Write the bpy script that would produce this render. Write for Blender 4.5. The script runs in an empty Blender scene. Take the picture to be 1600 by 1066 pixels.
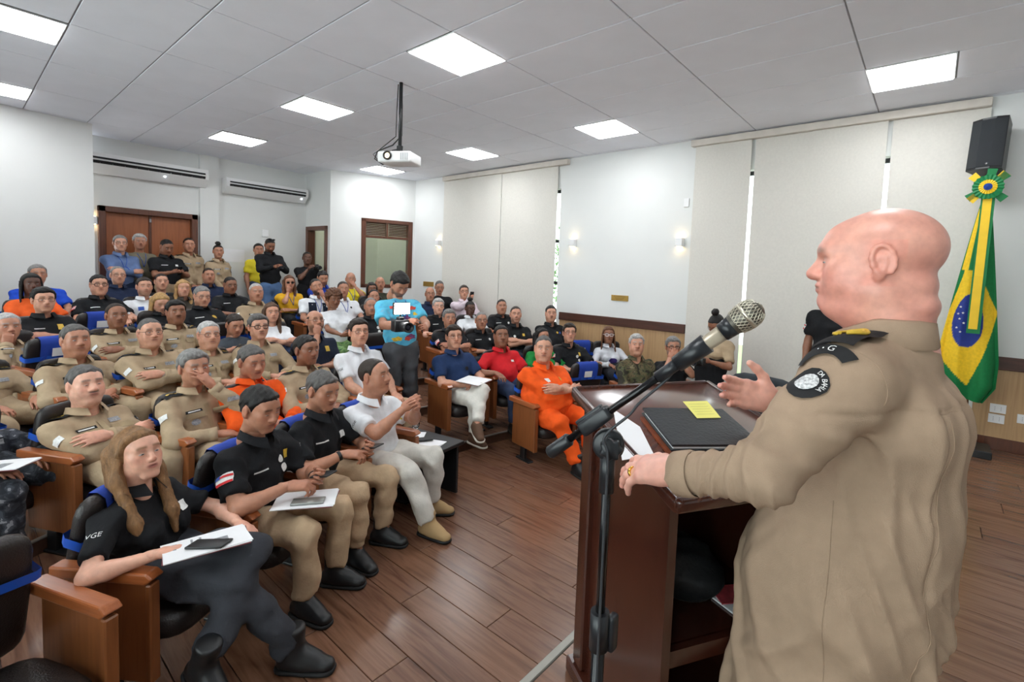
import bpy, bmesh, math, random
import numpy as np
from mathutils import Vector, Matrix, Euler

random.seed(7)
SC = bpy.context.scene
COL = SC.collection
PI = math.pi

# ------------------------------------------------------------------ camera
CAM = np.array([-0.6716, -4.3392, 1.85])
F_PX, PPX, PPY = 752.8, 845.6, 476.1
YAW, PITCH, ROLL = 0.6809, 0.0648, 0.0401
def cam_axes():
    f = np.array([math.cos(YAW)*math.cos(PITCH), math.sin(YAW)*math.cos(PITCH), -math.sin(PITCH)])
    r = np.array([math.sin(YAW), -math.cos(YAW), 0.0]); u = np.cross(r, f)
    return math.cos(ROLL)*r+math.sin(ROLL)*u, -math.sin(ROLL)*r+math.cos(ROLL)*u, f
AX_R, AX_U, AX_F = cam_axes()
cd = bpy.data.cameras.new('camera'); cam = bpy.data.objects.new('camera', cd); COL.objects.link(cam)
cd.sensor_width = 36.0; cd.lens = F_PX*36/1600
cd.shift_x = -(PPX-800)/1600; cd.shift_y = (PPY-533)/1600
cd.clip_start = 0.05; cd.clip_end = 200
m = Matrix.Identity(4)
for i in range(3):
    m[i][0] = AX_R[i]; m[i][1] = AX_U[i]; m[i][2] = -AX_F[i]; m[i][3] = CAM[i]
cam.matrix_world = m
SC.camera = cam
# ------------------------------------------------------------------ world and exposure
w = bpy.data.worlds.new('World'); SC.world = w; w.use_nodes = True
wn = w.node_tree.nodes; bgn = wn['Background']
bgn.inputs[0].default_value = (0.90, 0.96, 1.0, 1); bgn.inputs[1].default_value = 4.8
SC.view_settings.view_transform = 'Standard'; SC.view_settings.look = 'None'
SC.view_settings.gamma = 1.0; SC.view_settings.use_curve_mapping = False
SC.view_settings.exposure = 0.40
SC.cycles.diffuse_bounces = 6; SC.cycles.max_bounces = 10
PANEL_W = 15.0     # emission of the ceiling panels
# ------------------------------------------------------------------ colours and materials
def L(r, g=None, b=None):
    """sRGB 0-255 to linear"""
    if g is None: g = b = r
    o = []
    for c in (r, g, b):
        c = c/255.0
        o.append(c/12.92 if c <= 0.04045 else ((c+0.055)/1.055)**2.4)
    return tuple(o)
MATS = {}
def mat(name, col, rough=0.5, metal=0.0, var=0.06, vscale=8.0, bump=0.0, bscale=60.0, coat=0.0, emit=0.0, spec=0.5, sheen=0.0, stretch=None, alpha=None, trans=0.0, ior=1.45, vdetail=4.0):
    if name in MATS: return MATS[name]
    M = bpy.data.materials.new(name); M.use_nodes = True
    nt = M.node_tree; N = nt.nodes; K = nt.links
    b = N['Principled BSDF']
    b.inputs['Roughness'].default_value = rough; b.inputs['Metallic'].default_value = metal
    b.inputs['Specular IOR Level'].default_value = spec
    if coat: b.inputs['Coat Weight'].default_value = coat; b.inputs['Coat Roughness'].default_value = 0.12
    if sheen: b.inputs['Sheen Weight'].default_value = sheen; b.inputs['Sheen Roughness'].default_value = 0.5
    if trans: b.inputs['Transmission Weight'].default_value = trans; b.inputs['IOR'].default_value = ior
    tc = N.new('ShaderNodeTexCoord'); mp = N.new('ShaderNodeMapping'); K.new(tc.outputs['Object'], mp.inputs[0])
    if stretch: mp.inputs['Scale'].default_value = stretch
    nz = N.new('ShaderNodeTexNoise'); nz.inputs['Scale'].default_value = vscale; nz.inputs['Detail'].default_value = vdetail
    K.new(mp.outputs[0], nz.inputs['Vector'])
    cr = N.new('ShaderNodeValToRGB'); c = col
    cr.color_ramp.elements[0].position = 0.3; cr.color_ramp.elements[1].position = 0.7
    cr.color_ramp.elements[0].color = tuple(x*(1-var) for x in c)+(1,)
    cr.color_ramp.elements[1].color = tuple(min(1, x*(1+var)) for x in c)+(1,)
    K.new(nz.outputs['Fac'], cr.inputs['Fac']); K.new(cr.outputs[0], b.inputs['Base Color'])
    if bump:
        n2 = N.new('ShaderNodeTexNoise'); n2.inputs['Scale'].default_value = bscale; n2.inputs['Detail'].default_value = 3
        K.new(mp.outputs[0], n2.inputs['Vector'])
        bp = N.new('ShaderNodeBump'); bp.inputs['Strength'].default_value = bump; bp.inputs['Distance'].default_value = 0.01
        K.new(n2.outputs['Fac'], bp.inputs['Height']); K.new(bp.outputs[0], b.inputs['Normal'])
    if emit:
        b.inputs['Emission Color'].default_value = tuple(col)+(1,); b.inputs['Emission Strength'].default_value = emit
    MATS[name] = M
    return M
def mat_ramp(name, stops, scale=6.0, detail=4.0, rough=0.6, stretch=None, tex='noise', bump=0.0, coat=0.0, distortion=0.0, const=False):
    """noise through a multi-stop ramp: wood grain, camouflage, printed cloth"""
    if name in MATS: return MATS[name]
    M = bpy.data.materials.new(name); M.use_nodes = True
    nt = M.node_tree; N = nt.nodes; K = nt.links; b = N['Principled BSDF']
    b.inputs['Roughness'].default_value = rough
    if coat: b.inputs['Coat Weight'].default_value = coat; b.inputs['Coat Roughness'].default_value = 0.15
    tc = N.new('ShaderNodeTexCoord'); mp = N.new('ShaderNodeMapping'); K.new(tc.outputs['Object'], mp.inputs[0])
    oi = N.new('ShaderNodeObjectInfo'); va = N.new('ShaderNodeVectorMath'); va.operation = 'SCALE'
    cx = N.new('ShaderNodeCombineXYZ')
    for k in range(3): K.new(oi.outputs['Random'], cx.inputs[k])
    va.inputs['Scale'].default_value = 17.0; K.new(cx.outputs[0], va.inputs[0]); K.new(va.outputs[0], mp.inputs['Location'])
    if stretch: mp.inputs['Scale'].default_value = stretch
    nz = N.new('ShaderNodeTexNoise'); nz.inputs['Scale'].default_value = scale; nz.inputs['Detail'].default_value = detail
    nz.inputs['Distortion'].default_value = distortion
    K.new(mp.outputs[0], nz.inputs['Vector'])
    cr = N.new('ShaderNodeValToRGB'); e = cr.color_ramp.elements
    if const: cr.color_ramp.interpolation = 'CONSTANT'
    e[0].position = stops[0][0]; e[0].color = tuple(stops[0][1])+(1,)
    e[1].position = stops[-1][0]; e[1].color = tuple(stops[-1][1])+(1,)
    for p, c in stops[1:-1]:
        q = e.new(p); q.color = tuple(c)+(1,)
    K.new(nz.outputs['Fac'], cr.inputs['Fac']); K.new(cr.outputs[0], b.inputs['Base Color'])
    if bump:
        bp = N.new('ShaderNodeBump'); bp.inputs['Strength'].default_value = bump; bp.inputs['Distance'].default_value = 0.004
        K.new(nz.outputs['Fac'], bp.inputs['Height']); K.new(bp.outputs[0], b.inputs['Normal'])
    MATS[name] = M
    return M
def mat_attr(name, rough=0.5, sss=0.0, bump=0.1, bscale=300.0, spec=0.5):
    """base colour from the mesh's own colour attribute: skin, printed flags"""
    if name in MATS: return MATS[name]
    M = bpy.data.materials.new(name); M.use_nodes = True
    nt = M.node_tree; N = nt.nodes; K = nt.links; b = N['Principled BSDF']
    b.inputs['Roughness'].default_value = rough; b.inputs['Specular IOR Level'].default_value = spec
    at = N.new('ShaderNodeAttribute'); at.attribute_name = 'Col'
    tc = N.new('ShaderNodeTexCoord')
    nz = N.new('ShaderNodeTexNoise'); nz.inputs['Scale'].default_value = 45; nz.inputs['Detail'].default_value = 5
    K.new(tc.outputs['Object'], nz.inputs['Vector'])
    mr = N.new('ShaderNodeMapRange'); mr.inputs[1].default_value = 0.3; mr.inputs[2].default_value = 0.7; mr.inputs[3].default_value = 0.90; mr.inputs[4].default_value = 1.08
    K.new(nz.outputs['Fac'], mr.inputs[0])
    mx = N.new('ShaderNodeVectorMath'); mx.operation = 'SCALE'
    K.new(at.outputs['Color'], mx.inputs[0]); K.new(mr.outputs[0], mx.inputs['Scale']); K.new(mx.outputs[0], b.inputs['Base Color'])
    if sss:
        b.inputs['Subsurface Weight'].default_value = sss; b.inputs['Subsurface Radius'].default_value = (0.02, 0.008, 0.004); b.inputs['Subsurface Scale'].default_value = 0.3
    if bump:
        n2 = N.new('ShaderNodeTexNoise'); n2.inputs['Scale'].default_value = bscale; K.new(tc.outputs['Object'], n2.inputs['Vector'])
        bp = N.new('ShaderNodeBump'); bp.inputs['Strength'].default_value = bump; bp.inputs['Distance'].default_value = 0.002
        K.new(n2.outputs['Fac'], bp.inputs['Height']); K.new(bp.outputs[0], b.inputs['Normal'])
    MATS[name] = M
    return M
def mat_pane(name):
    M = bpy.data.materials.new(name); M.use_nodes = True; nt = M.node_tree; N = nt.nodes; K = nt.links
    N.remove(N['Principled BSDF']); t = N.new('ShaderNodeBsdfTransparent'); t.inputs[0].default_value = (0.93, 0.96, 0.94, 1); g = N.new('ShaderNodeBsdfGlossy'); g.inputs['Roughness'].default_value = 0.02
    lw = N.new('ShaderNodeFresnel'); lw.inputs[0].default_value = 1.45; mx = N.new('ShaderNodeMixShader'); K.new(lw.outputs[0], mx.inputs[0]); K.new(t.outputs[0], mx.inputs[1]); K.new(g.outputs[0], mx.inputs[2]); K.new(mx.outputs[0], N['Material Output'].inputs[0])
    MATS[name] = M; return M
def fabric(col, rough=0.85, kind=''):
    key = 'fabric_%s_%d_%d_%d' % (kind, *[int(c*999) for c in col])
    if key in MATS: return MATS[key]
    return mat(key, col, rough=rough, var=0.10, vscale=14, bump=0.35, bscale=38, sheen=0.0, spec=0.25)
# ------------------------------------------------------------------ objects
def link(name, me, material=None, parent=None):
    o = bpy.data.objects.new(name, me); COL.objects.link(o)
    if material is not None and me is not None:
        if len(me.materials) == 0: me.materials.append(material)
        elif me.materials[0] is not material:
            o.material_slots[0].link = 'OBJECT'; o.material_slots[0].material = material
    if parent is not None: o.parent = parent
    return o
def tag(o, label, cat, group=None, kind=None):
    o['label'] = label; o['category'] = cat
    if group: o['group'] = group
    if kind: o['kind'] = kind
    return o
def struct(o, label=None):
    o['kind'] = 'structure'
    if label: o['label'] = label
    return o
def thing(name, label, cat, loc=(0, 0, 0), rz=0.0, group=None):
    o = bpy.data.objects.new(name, None); COL.objects.link(o); o.empty_display_size = 0.1
    o.location = loc; o.rotation_euler = (0, 0, rz)
    return tag(o, label, cat, group)
def dup(root, label=None, group=None, loc=None, rz=None):
    def cp(o, par):
        c = o.copy(); COL.objects.link(c); c.parent = par
        for ch in list(o.children): cp(ch, c)
        return c
    r = cp(root, None)
    if label: r['label'] = label
    if group: r['group'] = group
    if loc is not None: r.location = loc
    if rz is not None: r.rotation_euler = (0, 0, rz)
    return r
def npmesh(name, V, F, smooth=True, cols=None):
    """V (n,3); F (m,4) or (m,3) array, or a list of index lists"""
    me = bpy.data.meshes.new(name)
    V = np.asarray(V, np.float32)
    if isinstance(F, np.ndarray) and F.ndim == 2:
        k = F.shape[1]; nf = len(F)
        me.vertices.add(len(V)); me.vertices.foreach_set('co', V.ravel())
        me.loops.add(nf*k); me.loops.foreach_set('vertex_index', F.astype(np.int32).ravel())
        me.polygons.add(nf)
        me.polygons.foreach_set('loop_start', np.arange(0, nf*k, k, dtype=np.int32))
        me.polygons.foreach_set('loop_total', np.full(nf, k, np.int32))
    else:
        me.from_pydata([tuple(map(float, v)) for v in V], [], [tuple(f) for f in F])
    me.update(calc_edges=True)
    me.polygons.foreach_set('use_smooth', np.full(len(me.polygons), bool(smooth)))
    if cols is not None:
        a = me.color_attributes.new('Col', 'FLOAT_COLOR', 'POINT')
        c = np.ones((len(V), 4), np.float32); c[:, :3] = cols
        a.data.foreach_set('color', c.ravel())
    return me
class MB:
    """collects shapes, builds ONE mesh"""
    def __init__(s): s.v = []; s.f = []; s.sm = []
    def add(s, V, F, sm=False):
        o = len(s.v); s.v += [tuple(map(float, p)) for p in V]; s.f += [tuple(i+o for i in f) for f in F]; s.sm += [sm]*len(F)
        return s
    def box(s, c, d, b=0.0, M=None, seg=1):
        bm = bmesh.new(); bmesh.ops.create_cube(bm, size=1.0)
        for v in bm.verts: v.co = Vector((v.co.x*d[0], v.co.y*d[1], v.co.z*d[2]))
        if b: bmesh.ops.bevel(bm, geom=bm.edges[:], offset=b, segments=seg, affect='EDGES', profile=0.5)
        V = []
        for i, v in enumerate(bm.verts):
            v.index = i; p = v.co+Vector(c)
            V.append(M @ p if M is not None else p)
        s.add(V, [[v.index for v in f.verts] for f in bm.faces], seg > 1); bm.free(); return s
    def tube(s, pts, r, n=8, cap=True, sm=True):
        P = [Vector(p) for p in pts]; R = r if isinstance(r, (list, tuple)) else [r]*len(P)
        t = (P[1]-P[0]).normalized(); a = Vector((0, 0, 1)) if abs(t.z) < 0.9 else Vector((1, 0, 0))
        u = t.cross(a).normalized(); V = []; F = []
        for i, p in enumerate(P):
            if i == 0: t = P[1]-P[0]
            elif i == len(P)-1: t = P[-1]-P[-2]
            else: t = P[i+1]-P[i-1]
            t.normalize(); u = (u-t*u.dot(t)).normalized(); w_ = t.cross(u)
            for k in range(n):
                a = 2*PI*k/n; V.append(p+(u*math.cos(a)+w_*math.sin(a))*R[i])
        for i in range(len(P)-1):
            for k in range(n):
                F.append((i*n+k, i*n+(k+1) % n, (i+1)*n+(k+1) % n, (i+1)*n+k))
        s.add(V, F, sm)
        if cap:
            o = len(s.v)-len(V)
            s.f.append(tuple(o+k for k in range(n))[::-1]); s.f.append(tuple(o+(len(P)-1)*n+k for k in range(n))); s.sm += [False, False]
        return s
    def lathe(s, prof, n=16, M=None, sm=True):
        V = []; F = []
        for r_, z in prof:
            for k in range(n):
                a = 2*PI*k/n; p = Vector((r_*math.cos(a), r_*math.sin(a), z)); V.append(M @ p if M is not None else p)
        for i in range(len(prof)-1):
            for k in range(n):
                F.append((i*n+k, i*n+(k+1) % n, (i+1)*n+(k+1) % n, (i+1)*n+k))
        F.append(tuple(range(n))[::-1]); F.append(tuple((len(prof)-1)*n+k for k in range(n)))
        return s.add(V, F, sm)
    def prism(s, poly, z0, z1, M=None):
        n = len(poly); V = [Vector((p[0], p[1], z0)) for p in poly]+[Vector((p[0], p[1], z1)) for p in poly]
        if M is not None: V = [M @ v for v in V]
        F = [tuple(range(n))[::-1], tuple(range(n, 2*n))]+[(i, (i+1) % n, n+(i+1) % n, n+i) for i in range(n)]
        return s.add(V, F)
    def grid(s, G, sm=True):
        a = len(G); b = len(G[0]); V = [p for row in G for p in row]
        return s.add(V, [(i*b+j, i*b+j+1, (i+1)*b+j+1, (i+1)*b+j) for i in range(a-1) for j in range(b-1)], sm)
    def mesh(s, name):
        me = bpy.data.meshes.new(name); me.from_pydata(s.v, [], s.f)
        me.polygons.foreach_set('use_smooth', np.array(s.sm, bool)); me.update(); return me
    def build(s, name, material, parent=None): return link(name, s.mesh(name), material, parent)
def wallbox(name, p0, p1, z0, z1, th, material, parent=None, out=1):
    """upright slab from p0 to p1 (2D); the thickness goes to the right of p0->p1 (out=1)"""
    d = Vector((p1[0]-p0[0], p1[1]-p0[1])); n = Vector((d.y, -d.x)).normalized()*th*out
    a, b = Vector(p0), Vector(p1)
    mb = MB(); mb.prism([a, b, b+n, a+n] if out < 0 else [a, a+n, b+n, b], z0, z1)
    return mb.build(name, material, parent)
# ================================================================== ROOM
H = 3.717; XW = 5.71; STG = 0.32; YS = -3.25
O = np.array([2.35, -5.1])
RR = [0, 4.08, 5.0, 6.0, 7.0, 8.0, 9.0, 10.0]
ZT = [0, 0.0, 0.1, 0.2, 0.3, 0.4, 0.5, 0.5]
m_wall = mat('wall_paint', L(227, 228, 226), 0.75, var=0.015, vscale=2, bump=0.04, bscale=120)
m_ceil = mat('ceiling_tile_white', L(240, 242, 250), 0.85, var=0.02, vscale=3, bump=0.10, bscale=220)
m_grid = mat('ceiling_grid', L(150, 150, 152), 0.6)
m_floor_base = mat('floor_joint', L(62, 43, 34), 0.6)
m_plank = mat_ramp('floor_plank', [(0.25, L(76, 50, 38)), (0.42, L(104, 72, 56)), (0.55, L(120, 86, 68)), (0.70, L(92, 62, 48))], scale=3.0, detail=7, rough=0.24, stretch=(9, 0.7, 9), bump=0.05, distortion=0.6)
m_plank2 = mat_ramp('floor_plank_tan', [(0.25, L(82, 54, 39)), (0.45, L(112, 78, 58)), (0.60, L(126, 90, 70)), (0.75, L(98, 66, 50))], scale=3.0, detail=7, rough=0.26, stretch=(9, 0.7, 9), bump=0.05, distortion=0.6)
m_oak = mat_ramp('oak_panel', [(0.3, L(172, 136, 96)), (0.5, L(190, 154, 112)), (0.7, L(178, 142, 100))], scale=2.5, detail=6, rough=0.45, stretch=(12, 12, 0.6))
m_dark = mat_ramp('dark_rail_wood', [(0.3, L(66, 36, 26)), (0.7, L(86, 48, 34))], scale=3, detail=6, rough=0.4, stretch=(1, 1, 14))
m_mahog = mat_ramp('mahogany', [(0.3, L(74, 40, 26)), (0.5, L(98, 54, 34)), (0.7, L(84, 46, 30))], scale=3, detail=6, rough=0.35, stretch=(10, 10, 0.8), coat=0.2)
m_door = mat_ramp('door_veneer', [(0.3, L(138, 76, 40)), (0.5, L(160, 92, 52)), (0.7, L(146, 82, 44))], scale=2, detail=6, rough=0.4, stretch=(10, 10, 0.6))
m_blind = mat('blind_fabric', L(220, 216, 208), 0.9, var=0.03, vscale=40, bump=0.25, bscale=500)
m_rail = mat('blind_rail', L(214, 206, 196), 0.5)
m_white = mat('white_plastic', L(238, 238, 238), 0.35, var=0.01)
m_black = mat('black_plastic', L(26, 27, 29), 0.4, var=0.05)
m_metal = mat('grey_metal', L(150, 150, 152), 0.3, metal=1.0)
m_glass = mat_pane('window_glass')
m_cream = mat('cream_paint', L(232, 236, 222), 0.8, var=0.02)

def planks(parent, x0, x1, y0, y1, z, wd, ln, materials, front=None, back=None):
    """laid boards running along Y; each one an object; alike boards share mesh"""
    g = 0.004; cache = {}
    n = int(math.ceil((x1-x0)/wd))
    for i in range(n):
        xa = x0+i*wd; off = (i*0.37) % 1.0*ln; y = y0-off
        while y < y1:
            a, b = max(y, y0), min(y+ln, y1)
            if b-a > 0.05:
                key = (round(b-a, 3), )
                if key not in cache:
                    mb = MB(); mb.box((0, 0, 0), (wd-g, b-a-g, 0.012), b=0.0015); cache[key] = mb.mesh('floor_plank')
                o = link('floor_plank', cache[key], materials[random.random() < 0.4], parent)
                o.location = (xa+wd/2, (a+b)/2, z-0.006)
            y += ln
# main floor
mb = MB(); mb.box((1.3, -0.2, -0.06), (9.4, 13.2, 0.096)); floor = struct(mb.build('floor', m_floor_base), 'brown wood-look plank floor of the hall')
planks(floor, -1.8, 5.7, YS, 0.75, 0.0, 0.19, 1.3, (m_plank, m_plank2))
# stage
mb = MB(); mb.box((1.3, (YS-6.7)/2-0.02, STG/2-0.008), (9.4, YS+6.66, STG-0.016)); stage = struct(mb.build('stage_platform', m_mahog), 'raised stage with brown plank top')
planks(stage, -1.8, 5.7, -6.0, YS-0.03, STG, 0.19, 1.3, (m_plank2, m_plank))
mb = MB(); mb.box((1.3, YS-0.012, STG-0.004), (9.4, 0.036, 0.018), b=0.004); mb.build('stage_nosing', mat('nosing_metal', L(150, 148, 140), 0.4, metal=0.6), stage)
# tiers of the seating: arcs about O
def arc_pts(R, x0, x1, n=40):
    return [(x0+(x1-x0)*k/n, O[1]+math.sqrt(max(0.04, R*R-(x0+(x1-x0)*k/n-O[0])**2))) for k in range(n+1)]
m_riser = mat_ramp('tier_riser_wood', [(0.3, L(66, 42, 32)), (0.7, L(92, 62, 46))], scale=4, detail=5, rough=0.45, stretch=(6, 6, 1))
for row in range(2, 7):
    Rf = RR[row]-0.62 if row == 2 else RR[row]-0.58
    fr = arc_pts(Rf, -1.9, XW-0.005)
    z = ZT[row]
    mb = MB(); mb.prism(fr+[(XW-0.005, 6.4), (-1.9, 6.4)], 0.001 if row == 2 else ZT[row-1]-0.02, z-0.014)
    t = struct(mb.build('seating_tier', m_riser), 'curved wooden tier carrying a row of seats')
    mb = MB(); mb.tube([(p[0], p[1]-0.004, z-0.006) for p in fr], 0.011, n=6); mb.build('tier_nosing', mat('tier_nosing_grey', L(112, 104, 96), 0.5), t)
    wd = 0.19; Rb = RR[row+1]-0.58 if row < 6 else None
    n = int((XW+1.9)/wd)
    for i in range(n):
        xa = -1.9+i*wd; xb = min(xa+wd-0.004, XW-0.006)
        def yy(x, R_): return O[1]+math.sqrt(max(0.04, R_*R_-(x-O[0])**2))
        y0a, y0b = yy(xa, Rf), yy(xb, Rf)
        y1a, y1b = (yy(xa, Rb)-0.002, yy(xb, Rb)-0.002) if Rb else (6.3, 6.3)
        mb = MB(); mb.prism([(xa, y0a), (xb, y0b), (xb, y1b), (xa, y1a)], z-0.013, z)
        mb.build('floor_plank', (m_plank, m_plank2)[random.random() < 0.4], t)
# ceiling
mb = MB(); mb.box((1.3, -0.2, H+0.06), (9.6, 13.6, 0.10)); ceiling = struct(mb.build('ceiling', m_grid), 'suspended ceiling of white panels in a grid')
mb = MB(); mb.box((0, 0, 0), (0.625-0.012, 1.25-0.012, 0.012), b=0.002); tile_me = mb.mesh('ceiling_tile')
mb = MB(); mb.box((0, 0, 0), (0.625-0.012, 0.64, 0.012), b=0.002); half_me = mb.mesh('ceiling_tile')
LIGHTS = [(-0.31, 1.59), (-0.31, 4.12), (2.1875, -0.97), (2.1875, 1.56), (2.1875, 4.10), (4.6875, 1.55), (4.6875, 4.09), (4.6875, -0.96), (4.6875, -4.05), (-0.31, -0.97), (2.1875, -4.05), (-0.31, -4.05)]
for i in range(-4, 10):
    for j in range(-5, 5):
        cx, cy = (i+0.5)*0.625, (j+0.5)*1.25
        if cx > XW+0.3 or cy > 6.2 or cx < -2.6 or cy < -6.0: continue
        hit = [l for l in LIGHTS if abs(l[0]-cx) < 0.3 and abs(l[1]-cy) < 0.7]
        w_ = 0.625
        if hit:
            l = hit[0]; lo, hi = cy-0.625, cy+0.625
            for a, b in ((lo, l[1]-0.31), (l[1]+0.31, hi)):
                if b-a > 0.05:
                    mb = MB(); mb.box((0, 0, 0), (w_-0.012, b-a-0.012, 0.012), b=0.002)
                    o = mb.build('ceiling_tile', m_ceil, ceiling); o.location = (cx, (a+b)/2, H+0.006)
        else:
            o = link('ceiling_tile', tile_me, m_ceil, ceiling); o.location = (cx, cy, H+0.006)
m_diff = mat('light_diffuser', (0.95, 0.98, 1.0), 0.4, var=0, emit=PANEL_W)
mb = MB(); mb.box((0, 0, 0), (0.61, 0.61, 0.012), b=0.004); frame_me = mb.mesh('light_frame')
mb = MB(); mb.box((0, 0, -0.008), (0.585, 0.585, 0.006), b=0.002); diff_me = mb.mesh('diffuser')
LL = ['square ceiling light panel, upper of the two at the left picture edge', 'square ceiling light panel, lower of the two at the left picture edge', 'square ceiling light panel nearest the camera, above and right of the projector',
      'square ceiling light panel left of the projector pole', 'square ceiling light panel above the smaller wall air conditioner', 'square ceiling light panel right of the projector, above the far blinds', 'square ceiling light panel directly behind the projector',
      'square ceiling light panel between the two blind rails', 'square ceiling light panel at right, before the near blind rail', 'ceiling light panel over the front row of seats, outside the picture', 'ceiling light panel above the speaker and lectern, outside the picture', 'ceiling light panel above the camera, outside the picture']
for (x, y), lb in zip(LIGHTS, LL):
    t = thing('ceiling_light', lb, 'ceiling light', (x, y, H), 0, 'recessed ceiling light panels')
    link('light_frame', frame_me, m_white, t); link('diffuser', diff_me, m_diff, t)
# ---- right wall with two windows behind blinds
W1 = (0.505, 3.30); W2 = (-4.55, -1.85); WZ = (0.58, 3.25)
mb = MB()
def rw(y0, y1, z0, z1, x0=XW, x1=XW+0.22): mb.box(((x0+x1)/2, (y0+y1)/2, (z0+z1)/2), (x1-x0, y1-y0, z1-z0))
rw(-6.8, W2[0], 0, H+0.1); rw(W2[0], W2[1], 0, WZ[0]); rw(W2[0], W2[1], WZ[1], H+0.1); rw(W2[1], W1[0], 0, H+0.1)
rw(W1[0], W1[1], 0, WZ[0]); rw(W1[0], W1[1], WZ[1], H+0.1); rw(W1[1], 4.7, 0, H+0.1)
wall_right = struct(mb.build('wall_right', m_wall), 'white side wall with two tall blinds and small sconces')
for k, (a, b) in enumerate((W1, W2)):
    x = XW+0.13; mb = MB()
    for y in (a+0.03, b-0.03) if k else (a+0.03, a+(b-a)*0.27, a+(b-a)*0.5, a+(b-a)*0.75, b-0.03): mb.box((x, y, (WZ[0]+WZ[1])/2), (0.05, 0.05, WZ[1]-WZ[0]))
    for z in ((WZ[0]+0.025, WZ[1]-0.025) if k else (WZ[0]+0.025, 1.7, 2.4, WZ[1]-0.025)): mb.box((x, (a+b)/2, z), (0.045, b-a, 0.05))
    t = struct(mb.build('window_%d' % (k+1), m_black), 'dark framed window hidden behind the blinds')
    mb = MB(); mb.box((x, (a+b)/2, (WZ[0]+WZ[1])/2), (0.006, b-a-0.06, WZ[1]-WZ[0]-0.05)); mb.build('pane', m_glass, t)
# trees outside the far window
def leafblob(c, r, n, seed):
    rs = np.random.RandomState(seed); V = []; F = []
    for _ in range(n):
        d = rs.normal(size=3); d /= np.linalg.norm(d); p = np.array(c)+d*r*rs.rand()**0.4
        a = rs.normal(size=3); a /= np.linalg.norm(a); b = np.cross(a, d); b /= np.linalg.norm(b); k = len(V)
        V += [p-a*.05, p+b*.03, p+a*.06, p-b*.03]; F.append((k, k+1, k+2, k+3))
    return V, F
for k, c in enumerate(((8.2, 1.6, 1.9),)):
    t = thing('tree', ('leafy green tree glimpsed past the edge of the far blind', 'leafy green tree outside behind the near blind')[k], 'tree', (c[0], c[1], 0))
    V, F = leafblob((0, 0, c[2]), 1.3, 1500, k); mb = MB(); mb.add(V, F); mb.build('foliage', mat('leaf_green', L(110, 150, 90), 0.6, var=0.3), t)
    mb = MB(); mb.tube([(0, 0, 0), (0.05, 0.03, 1.0), (0, 0, 2.0)], [0.1, 0.08, 0.05]); mb.build('trunk', m_riser, t)
mb = MB(); mb.box((10, 0, -0.05), (8, 16, 0.08)); struct(mb.build('ground_outside', mat('grass_ground', L(110, 130, 80), 0.9)), 'ground outside the windows')
# blinds: each hanging panel is a thing part
m_slit = mat('blind_hem', L(228, 224, 216), 0.8)
def blinds(label, y0, y1, seams, zb, gaps, rail0, rail1):
    t = thing('panel_blind', label, 'blind', (XW, (y0+y1)/2, 0))
    oy = (y0+y1)/2
    mb = MB(); mb.box((-0.05, (rail0+rail1)/2-oy, 3.655), (0.085, abs(rail1-rail0), 0.085), b=0.006); mb.build('rail', m_rail, t)
    ys = sorted([y0]+seams+[y1])
    for k in range(len(ys)-1):
        a, b = ys[k], ys[k+1]
        a2 = a+gaps.get(k, 0.0)
        mb = MB(); x = -0.035-0.012*(k % 2)
        mb.box((x, (a2+b)/2-oy, (3.61+zb)/2), (0.004, b-a2, 3.61-zb))
        p = mb.build('blind_panel', m_blind, t)
        mb = MB(); mb.box((x, (a2+b)/2-oy, zb), (0.012, b-a2, 0.03), b=0.003); mb.build('hem_bar', m_slit, p)
    return t
blinds('pale fabric panel blind over the far window, behind the audience', 0.55, 3.43, [2.669, 1.823], 0.55, {}, 0.336, 3.43)
blinds('pale fabric panel blind over the near window, behind the speaker', -4.65, -1.756, [-2.513, -3.126, -3.887], 0.55, {1: 0.042, 3: 0.042}, -4.65, -1.70)
# wainscot
for k, (a, b) in enumerate(((-1.74, 0.42), (-6.6, -4.72))):
    mb = MB(); mb.box((XW-0.02, (a+b)/2, 1.165), (0.04, b-a, 0.125), b=0.004); struct(mb.build('trim_%d' % (k+1), m_dark), 'dark wooden rail along the side wall')
    n = max(1, int(round((b-a)/0.62))); base = 0.0 if k == 0 else STG
    t = None
    for i in range(n):
        y0 = a+(b-a)*i/n; y1 = a+(b-a)*(i+1)/n
        mb = MB(); mb.box((XW-0.009, (y0+y1)/2, (base+0.12+1.10)/2), (0.018, y1-y0-0.003, 1.10-base-0.12)); q = mb.build('wainscot_panel', m_oak, wall_right)
    mb = MB(); mb.box((XW-0.012, (a+b)/2, base+0.06), (0.024, b-a, 0.12), b=0.003); struct(mb.build('baseboard_right' if k == 0 else 'baseboard_stage', m_mahog), 'dark wooden baseboard')
# ---- back walls
PA, PB, PC, PD = (XW, 4.42), (4.12, 4.99), (4.10, 5.97), (0.70, 5.97)
def wall_open(name, p0, p1, th, s0, s1, z0, z1, label):
    """slab with one opening, s along p0->p1, thickness behind"""
    a = Vector(p0); b = Vector(p1); d = (b-a); Ln = d.length; d.normalize(); n = Vector((d.y, -d.x))
    mb = MB()
    for u0, u1, v0, v1 in ((0, s0, 0, H+.1), (s1, Ln, 0, H+.1), (s0, s1, 0, z0), (s0, s1, z1, H+.1)):
        if u1-u0 < 1e-3 or v1-v0 < 1e-3: continue
        q0 = a+d*u0; q1 = a+d*u1
        mb.prism([q0, q0+n*th, q1+n*th, q1], v0, v1)
    return struct(mb.build(name, m_wall), label)
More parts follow.
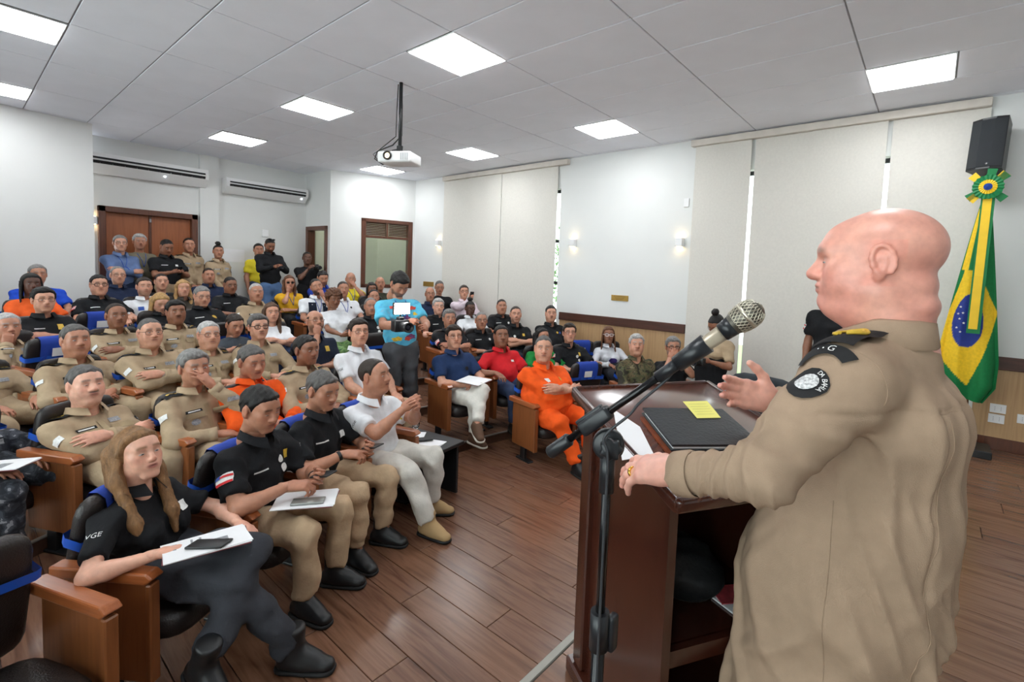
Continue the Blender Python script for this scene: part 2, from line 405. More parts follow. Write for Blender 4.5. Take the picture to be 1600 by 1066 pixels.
# inner window wall (runs PB -> PA seen from the hall, behind = +y)
dW = (Vector(PB)-Vector(PA)); LW = dW.length
def along(p0, p1, s, off=0.0):
    a = Vector(p0); d = (Vector(p1)-a).normalized(); n = Vector((d.y, -d.x)); q = a+d*s+n*off
    return q
wx0, wx1 = 0.05, 1.10
wall_open('wall_back_right', PA, PB, 0.15, wx0, wx1, 1.42, 2.83, 'white wall with the inner window in the back corner')
fr = MB()
angW = math.atan2(dW.y, dW.x)
def fbox(mb, s, z, ds, dz, dy, off, p0=PA, p1=PB, ang=angW, b=0.004):
    q = along(p0, p1, s, off); M = Matrix.Translation((q.x, q.y, z)) @ Matrix.Rotation(ang, 4, 'Z'); mb.box((0, 0, 0), (ds, dy, dz), b=b, M=M)
win = MB(); fbox(win, wx0+.045, 2.125, .09, 1.41, .17, .07); fbox(win, wx1-.045, 2.125, .09, 1.41, .17, .07); fbox(win, (wx0+wx1)/2, 2.80, wx1-wx0, .07, .17, .07); fbox(win, (wx0+wx1)/2, 1.45, wx1-wx0, .07, .17, .07); fbox(win, (wx0+wx1)/2, 2.47, wx1-wx0, .05, .14, .07); fbox(win, (wx0+wx1)/2, 2.64, .04, .30, .12, .07)
win3 = struct(win.build('window_3', m_mahog), 'mahogany framed inner window with louvres above')
for k in range(8):
    for s in (0.31, 0.83):
        lv = MB(); q = along(PA, PB, s, .05); M = Matrix.Translation((q.x, q.y, 2.52+k*0.033)) @ Matrix.Rotation(angW, 4, 'Z') @ Matrix.Rotation(0.6, 4, 'X'); lv.box((0, 0, 0), (0.46, 0.035, 0.007), M=M); lv.build('slat', m_mahog, win3)
gl = MB(); fbox(gl, (wx0+wx1)/2, 1.96, wx1-wx0-.16, .99, .006, .06, b=0); gl.build('pane', m_glass, win3)
# room behind the inner window
wallbox('wall_control_room', (XW+0.1, 6.0), (4.22, 6.0), 0, H, 0.08, m_cream); struct(bpy.data.objects['wall_control_room'], 'cream wall of the room behind the inner window')
t = thing('added_room_lamp', 'unseen lamp added to brighten the room behind the inner window', 'lamp', (4.9, 5.6, H-0.02))  # unseen lamp, added so the room behind the pane isn't dark
mb = MB(); mb.lathe([(0.10, 0.0), (0.12, -0.03), (0.08, -0.06)], n=16); mb.build('lamp_shade', mat('lamp_glow', (1, .97, .9), .5, var=0, emit=30), t)
wallbox('wall_corridor_side', (XW+.1, 4.6), (XW+.1, 6.05), 0, H, 0.08, m_cream, out=1); struct(bpy.data.objects['wall_corridor_side'])
# return wall with the open doorway
wall_open('wall_back_return', PB, PC, 0.12, 0.10, 0.92, 0.0, 2.62, 'short white return wall with a doorway')
dr = MB()
aR = math.atan2(PC[1]-PB[1], PC[0]-PB[0])
for s, z, ds, dz in ((.13, 1.55, .08, 2.14), (.89, 1.55, .08, 2.14), (.51, 2.585, .84, .08)): fbox(dr, s, z, ds, dz, .16, .05, PB, PC, aR)
d3 = struct(dr.build('door_2', m_mahog), 'mahogany door frame standing open in the corner')
dl = MB(); dl.box((4.26+.4, 5.90, 1.52), (0.80, 0.04, 2.05), b=0.004); dl.build('door_leaf', mat('door_leaf_cream', L(222, 226, 206), 0.5, var=0.02), d3)
dh = MB(); dh.tube([(4.98, 5.88, 1.5), (4.98, 5.82, 1.5), (4.88, 5.82, 1.5)], .01); dh.build('handle', m_black, d3)
# wall of the air conditioners with the double door
DX0, DX1 = 0.84, 2.16; DZ = 2.64
wall_open('wall_back', (PC[0]+0.1, PC[1]), PD, 0.15, PC[0]+0.1-DX1, PC[0]+0.1-DX0, 0.0, DZ, 'white back wall with double door and air conditioners')
mb = MB(); mb.box((2.34, 5.94, H/2), (0.29, 0.10, H)); struct(mb.build('wall_pillar', m_wall), 'shallow white pillar beside the double door')
mb = MB()
for x in (DX0+.045, DX1-.045): mb.box((x, 5.98, (0.5+DZ)/2), (0.09, 0.20, DZ-0.5), b=0.006)
mb.box(((DX0+DX1)/2, 5.98, DZ-0.045), (DX1-DX0, 0.20, 0.09), b=0.006)
d1 = struct(mb.build('door_1', m_mahog), 'wooden double door behind the standing men')
for s in (0, 1):
    x0 = DX0+.09 if s == 0 else (DX0+DX1)/2+.004; x1 = (DX0+DX1)/2-.004 if s == 0 else DX1-.09
    mb = MB(); mb.box(((x0+x1)/2, 6.0, (0.5+DZ-.09)/2), (x1-x0, 0.04, DZ-.09-0.5), b=0.003); q = mb.build('door_leaf', m_door, d1)
mb = MB(); mb.box(((DX0+DX1)/2, 5.97, 1.5), (0.035, 0.03, 2.1), b=0.004); mb.build('astragal', m_mahog, d1)
mb = MB(); mb.box(((DX0+DX1)/2+.0, 5.95, 2.47), (0.03, 0.03, 0.06), b=0.004); mb.build('door_bolt', m_metal, d1)
# left projecting wall
wallbox('wall_back_left', (0.68, 5.12), (-2.6, 4.65), 0, H+.1, 0.9, m_wall); struct(bpy.data.objects['wall_back_left'], 'white wall at the left, nearer than the door')
# outer walls beside and behind the camera
mb = MB(); bays = [(-5.6, -3.0), (-2.6, 0.0), (0.4, 3.0)]; edges = [-6.8]+[v for b_ in bays for v in b_]+[6.0]
for a, b in zip(edges[0::2], edges[1::2]): mb.box((-3.08, (a+b)/2, H/2), (0.16, b-a, H+.1))
for a, b in bays: mb.box((-3.08, (a+b)/2, 0.45), (0.16, b-a, 0.9)); mb.box((-3.08, (a+b)/2, (3.35+H)/2), (0.16, b-a, H-3.35+.1))
struct(mb.build('wall_left', m_wall), 'white left wall with three added windows, outside the picture')
for k, (a, b) in enumerate(bays):  # unseen windows added to throw flat daylight onto the ceiling
    mb = MB()
    for y in (a+.03, (a+b)/2, b-.03): mb.box((-3.08, y, 2.125), (0.06, 0.05, 2.45))
    for z in (0.93, 3.32): mb.box((-3.08, (a+b)/2, z), (0.06, b-a, 0.05))
    t = struct(mb.build('window_%d' % (k+4), m_white), 'unseen white framed window added in the left wall for daylight')
    mb = MB(); mb.box((-3.08, (a+b)/2, 2.125), (0.006, b-a-.05, 2.4)); mb.build('pane', m_glass, t)
wallbox('wall_front', (-3.1, -6.7), (XW+.2, -6.7), 0, H+.1, 0.15, m_wall, out=1); struct(bpy.data.objects['wall_front'], 'white wall behind the stage')
# ================================================================== FIGURES: signed-distance modelling
def A3(*p): return np.array(p if len(p) > 1 else p[0], float)
def unit(v): v = np.asarray(v, float); return v/max(1e-9, np.linalg.norm(v))
class Cap:
    """tapered capsule; ax/kx: the distance along axis ax is multiplied by kx (flattened section)"""
    def __init__(s, a, b, ra, rb, k=0.03, ax=None, kx=1.0, sub=False):
        s.a, s.b, s.ra, s.rb, s.k, s.sub = A3(a), A3(b), ra, rb, k, sub
        s.ax = None if ax is None else unit(ax); s.kx = kx
    def d(s, P):
        ab = s.b-s.a; q = P-s.a; t = np.clip((q@ab)/max(1e-9, ab@ab), 0, 1)
        v = q-t[..., None]*ab
        if s.ax is not None:
            c = v@s.ax; n2 = (v*v).sum(-1)+(s.kx*s.kx-1)*c*c
        else: n2 = (v*v).sum(-1)
        return np.sqrt(np.maximum(n2, 0))-(s.ra+t*(s.rb-s.ra))
    def box(s):
        r = max(s.ra, s.rb)*max(1.0, 1.0/s.kx); return np.minimum(s.a, s.b)-r, np.maximum(s.a, s.b)+r
class Ell:
    def __init__(s, c, r, k=0.02, M=None, sub=False):
        s.c, s.r, s.k, s.M, s.sub = A3(c), A3(r), k, M, sub
    def d(s, P):
        q = P-s.c
        if s.M is not None: q = q@s.M
        u = q/s.r; l = np.sqrt((u*u).sum(-1)); g = np.sqrt(((u/s.r)**2).sum(-1))
        return np.where(l > 1e-6, l*(l-1)/np.maximum(g, 1e-6), -s.r.min())
    def box(s):
        r = s.r.max() if s.M is not None else s.r
        return s.c-r, s.c+r
def smin(a, b, k):
    h = np.maximum(k-np.abs(a-b), 0)/k
    return np.minimum(a, b)-h*h*k*0.25
class SDF:
    def __init__(s, prims=None, cuts=None, noise=None):
        s.p = prims or []; s.cuts = cuts or []; s.noise = noise
    def eval(s, P):
        D = np.full(P.shape[:-1], 9.0)
        for q in s.p:
            if q.sub: D = -smin(-D, q.d(P), q.k)
            else: D = smin(D, q.d(P), q.k)
        if s.noise is not None: D = D+s.noise(P)
        for c in s.cuts: D = np.maximum(D, c(P))
        return D
    def mesh(s, h, pad=0.03):
        lo = np.min([q.box()[0] for q in s.p if not q.sub], 0)-pad; hi = np.max([q.box()[1] for q in s.p if not q.sub], 0)+pad
        n = np.ceil((hi-lo)/h).astype(int)+1
        ax = [lo[i]+h*np.arange(n[i]) for i in range(3)]
        D = np.full(n, 9.0)
        for q in s.p:
            a, b = q.box(); e = q.k+2.5*h
            i0 = np.maximum(0, np.floor((a-e-lo)/h).astype(int)); i1 = np.minimum(n, np.ceil((b+e-lo)/h).astype(int)+1)
            if (i1 <= i0).any(): continue
            sl = tuple(slice(i0[i], i1[i]) for i in range(3))
            G = np.stack(np.meshgrid(*[ax[i][sl[i]] for i in range(3)], indexing='ij'), -1)
            dq = q.d(G)
            if q.sub: D[sl] = -smin(-D[sl], dq, q.k)
            else: D[sl] = smin(D[sl], dq, q.k)
        if s.noise is not None or s.cuts:
            near = np.abs(D) < 0.06
            if s.cuts: near |= D < 0
            I = np.argwhere(near); P = lo+h*I
            dd = D[near]
            if s.noise is not None: dd = dd+s.noise(P)
            for c in s.cuts: dd = np.maximum(dd, c(P))
            D[near] = dd
        return snets(D, lo, h)
EDG = [(0, 1), (2, 3), (4, 5), (6, 7), (0, 2), (1, 3), (4, 6), (5, 7), (0, 4), (1, 5), (2, 6), (3, 7)]
CRN = np.array([[(c >> 2) & 1, (c >> 1) & 1, c & 1] for c in range(8)])
def snets(D, lo, h):
    S = D < 0; n = D.shape
    cnt = np.zeros(tuple(x-1 for x in n), np.int8)
    for c in CRN: cnt += S[c[0]:n[0]-1+c[0], c[1]:n[1]-1+c[1], c[2]:n[2]-1+c[2]]
    act = (cnt > 0) & (cnt < 8); I = np.argwhere(act)
    if len(I) == 0: return np.zeros((0, 3)), np.zeros((0, 4), int)
    idx = np.full(act.shape, -1, np.int64); idx[act] = np.arange(len(I))
    v = np.stack([D[I[:, 0]+c[0], I[:, 1]+c[1], I[:, 2]+c[2]] for c in CRN], 1)
    acc = np.zeros((len(I), 3)); num = np.zeros(len(I))
    for a, b in EDG:
        va, vb = v[:, a], v[:, b]; mk = (va < 0) != (vb < 0)
        t = np.where(mk, va/np.where(mk, va-vb, 1), 0)
        acc += mk[:, None]*(CRN[a]+t[:, None]*(CRN[b]-CRN[a])); num += mk
    V = lo+h*(I+acc/num[:, None])
    Fs = []
    for ax in range(3):
        u, w_ = (ax+1) % 3, (ax+2) % 3
        sl0 = [slice(None)]*3; sl1 = [slice(None)]*3
        sl0[ax] = slice(0, -1); sl1[ax] = slice(1, None)
        for q in (u, w_): sl0[q] = slice(1, n[q]-1); sl1[q] = slice(1, n[q]-1)
        a, b = S[tuple(sl0)], S[tuple(sl1)]; ch = np.argwhere(a != b)
        if len(ch) == 0: continue
        inside = a[ch[:, 0], ch[:, 1], ch[:, 2]]
        base = ch.copy(); base[:, u] += 1; base[:, w_] += 1
        def cell(du, dw):
            c = base.copy(); c[:, u] += du; c[:, w_] += dw; return idx[c[:, 0], c[:, 1], c[:, 2]]
        q = np.stack([cell(-1, -1), cell(0, -1), cell(0, 0), cell(-1, 0)], 1)
        q[~inside] = q[~inside][:, ::-1]
        Fs.append(q)
    return V, np.concatenate(Fs)
def wrinkle(amp, wl=0.09, seed=0, dirs=None):
    """cloth folds: ridged waves, bent by a slower wave"""
    rs = np.random.RandomState(seed); W = []
    for k in range(4):
        d = rs.normal(size=3); d[2] *= 1.6; d = d/np.linalg.norm(d)*2*PI/(wl*(0.7+0.9*rs.rand())); W.append((d, rs.rand()*6.28))
    def f(P):
        o = 0
        wv = 0.9*np.sin(P[..., 0]*17+seed)+0.9*np.sin(P[..., 2]*15+P[..., 1]*13)
        for d, ph in W: o = o+(0.5+0.5*np.sin(P@d+ph+wv))**2.2-0.35
        return -amp*o
    return f
# ------------------------------------------------------------------ head
def head_prims(v):
    jw = v.get('jaw', 1.0); fat = v.get('fat', 0.0); ns = v.get('nose', 1.0)
    P = [Ell((0, -0.014, 0.034), (0.078, 0.099, 0.090), 0.02),
         Ell((0, 0.030, -0.030), (0.061*jw+fat*.006, 0.064, 0.082), 0.03),
         Ell((0, 0.050, 0.045), (0.060, 0.046, 0.050), 0.03),
         Cap((-0.018, 0.074, -0.098), (0.018, 0.074, -0.098), 0.019, 0.019, 0.03)]
    for s in (-1, 1):
        P += [Ell((s*0.050*jw, 0.006, -0.062), (0.020+fat*.008, 0.032, 0.026+fat*.006), 0.035),
              Ell((s*0.043, 0.058, -0.012), (0.024, 0.026, 0.022), 0.03),
              Ell((s*0.035, 0.062, -0.050), (0.022+fat*.010, 0.024, 0.028), 0.03)]
    P += [Cap((-0.036, 0.080, 0.030), (0.036, 0.080, 0.030), 0.013, 0.013, 0.022)]
    for s in (-1, 1):
        P += [Ell((s*0.032, 0.104, 0.006), (0.021, 0.016, 0.012), 0.016, sub=True), Ell((s*0.031, 0.0795, 0.0045), (0.0165, 0.0135, 0.0125), 0.006)]
    P += [Cap((0, 0.090, 0.020), (0, 0.1115*1.0+0.004*(ns-1), -0.022), 0.0088*ns, 0.0135*ns, 0.014), Ell((0, 0.110, -0.026), (0.0135*ns, 0.012, 0.011), 0.010)]
    for s in (-1, 1): P.append(Ell((s*0.0145*ns, 0.100, -0.029), (0.009*ns, 0.012, 0.008), 0.008))
    P += [Ell((0, 0.084, -0.058), (0.028, 0.016, 0.019), 0.02),
          Ell((0, 0.0965, -0.0525), (0.021, 0.0085, 0.0055), 0.006), Ell((0, 0.095, -0.0635), (0.018, 0.0085, 0.0062), 0.006),
          Cap((-0.019, 0.104, -0.058), (0.019, 0.104, -0.058), 0.0028, 0.0028, 0.004, sub=True)]
    for s in (-1, 1):
        P += [Ell((s*0.083, -0.012, 0.000), (0.009, 0.020, 0.033), 0.008), Ell((s*0.080, -0.008, -0.026), (0.008, 0.011, 0.012), 0.008),
              Ell((s*0.094, -0.006, 0.004), (0.006, 0.009, 0.017), 0.006, sub=True)]
    P += [Cap((0, -0.018, -0.060), (0, -0.045, -0.205), 0.054+fat*.012, 0.058+fat*.012, 0.04)]
    if fat: P += [Ell((0, 0.035, -0.105), (0.048, 0.045, 0.024+fat*.012), 0.03)]
    return P
HEADV = {'m': {'jaw': 0.92}, 'f': {'jaw': 0.80, 'nose': 0.84}, 'r': {'jaw': 1.02, 'fat': 0.8, 'nose': 1.1}}
HCACHE = {}
def head_mesh(v, h):
    if (v, h) not in HCACHE: HCACHE[(v, h)] = SDF(head_prims(HEADV[v])).mesh(h)
    return HCACHE[(v, h)]
def sm01(x, a, b):
    t = np.clip((x-a)/(b-a), 0, 1); return t*t*(3-2*t)
def face_cols(V, skin, hairc, brow=0.8, beard=0.0, moust=0.0, lip=0.55, lipc=None):
    n = len(V); C = np.tile(np.array(skin), (n, 1)); x, y, z = np.abs(V[:, 0]), V[:, 1], V[:, 2]
    fr = sm01(y, 0.045, 0.07)
    def mix(C, c, w): return C*(1-w[:, None])+np.array(c)*w[:, None]
    red = np.array(skin)*np.array([1.04, 0.84, 0.82])
    C = mix(C, red, 0.55*fr*np.exp(-((x-0.045)/0.022)**2-((z+0.020)/0.022)**2))
    C = mix(C, red, 0.6*fr*np.exp(-(x/0.016)**2-((z+0.025)/0.014)**2))
    ear = sm01(x, 0.076, 0.084)*(np.abs(y+0.01) < 0.04)*(np.abs(z) < 0.05); C = mix(C, red, 0.5*ear)
    bz = 0.030-0.0*x+0.10*np.maximum(0, 0.03-x)*0-0.22*np.maximum(0, x-0.038)
    b = np.exp(-((z-bz-0.004)/0.0058)**2)*sm01(x, 0.008, 0.016)*(1-sm01(x, 0.046, 0.056))*fr
    C = mix(C, hairc, brow*b)
    low = sm01(-z, 0.028, 0.055)*sm01(y, -0.02, 0.02)*(1-sm01(-z, 0.112, 0.135))
    mouth = np.exp(-(x/0.022)**2-((z+0.058)/0.010)**2)*fr
    if beard > 0: C = mix(C, hairc, beard*low*(1-mouth))
    if moust > 0: C = mix(C, hairc, moust*np.exp(-(x/0.026)**4-((z+0.0425)/0.0065)**2)*fr)
    lc = lipc if lipc is not None else np.array(skin)*np.array([0.74, 0.46, 0.46])
    C = mix(C, lc, np.minimum(1, lip*1.35)*np.exp(-(x/0.022)**4-((z+0.058)/0.0090)**4)*sm01(y, 0.075, 0.09))
    C = mix(C, np.array(skin)*0.35, 0.9*np.exp(-(x/0.022)**4-((z+0.058)/0.0042)**2)*sm01(y, 0.08, 0.09))
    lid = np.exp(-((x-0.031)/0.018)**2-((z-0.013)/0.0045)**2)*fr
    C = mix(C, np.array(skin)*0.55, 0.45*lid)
    return C
def eyeball(n=10, closed=0.0):
    V = []; F = []; C = []
    for i in range(n//2+1):
        a = 0.5*PI*i/(n//2)*0.8
        for k in range(n):
            t = 2*PI*k/n
            V.append((0.0165*math.sin(a)*math.cos(t), 0.0125*math.cos(a), 0.0066*math.sin(a)*math.sin(t)*(1-closed)))
            C.append((0.015, 0.009, 0.006) if a < 0.50 else ((0.05, 0.03, 0.025) if i == n//2 else (0.46, 0.42, 0.40)))
    for i in range(n//2):
        for k in range(n): F.append((i*n+k, (i+1)*n+k, (i+1)*n+(k+1) % n, i*n+(k+1) % n))
    return np.array(V), np.array(F), np.array(C)
EYE = eyeball()
def head_full(v, h, skin, hairc, closed=0.0, **kw):
    V, F = head_mesh(v, h); C = face_cols(V, skin, hairc, **kw)
    Vs, Fs, Cs = [V], [F], [C]; n = len(V)
    for s in (-1, 1):
        ev = EYE[0].copy(); ev[:, 2] *= (1-closed)
        ev = ev*np.array([1, 1, 1.0])+np.array([s*0.031, 0.0832, 0.0040]); ev[:, 1] -= np.abs(ev[:, 0]-s*0.031)*0.18
        Vs.append(ev); Fs.append(EYE[1]+n); Cs.append(EYE[2]); n += len(ev)
    return np.concatenate(Vs), np.concatenate(Fs), np.concatenate(Cs)
# ------------------------------------------------------------------ hair
HAIRC = {}
def hair_mesh(style, h):
    key = (style, h)
    if key in HAIRC: return HAIRC[key]
    st = style.split('_')[0]
    def base(t, ex=0.0): return [Ell((0, -0.014, 0.034), (0.078+t+ex, 0.099+t, 0.090+t), 0.01), Ell((0, 0.050, 0.052), (0.058+t, 0.046+t, 0.044+t), 0.03)]
    Y = [-0.12, -0.08, -0.045, -0.020, 0.005, 0.018, 0.045, 0.065, 0.080, 0.12]
    HL = {'short': [-0.060, -0.055, -0.045, 0.030, 0.030, -0.005, 0.045, 0.068, 0.078, 0.085],
          'buzz': [-0.055, -0.050, -0.040, 0.032, 0.032, 0.005, 0.052, 0.074, 0.086, 0.090],
          'reced': [-0.060, -0.055, -0.045, 0.030, 0.030, 0.000, 0.075, 0.100, 0.118, 0.14],
          'full': [-0.070, -0.065, -0.055, 0.020, 0.022, -0.012, 0.040, 0.060, 0.068, 0.072],
          'fringe': [-0.060, -0.055, -0.045, 0.028, 0.028, 0.010, 0.060, 0.13, 0.14, 0.14],
          'long': [-0.11, -0.11, -0.10, -0.09, -0.06, -0.02, 0.035, 0.060, 0.074, 0.080],
          'bun': [-0.050, -0.045, -0.040, 0.026, 0.026, 0.010, 0.050, 0.068, 0.078, 0.085]}
    cutn = {'short': 'short', 'buzz': 'buzz', 'reced': 'reced', 'full': 'full', 'fringe': 'fringe', 'curly': 'full', 'bun': 'bun', 'long': 'long', 'braids': 'long', 'bob': 'long'}[st]
    hl = HL[cutn]; thick = {'short': 0.009, 'buzz': 0.004, 'reced': 0.007, 'full': 0.015, 'fringe': 0.005, 'curly': 0.030, 'bun': 0.006, 'long': 0.011, 'braids': 0.013, 'bob': 0.014}[st]
    pr = base(thick)
    if st == 'full': pr.append(Ell((0.015, 0.055, 0.098), (0.055, 0.035, 0.024), 0.02))
    if st == 'curly': pr += [Ell((0, -0.02, 0.07), (0.100, 0.110, 0.085), 0.02), Ell((0, 0.03, 0.10), (0.075, 0.065, 0.045), 0.02)]
    def cut(P): return (np.interp(P[..., 1], Y, hl)+0.0035*np.sin(P[..., 0]*140+P[..., 1]*90)+0.003*np.sin(P[..., 1]*210)-P[..., 2])*0.75
    cuts = [cut]
    if st == 'fringe': cuts.append(lambda P: (P[..., 2]-0.062-0.2*P[..., 1])*0.8)
    nz = {'curly': wrinkle(0.010, 0.035, 3), 'short': wrinkle(0.0025, 0.03, 1), 'full': wrinkle(0.003, 0.035, 2), 'long': wrinkle(0.003, 0.05, 4), 'bob': wrinkle(0.003, 0.05, 6)}.get(st)
    def taper(P):
        e = P[..., 2]-np.interp(P[..., 1], Y, hl)
        o = thick*1.15*(1-sm01(e, -0.002, 0.030))
        if st == 'fringe': o = np.maximum(o, thick*1.2*sm01(P[..., 2]-0.2*P[..., 1], 0.030, 0.060))
        return o+(nz(P) if nz is not None else 0)
    sd = SDF(pr, cuts, taper if st not in ('curly',) else nz); V, F = sd.mesh(h)
    if st in ('long', 'braids', 'bob', 'bun'):
        p2 = []
        if st == 'long':
            for s in (-1, 1):
                p2 += [Cap((s*0.072, -0.01, 0.04), (s*0.088, -0.015, -0.10), 0.026, 0.028, 0.03, ax=(1, 0, 0), kx=1.3), Cap((s*0.088, -0.015, -0.10), (s*0.080, 0.050, -0.30), 0.034, 0.030, 0.03, ax=(1, 0, 0), kx=1.3), Cap((s*0.080, 0.050, -0.30), (s*0.070, 0.070, -0.40), 0.030, 0.012, 0.03, ax=(1, 0, 0), kx=1.2)]
            p2 += [Cap((0, -0.095, 0.02), (0, -0.105, -0.22), 0.055, 0.045, 0.04, ax=(0, 1, 0), kx=1.6), Cap((-.05, -0.07, 0.02), (-.055, -0.085, -0.2), 0.05, 0.04, 0.04), Cap((.05, -0.07, 0.02), (.055, -0.085, -0.2), 0.05, 0.04, 0.04)]
        if st == 'bob': p2 += [Cap((s*0.075, -0.015, 0.03), (s*0.085, 0.0, -0.11), 0.028, 0.022, 0.03) for s in (-1, 1)]+[Cap((-.04, -0.08, 0.02), (-.04, -0.08, -0.12), 0.05, 0.04, 0.04), Cap((.04, -0.08, 0.02), (.04, -0.08, -0.12), 0.05, 0.04, 0.04)]
        if st == 'braids':
            for s in (-1, 1):
                for j in range(4): p2.append(Cap((s*0.08, -0.06+0.025*j, 0.03), (s*(0.095+0.004*j), -0.05+0.035*j, -0.30+0.02*j), 0.014, 0.009, 0.006))
            p2 += [Cap((0.03*j, -0.10, 0.0), (0.035*j, -0.115, -0.28), 0.018, 0.012, 0.008) for j in (-2, -1, 0, 1, 2)]
        if st == 'bun': p2 += [Ell((0, -0.045, 0.155), (0.045, 0.045, 0.040), 0.01)]
        def nn(P): return 0.0035*np.sin(P[..., 0]*180+6*np.sin(P[..., 2]*22))+0.004*np.sin(P[..., 2]*55+P[..., 1]*60) if st == 'bun' else 0.0055*(np.abs(np.sin(P[..., 0]*110+P[..., 1]*100+2.5*np.sin(P[..., 2]*16)))-0.5)
        V2, F2 = SDF(p2, [], nn).mesh(h); F = np.concatenate([F, F2+len(V)]); V = np.concatenate([V, V2])
    HAIRC[key] = npmesh('hair', V, F); return HAIRC[key]
# ------------------------------------------------------------------ hands: palm + five bent fingers
FING = [(-0.030, 0.088, 0.040, 0.024, 0.020), (-0.010, 0.094, 0.045, 0.028, 0.022), (0.010, 0.090, 0.042, 0.026, 0.021), (0.029, 0.080, 0.032, 0.020, 0.018)]
def hand_prims(curl=0.35, spread=0.1, thumb=(0.5, 0.4), curls=None, fat=1.0):
    """right hand, wrist at the origin, fingers along +Y, palm facing -Z, thumb on -X side (mirrored for the left)"""
    P = [Cap((-0.024, 0.030, 0), (-0.027, 0.080, 0), 0.015*fat, 0.013*fat, 0.02, ax=(0, 0, 1), kx=1.05), Cap((0.020, 0.030, 0), (0.026, 0.074, 0), 0.015*fat, 0.012*fat, 0.02), Cap((0, 0.010, 0), (0, 0.080, 0.002), 0.021*fat, 0.016*fat, 0.02), Cap((0, -0.03, 0), (0, 0.03, 0), 0.024*fat, 0.024*fat, 0.02, ax=(0, 0, 1), kx=1.25)]
    for i, (x, y, l1, l2, l3) in enumerate(FING):
        c = curls[i] if curls else curl; a0 = (i-1.4)*spread; p = A3(x, y, 0.001); ang = 0.0; r = 0.0090*fat if i < 3 else 0.0078*fat
        for j, l in enumerate((l1, l2, l3)):
            ang += c*(0.9, 1.25, 0.8)[j]
            d = A3(math.sin(a0)*math.cos(ang), math.cos(a0)*math.cos(ang), -math.sin(ang)); q = p+d*l
            P.append(Cap(p, q, r, r*0.90, 0.007 if j else 0.012)); p = q; r *= 0.90
    a, b = thumb
    p0 = A3(-0.022, 0.022, -0.006); d = unit(A3(-math.sin(a)*1.0, math.cos(a), -b)); p1 = p0+d*0.042; d2 = unit(d+A3(0.25, 0.35, -0.1)); p2 = p1+d2*0.032; d3 = unit(d2+A3(0.12, 0.25, -0.1)); p3 = p2+d3*0.026
    P += [Cap(p0, p1, 0.016*fat, 0.0115*fat, 0.016), Cap(p1, p2, 0.0110*fat, 0.0098*fat, 0.006), Cap(p2, p3, 0.0100*fat, 0.0080*fat, 0.006)]
    return P
HANDC = {}
def hand_mesh(kind, h):
    if (kind, h) not in HANDC:
        kw = {'relax': dict(curl=0.32, spread=0.06), 'flat': dict(curl=0.10, spread=0.10, thumb=(0.7, 0.2)), 'fist': dict(curl=1.0, spread=0.0, thumb=(0.25, 0.8)), 'grip': dict(curl=0.62, spread=0.03, thumb=(0.45, 0.9)), 'point': dict(curls=[0.15, 0.7, 0.8, 0.8], spread=0.0, thumb=(0.4, 0.7))}[kind]
        HANDC[(kind, h)] = SDF(hand_prims(**kw)).mesh(h)
    return HANDC[(kind, h)]
def frame(y, z):
    """3x3 with columns X,Y,Z; Y exact, Z as close as possible"""
    y = unit(y); x = np.cross(y, z); x = unit(x); z = np.cross(x, y); return np.stack([x, y, z], 1)
def ik(S, W, l1, l2, hint):
    d = W-S; D = np.linalg.norm(d)
    if D > (l1+l2)*0.985: W = S+d/D*(l1+l2)*0.985; d = W-S; D = np.linalg.norm(d)
    if D < 0.12: W = S+unit(d)*0.12; d = W-S; D = 0.12
    a = (l1*l1-l2*l2+D*D)/(2*D); hh = math.sqrt(max(0, l1*l1-a*a)); u = d/D
    p = hint-(hint@u)*u; p = unit(p)
    return S+u*a+p*hh, W
def rotm(yaw, pitch, roll=0.0):
    """head rotation: yaw about Z (+ left), pitch (+ down), roll"""
    return np.array(Matrix.Rotation(yaw, 3, 'Z') @ Matrix.Rotation(-pitch, 3, 'X') @ Matrix.Rotation(roll, 3, 'Y'))
def decal(sd, c, u, v, d, w, h, nx=6, ny=6, shape='rect', off=0.004):
    """a patch lying on the surface sd: grid of points marched along d"""
    c, u, v, d = A3(c), unit(u), unit(v), unit(d); G = []
    if shape == 'rect':
        S, T = np.meshgrid(np.linspace(-1, 1, nx), np.linspace(-1, 1, ny), indexing='ij')
    else:
        rr = np.linspace(0.001, 1, 5); tt = np.linspace(0, 2*PI, 17); R_, T_ = np.meshgrid(rr, tt, indexing='ij'); R_ = R_*(1 if shape == 'disc' else 0.72+0.28*np.sin(3*T_+9*w)*np.cos(2*T_+w*40)); S, T = R_*np.cos(T_), R_*np.sin(T_)
    P = c+S[..., None]*u*w/2+T[..., None]*v*h/2
    P, ok = march(sd, P, d)
    P = P-d*off
    a, b = S.shape; F = [(i*b+j, i*b+j+1, (i+1)*b+j+1, (i+1)*b+j) for i in range(a-1) for j in range(b-1)]
    return P.reshape(-1, 3), F
def march(sd, P, d):
    P = P.copy()
    for _ in range(26):
        D = sd.eval(P); P = P+d*(np.clip(D, -0.05, 0.15)*0.8)[..., None]
    return P, D
TXT = {}
def text2d(s, size=1.0):
    if s not in TXT:
        cu = bpy.data.curves.new('t', 'FONT'); cu.body = s; cu.align_x = 'CENTER'; cu.align_y = 'CENTER'; cu.resolution_u = 2
        ob = bpy.data.objects.new('t', cu); COL.objects.link(ob); dg = bpy.context.evaluated_depsgraph_get(); dg.update()
        me = ob.evaluated_get(dg).to_mesh(); V = np.array([v.co[:] for v in me.vertices]); F = [list(p.vertices) for p in me.polygons]
        bpy.data.objects.remove(ob); bpy.data.curves.remove(cu)
        hgt = max(1e-6, V[:, 1].max()-V[:, 1].min()); V = V-[(V[:, 0].max()+V[:, 0].min())/2, (V[:, 1].max()+V[:, 1].min())/2, 0]; TXT[s] = (V/hgt, F)
    return TXT[s]
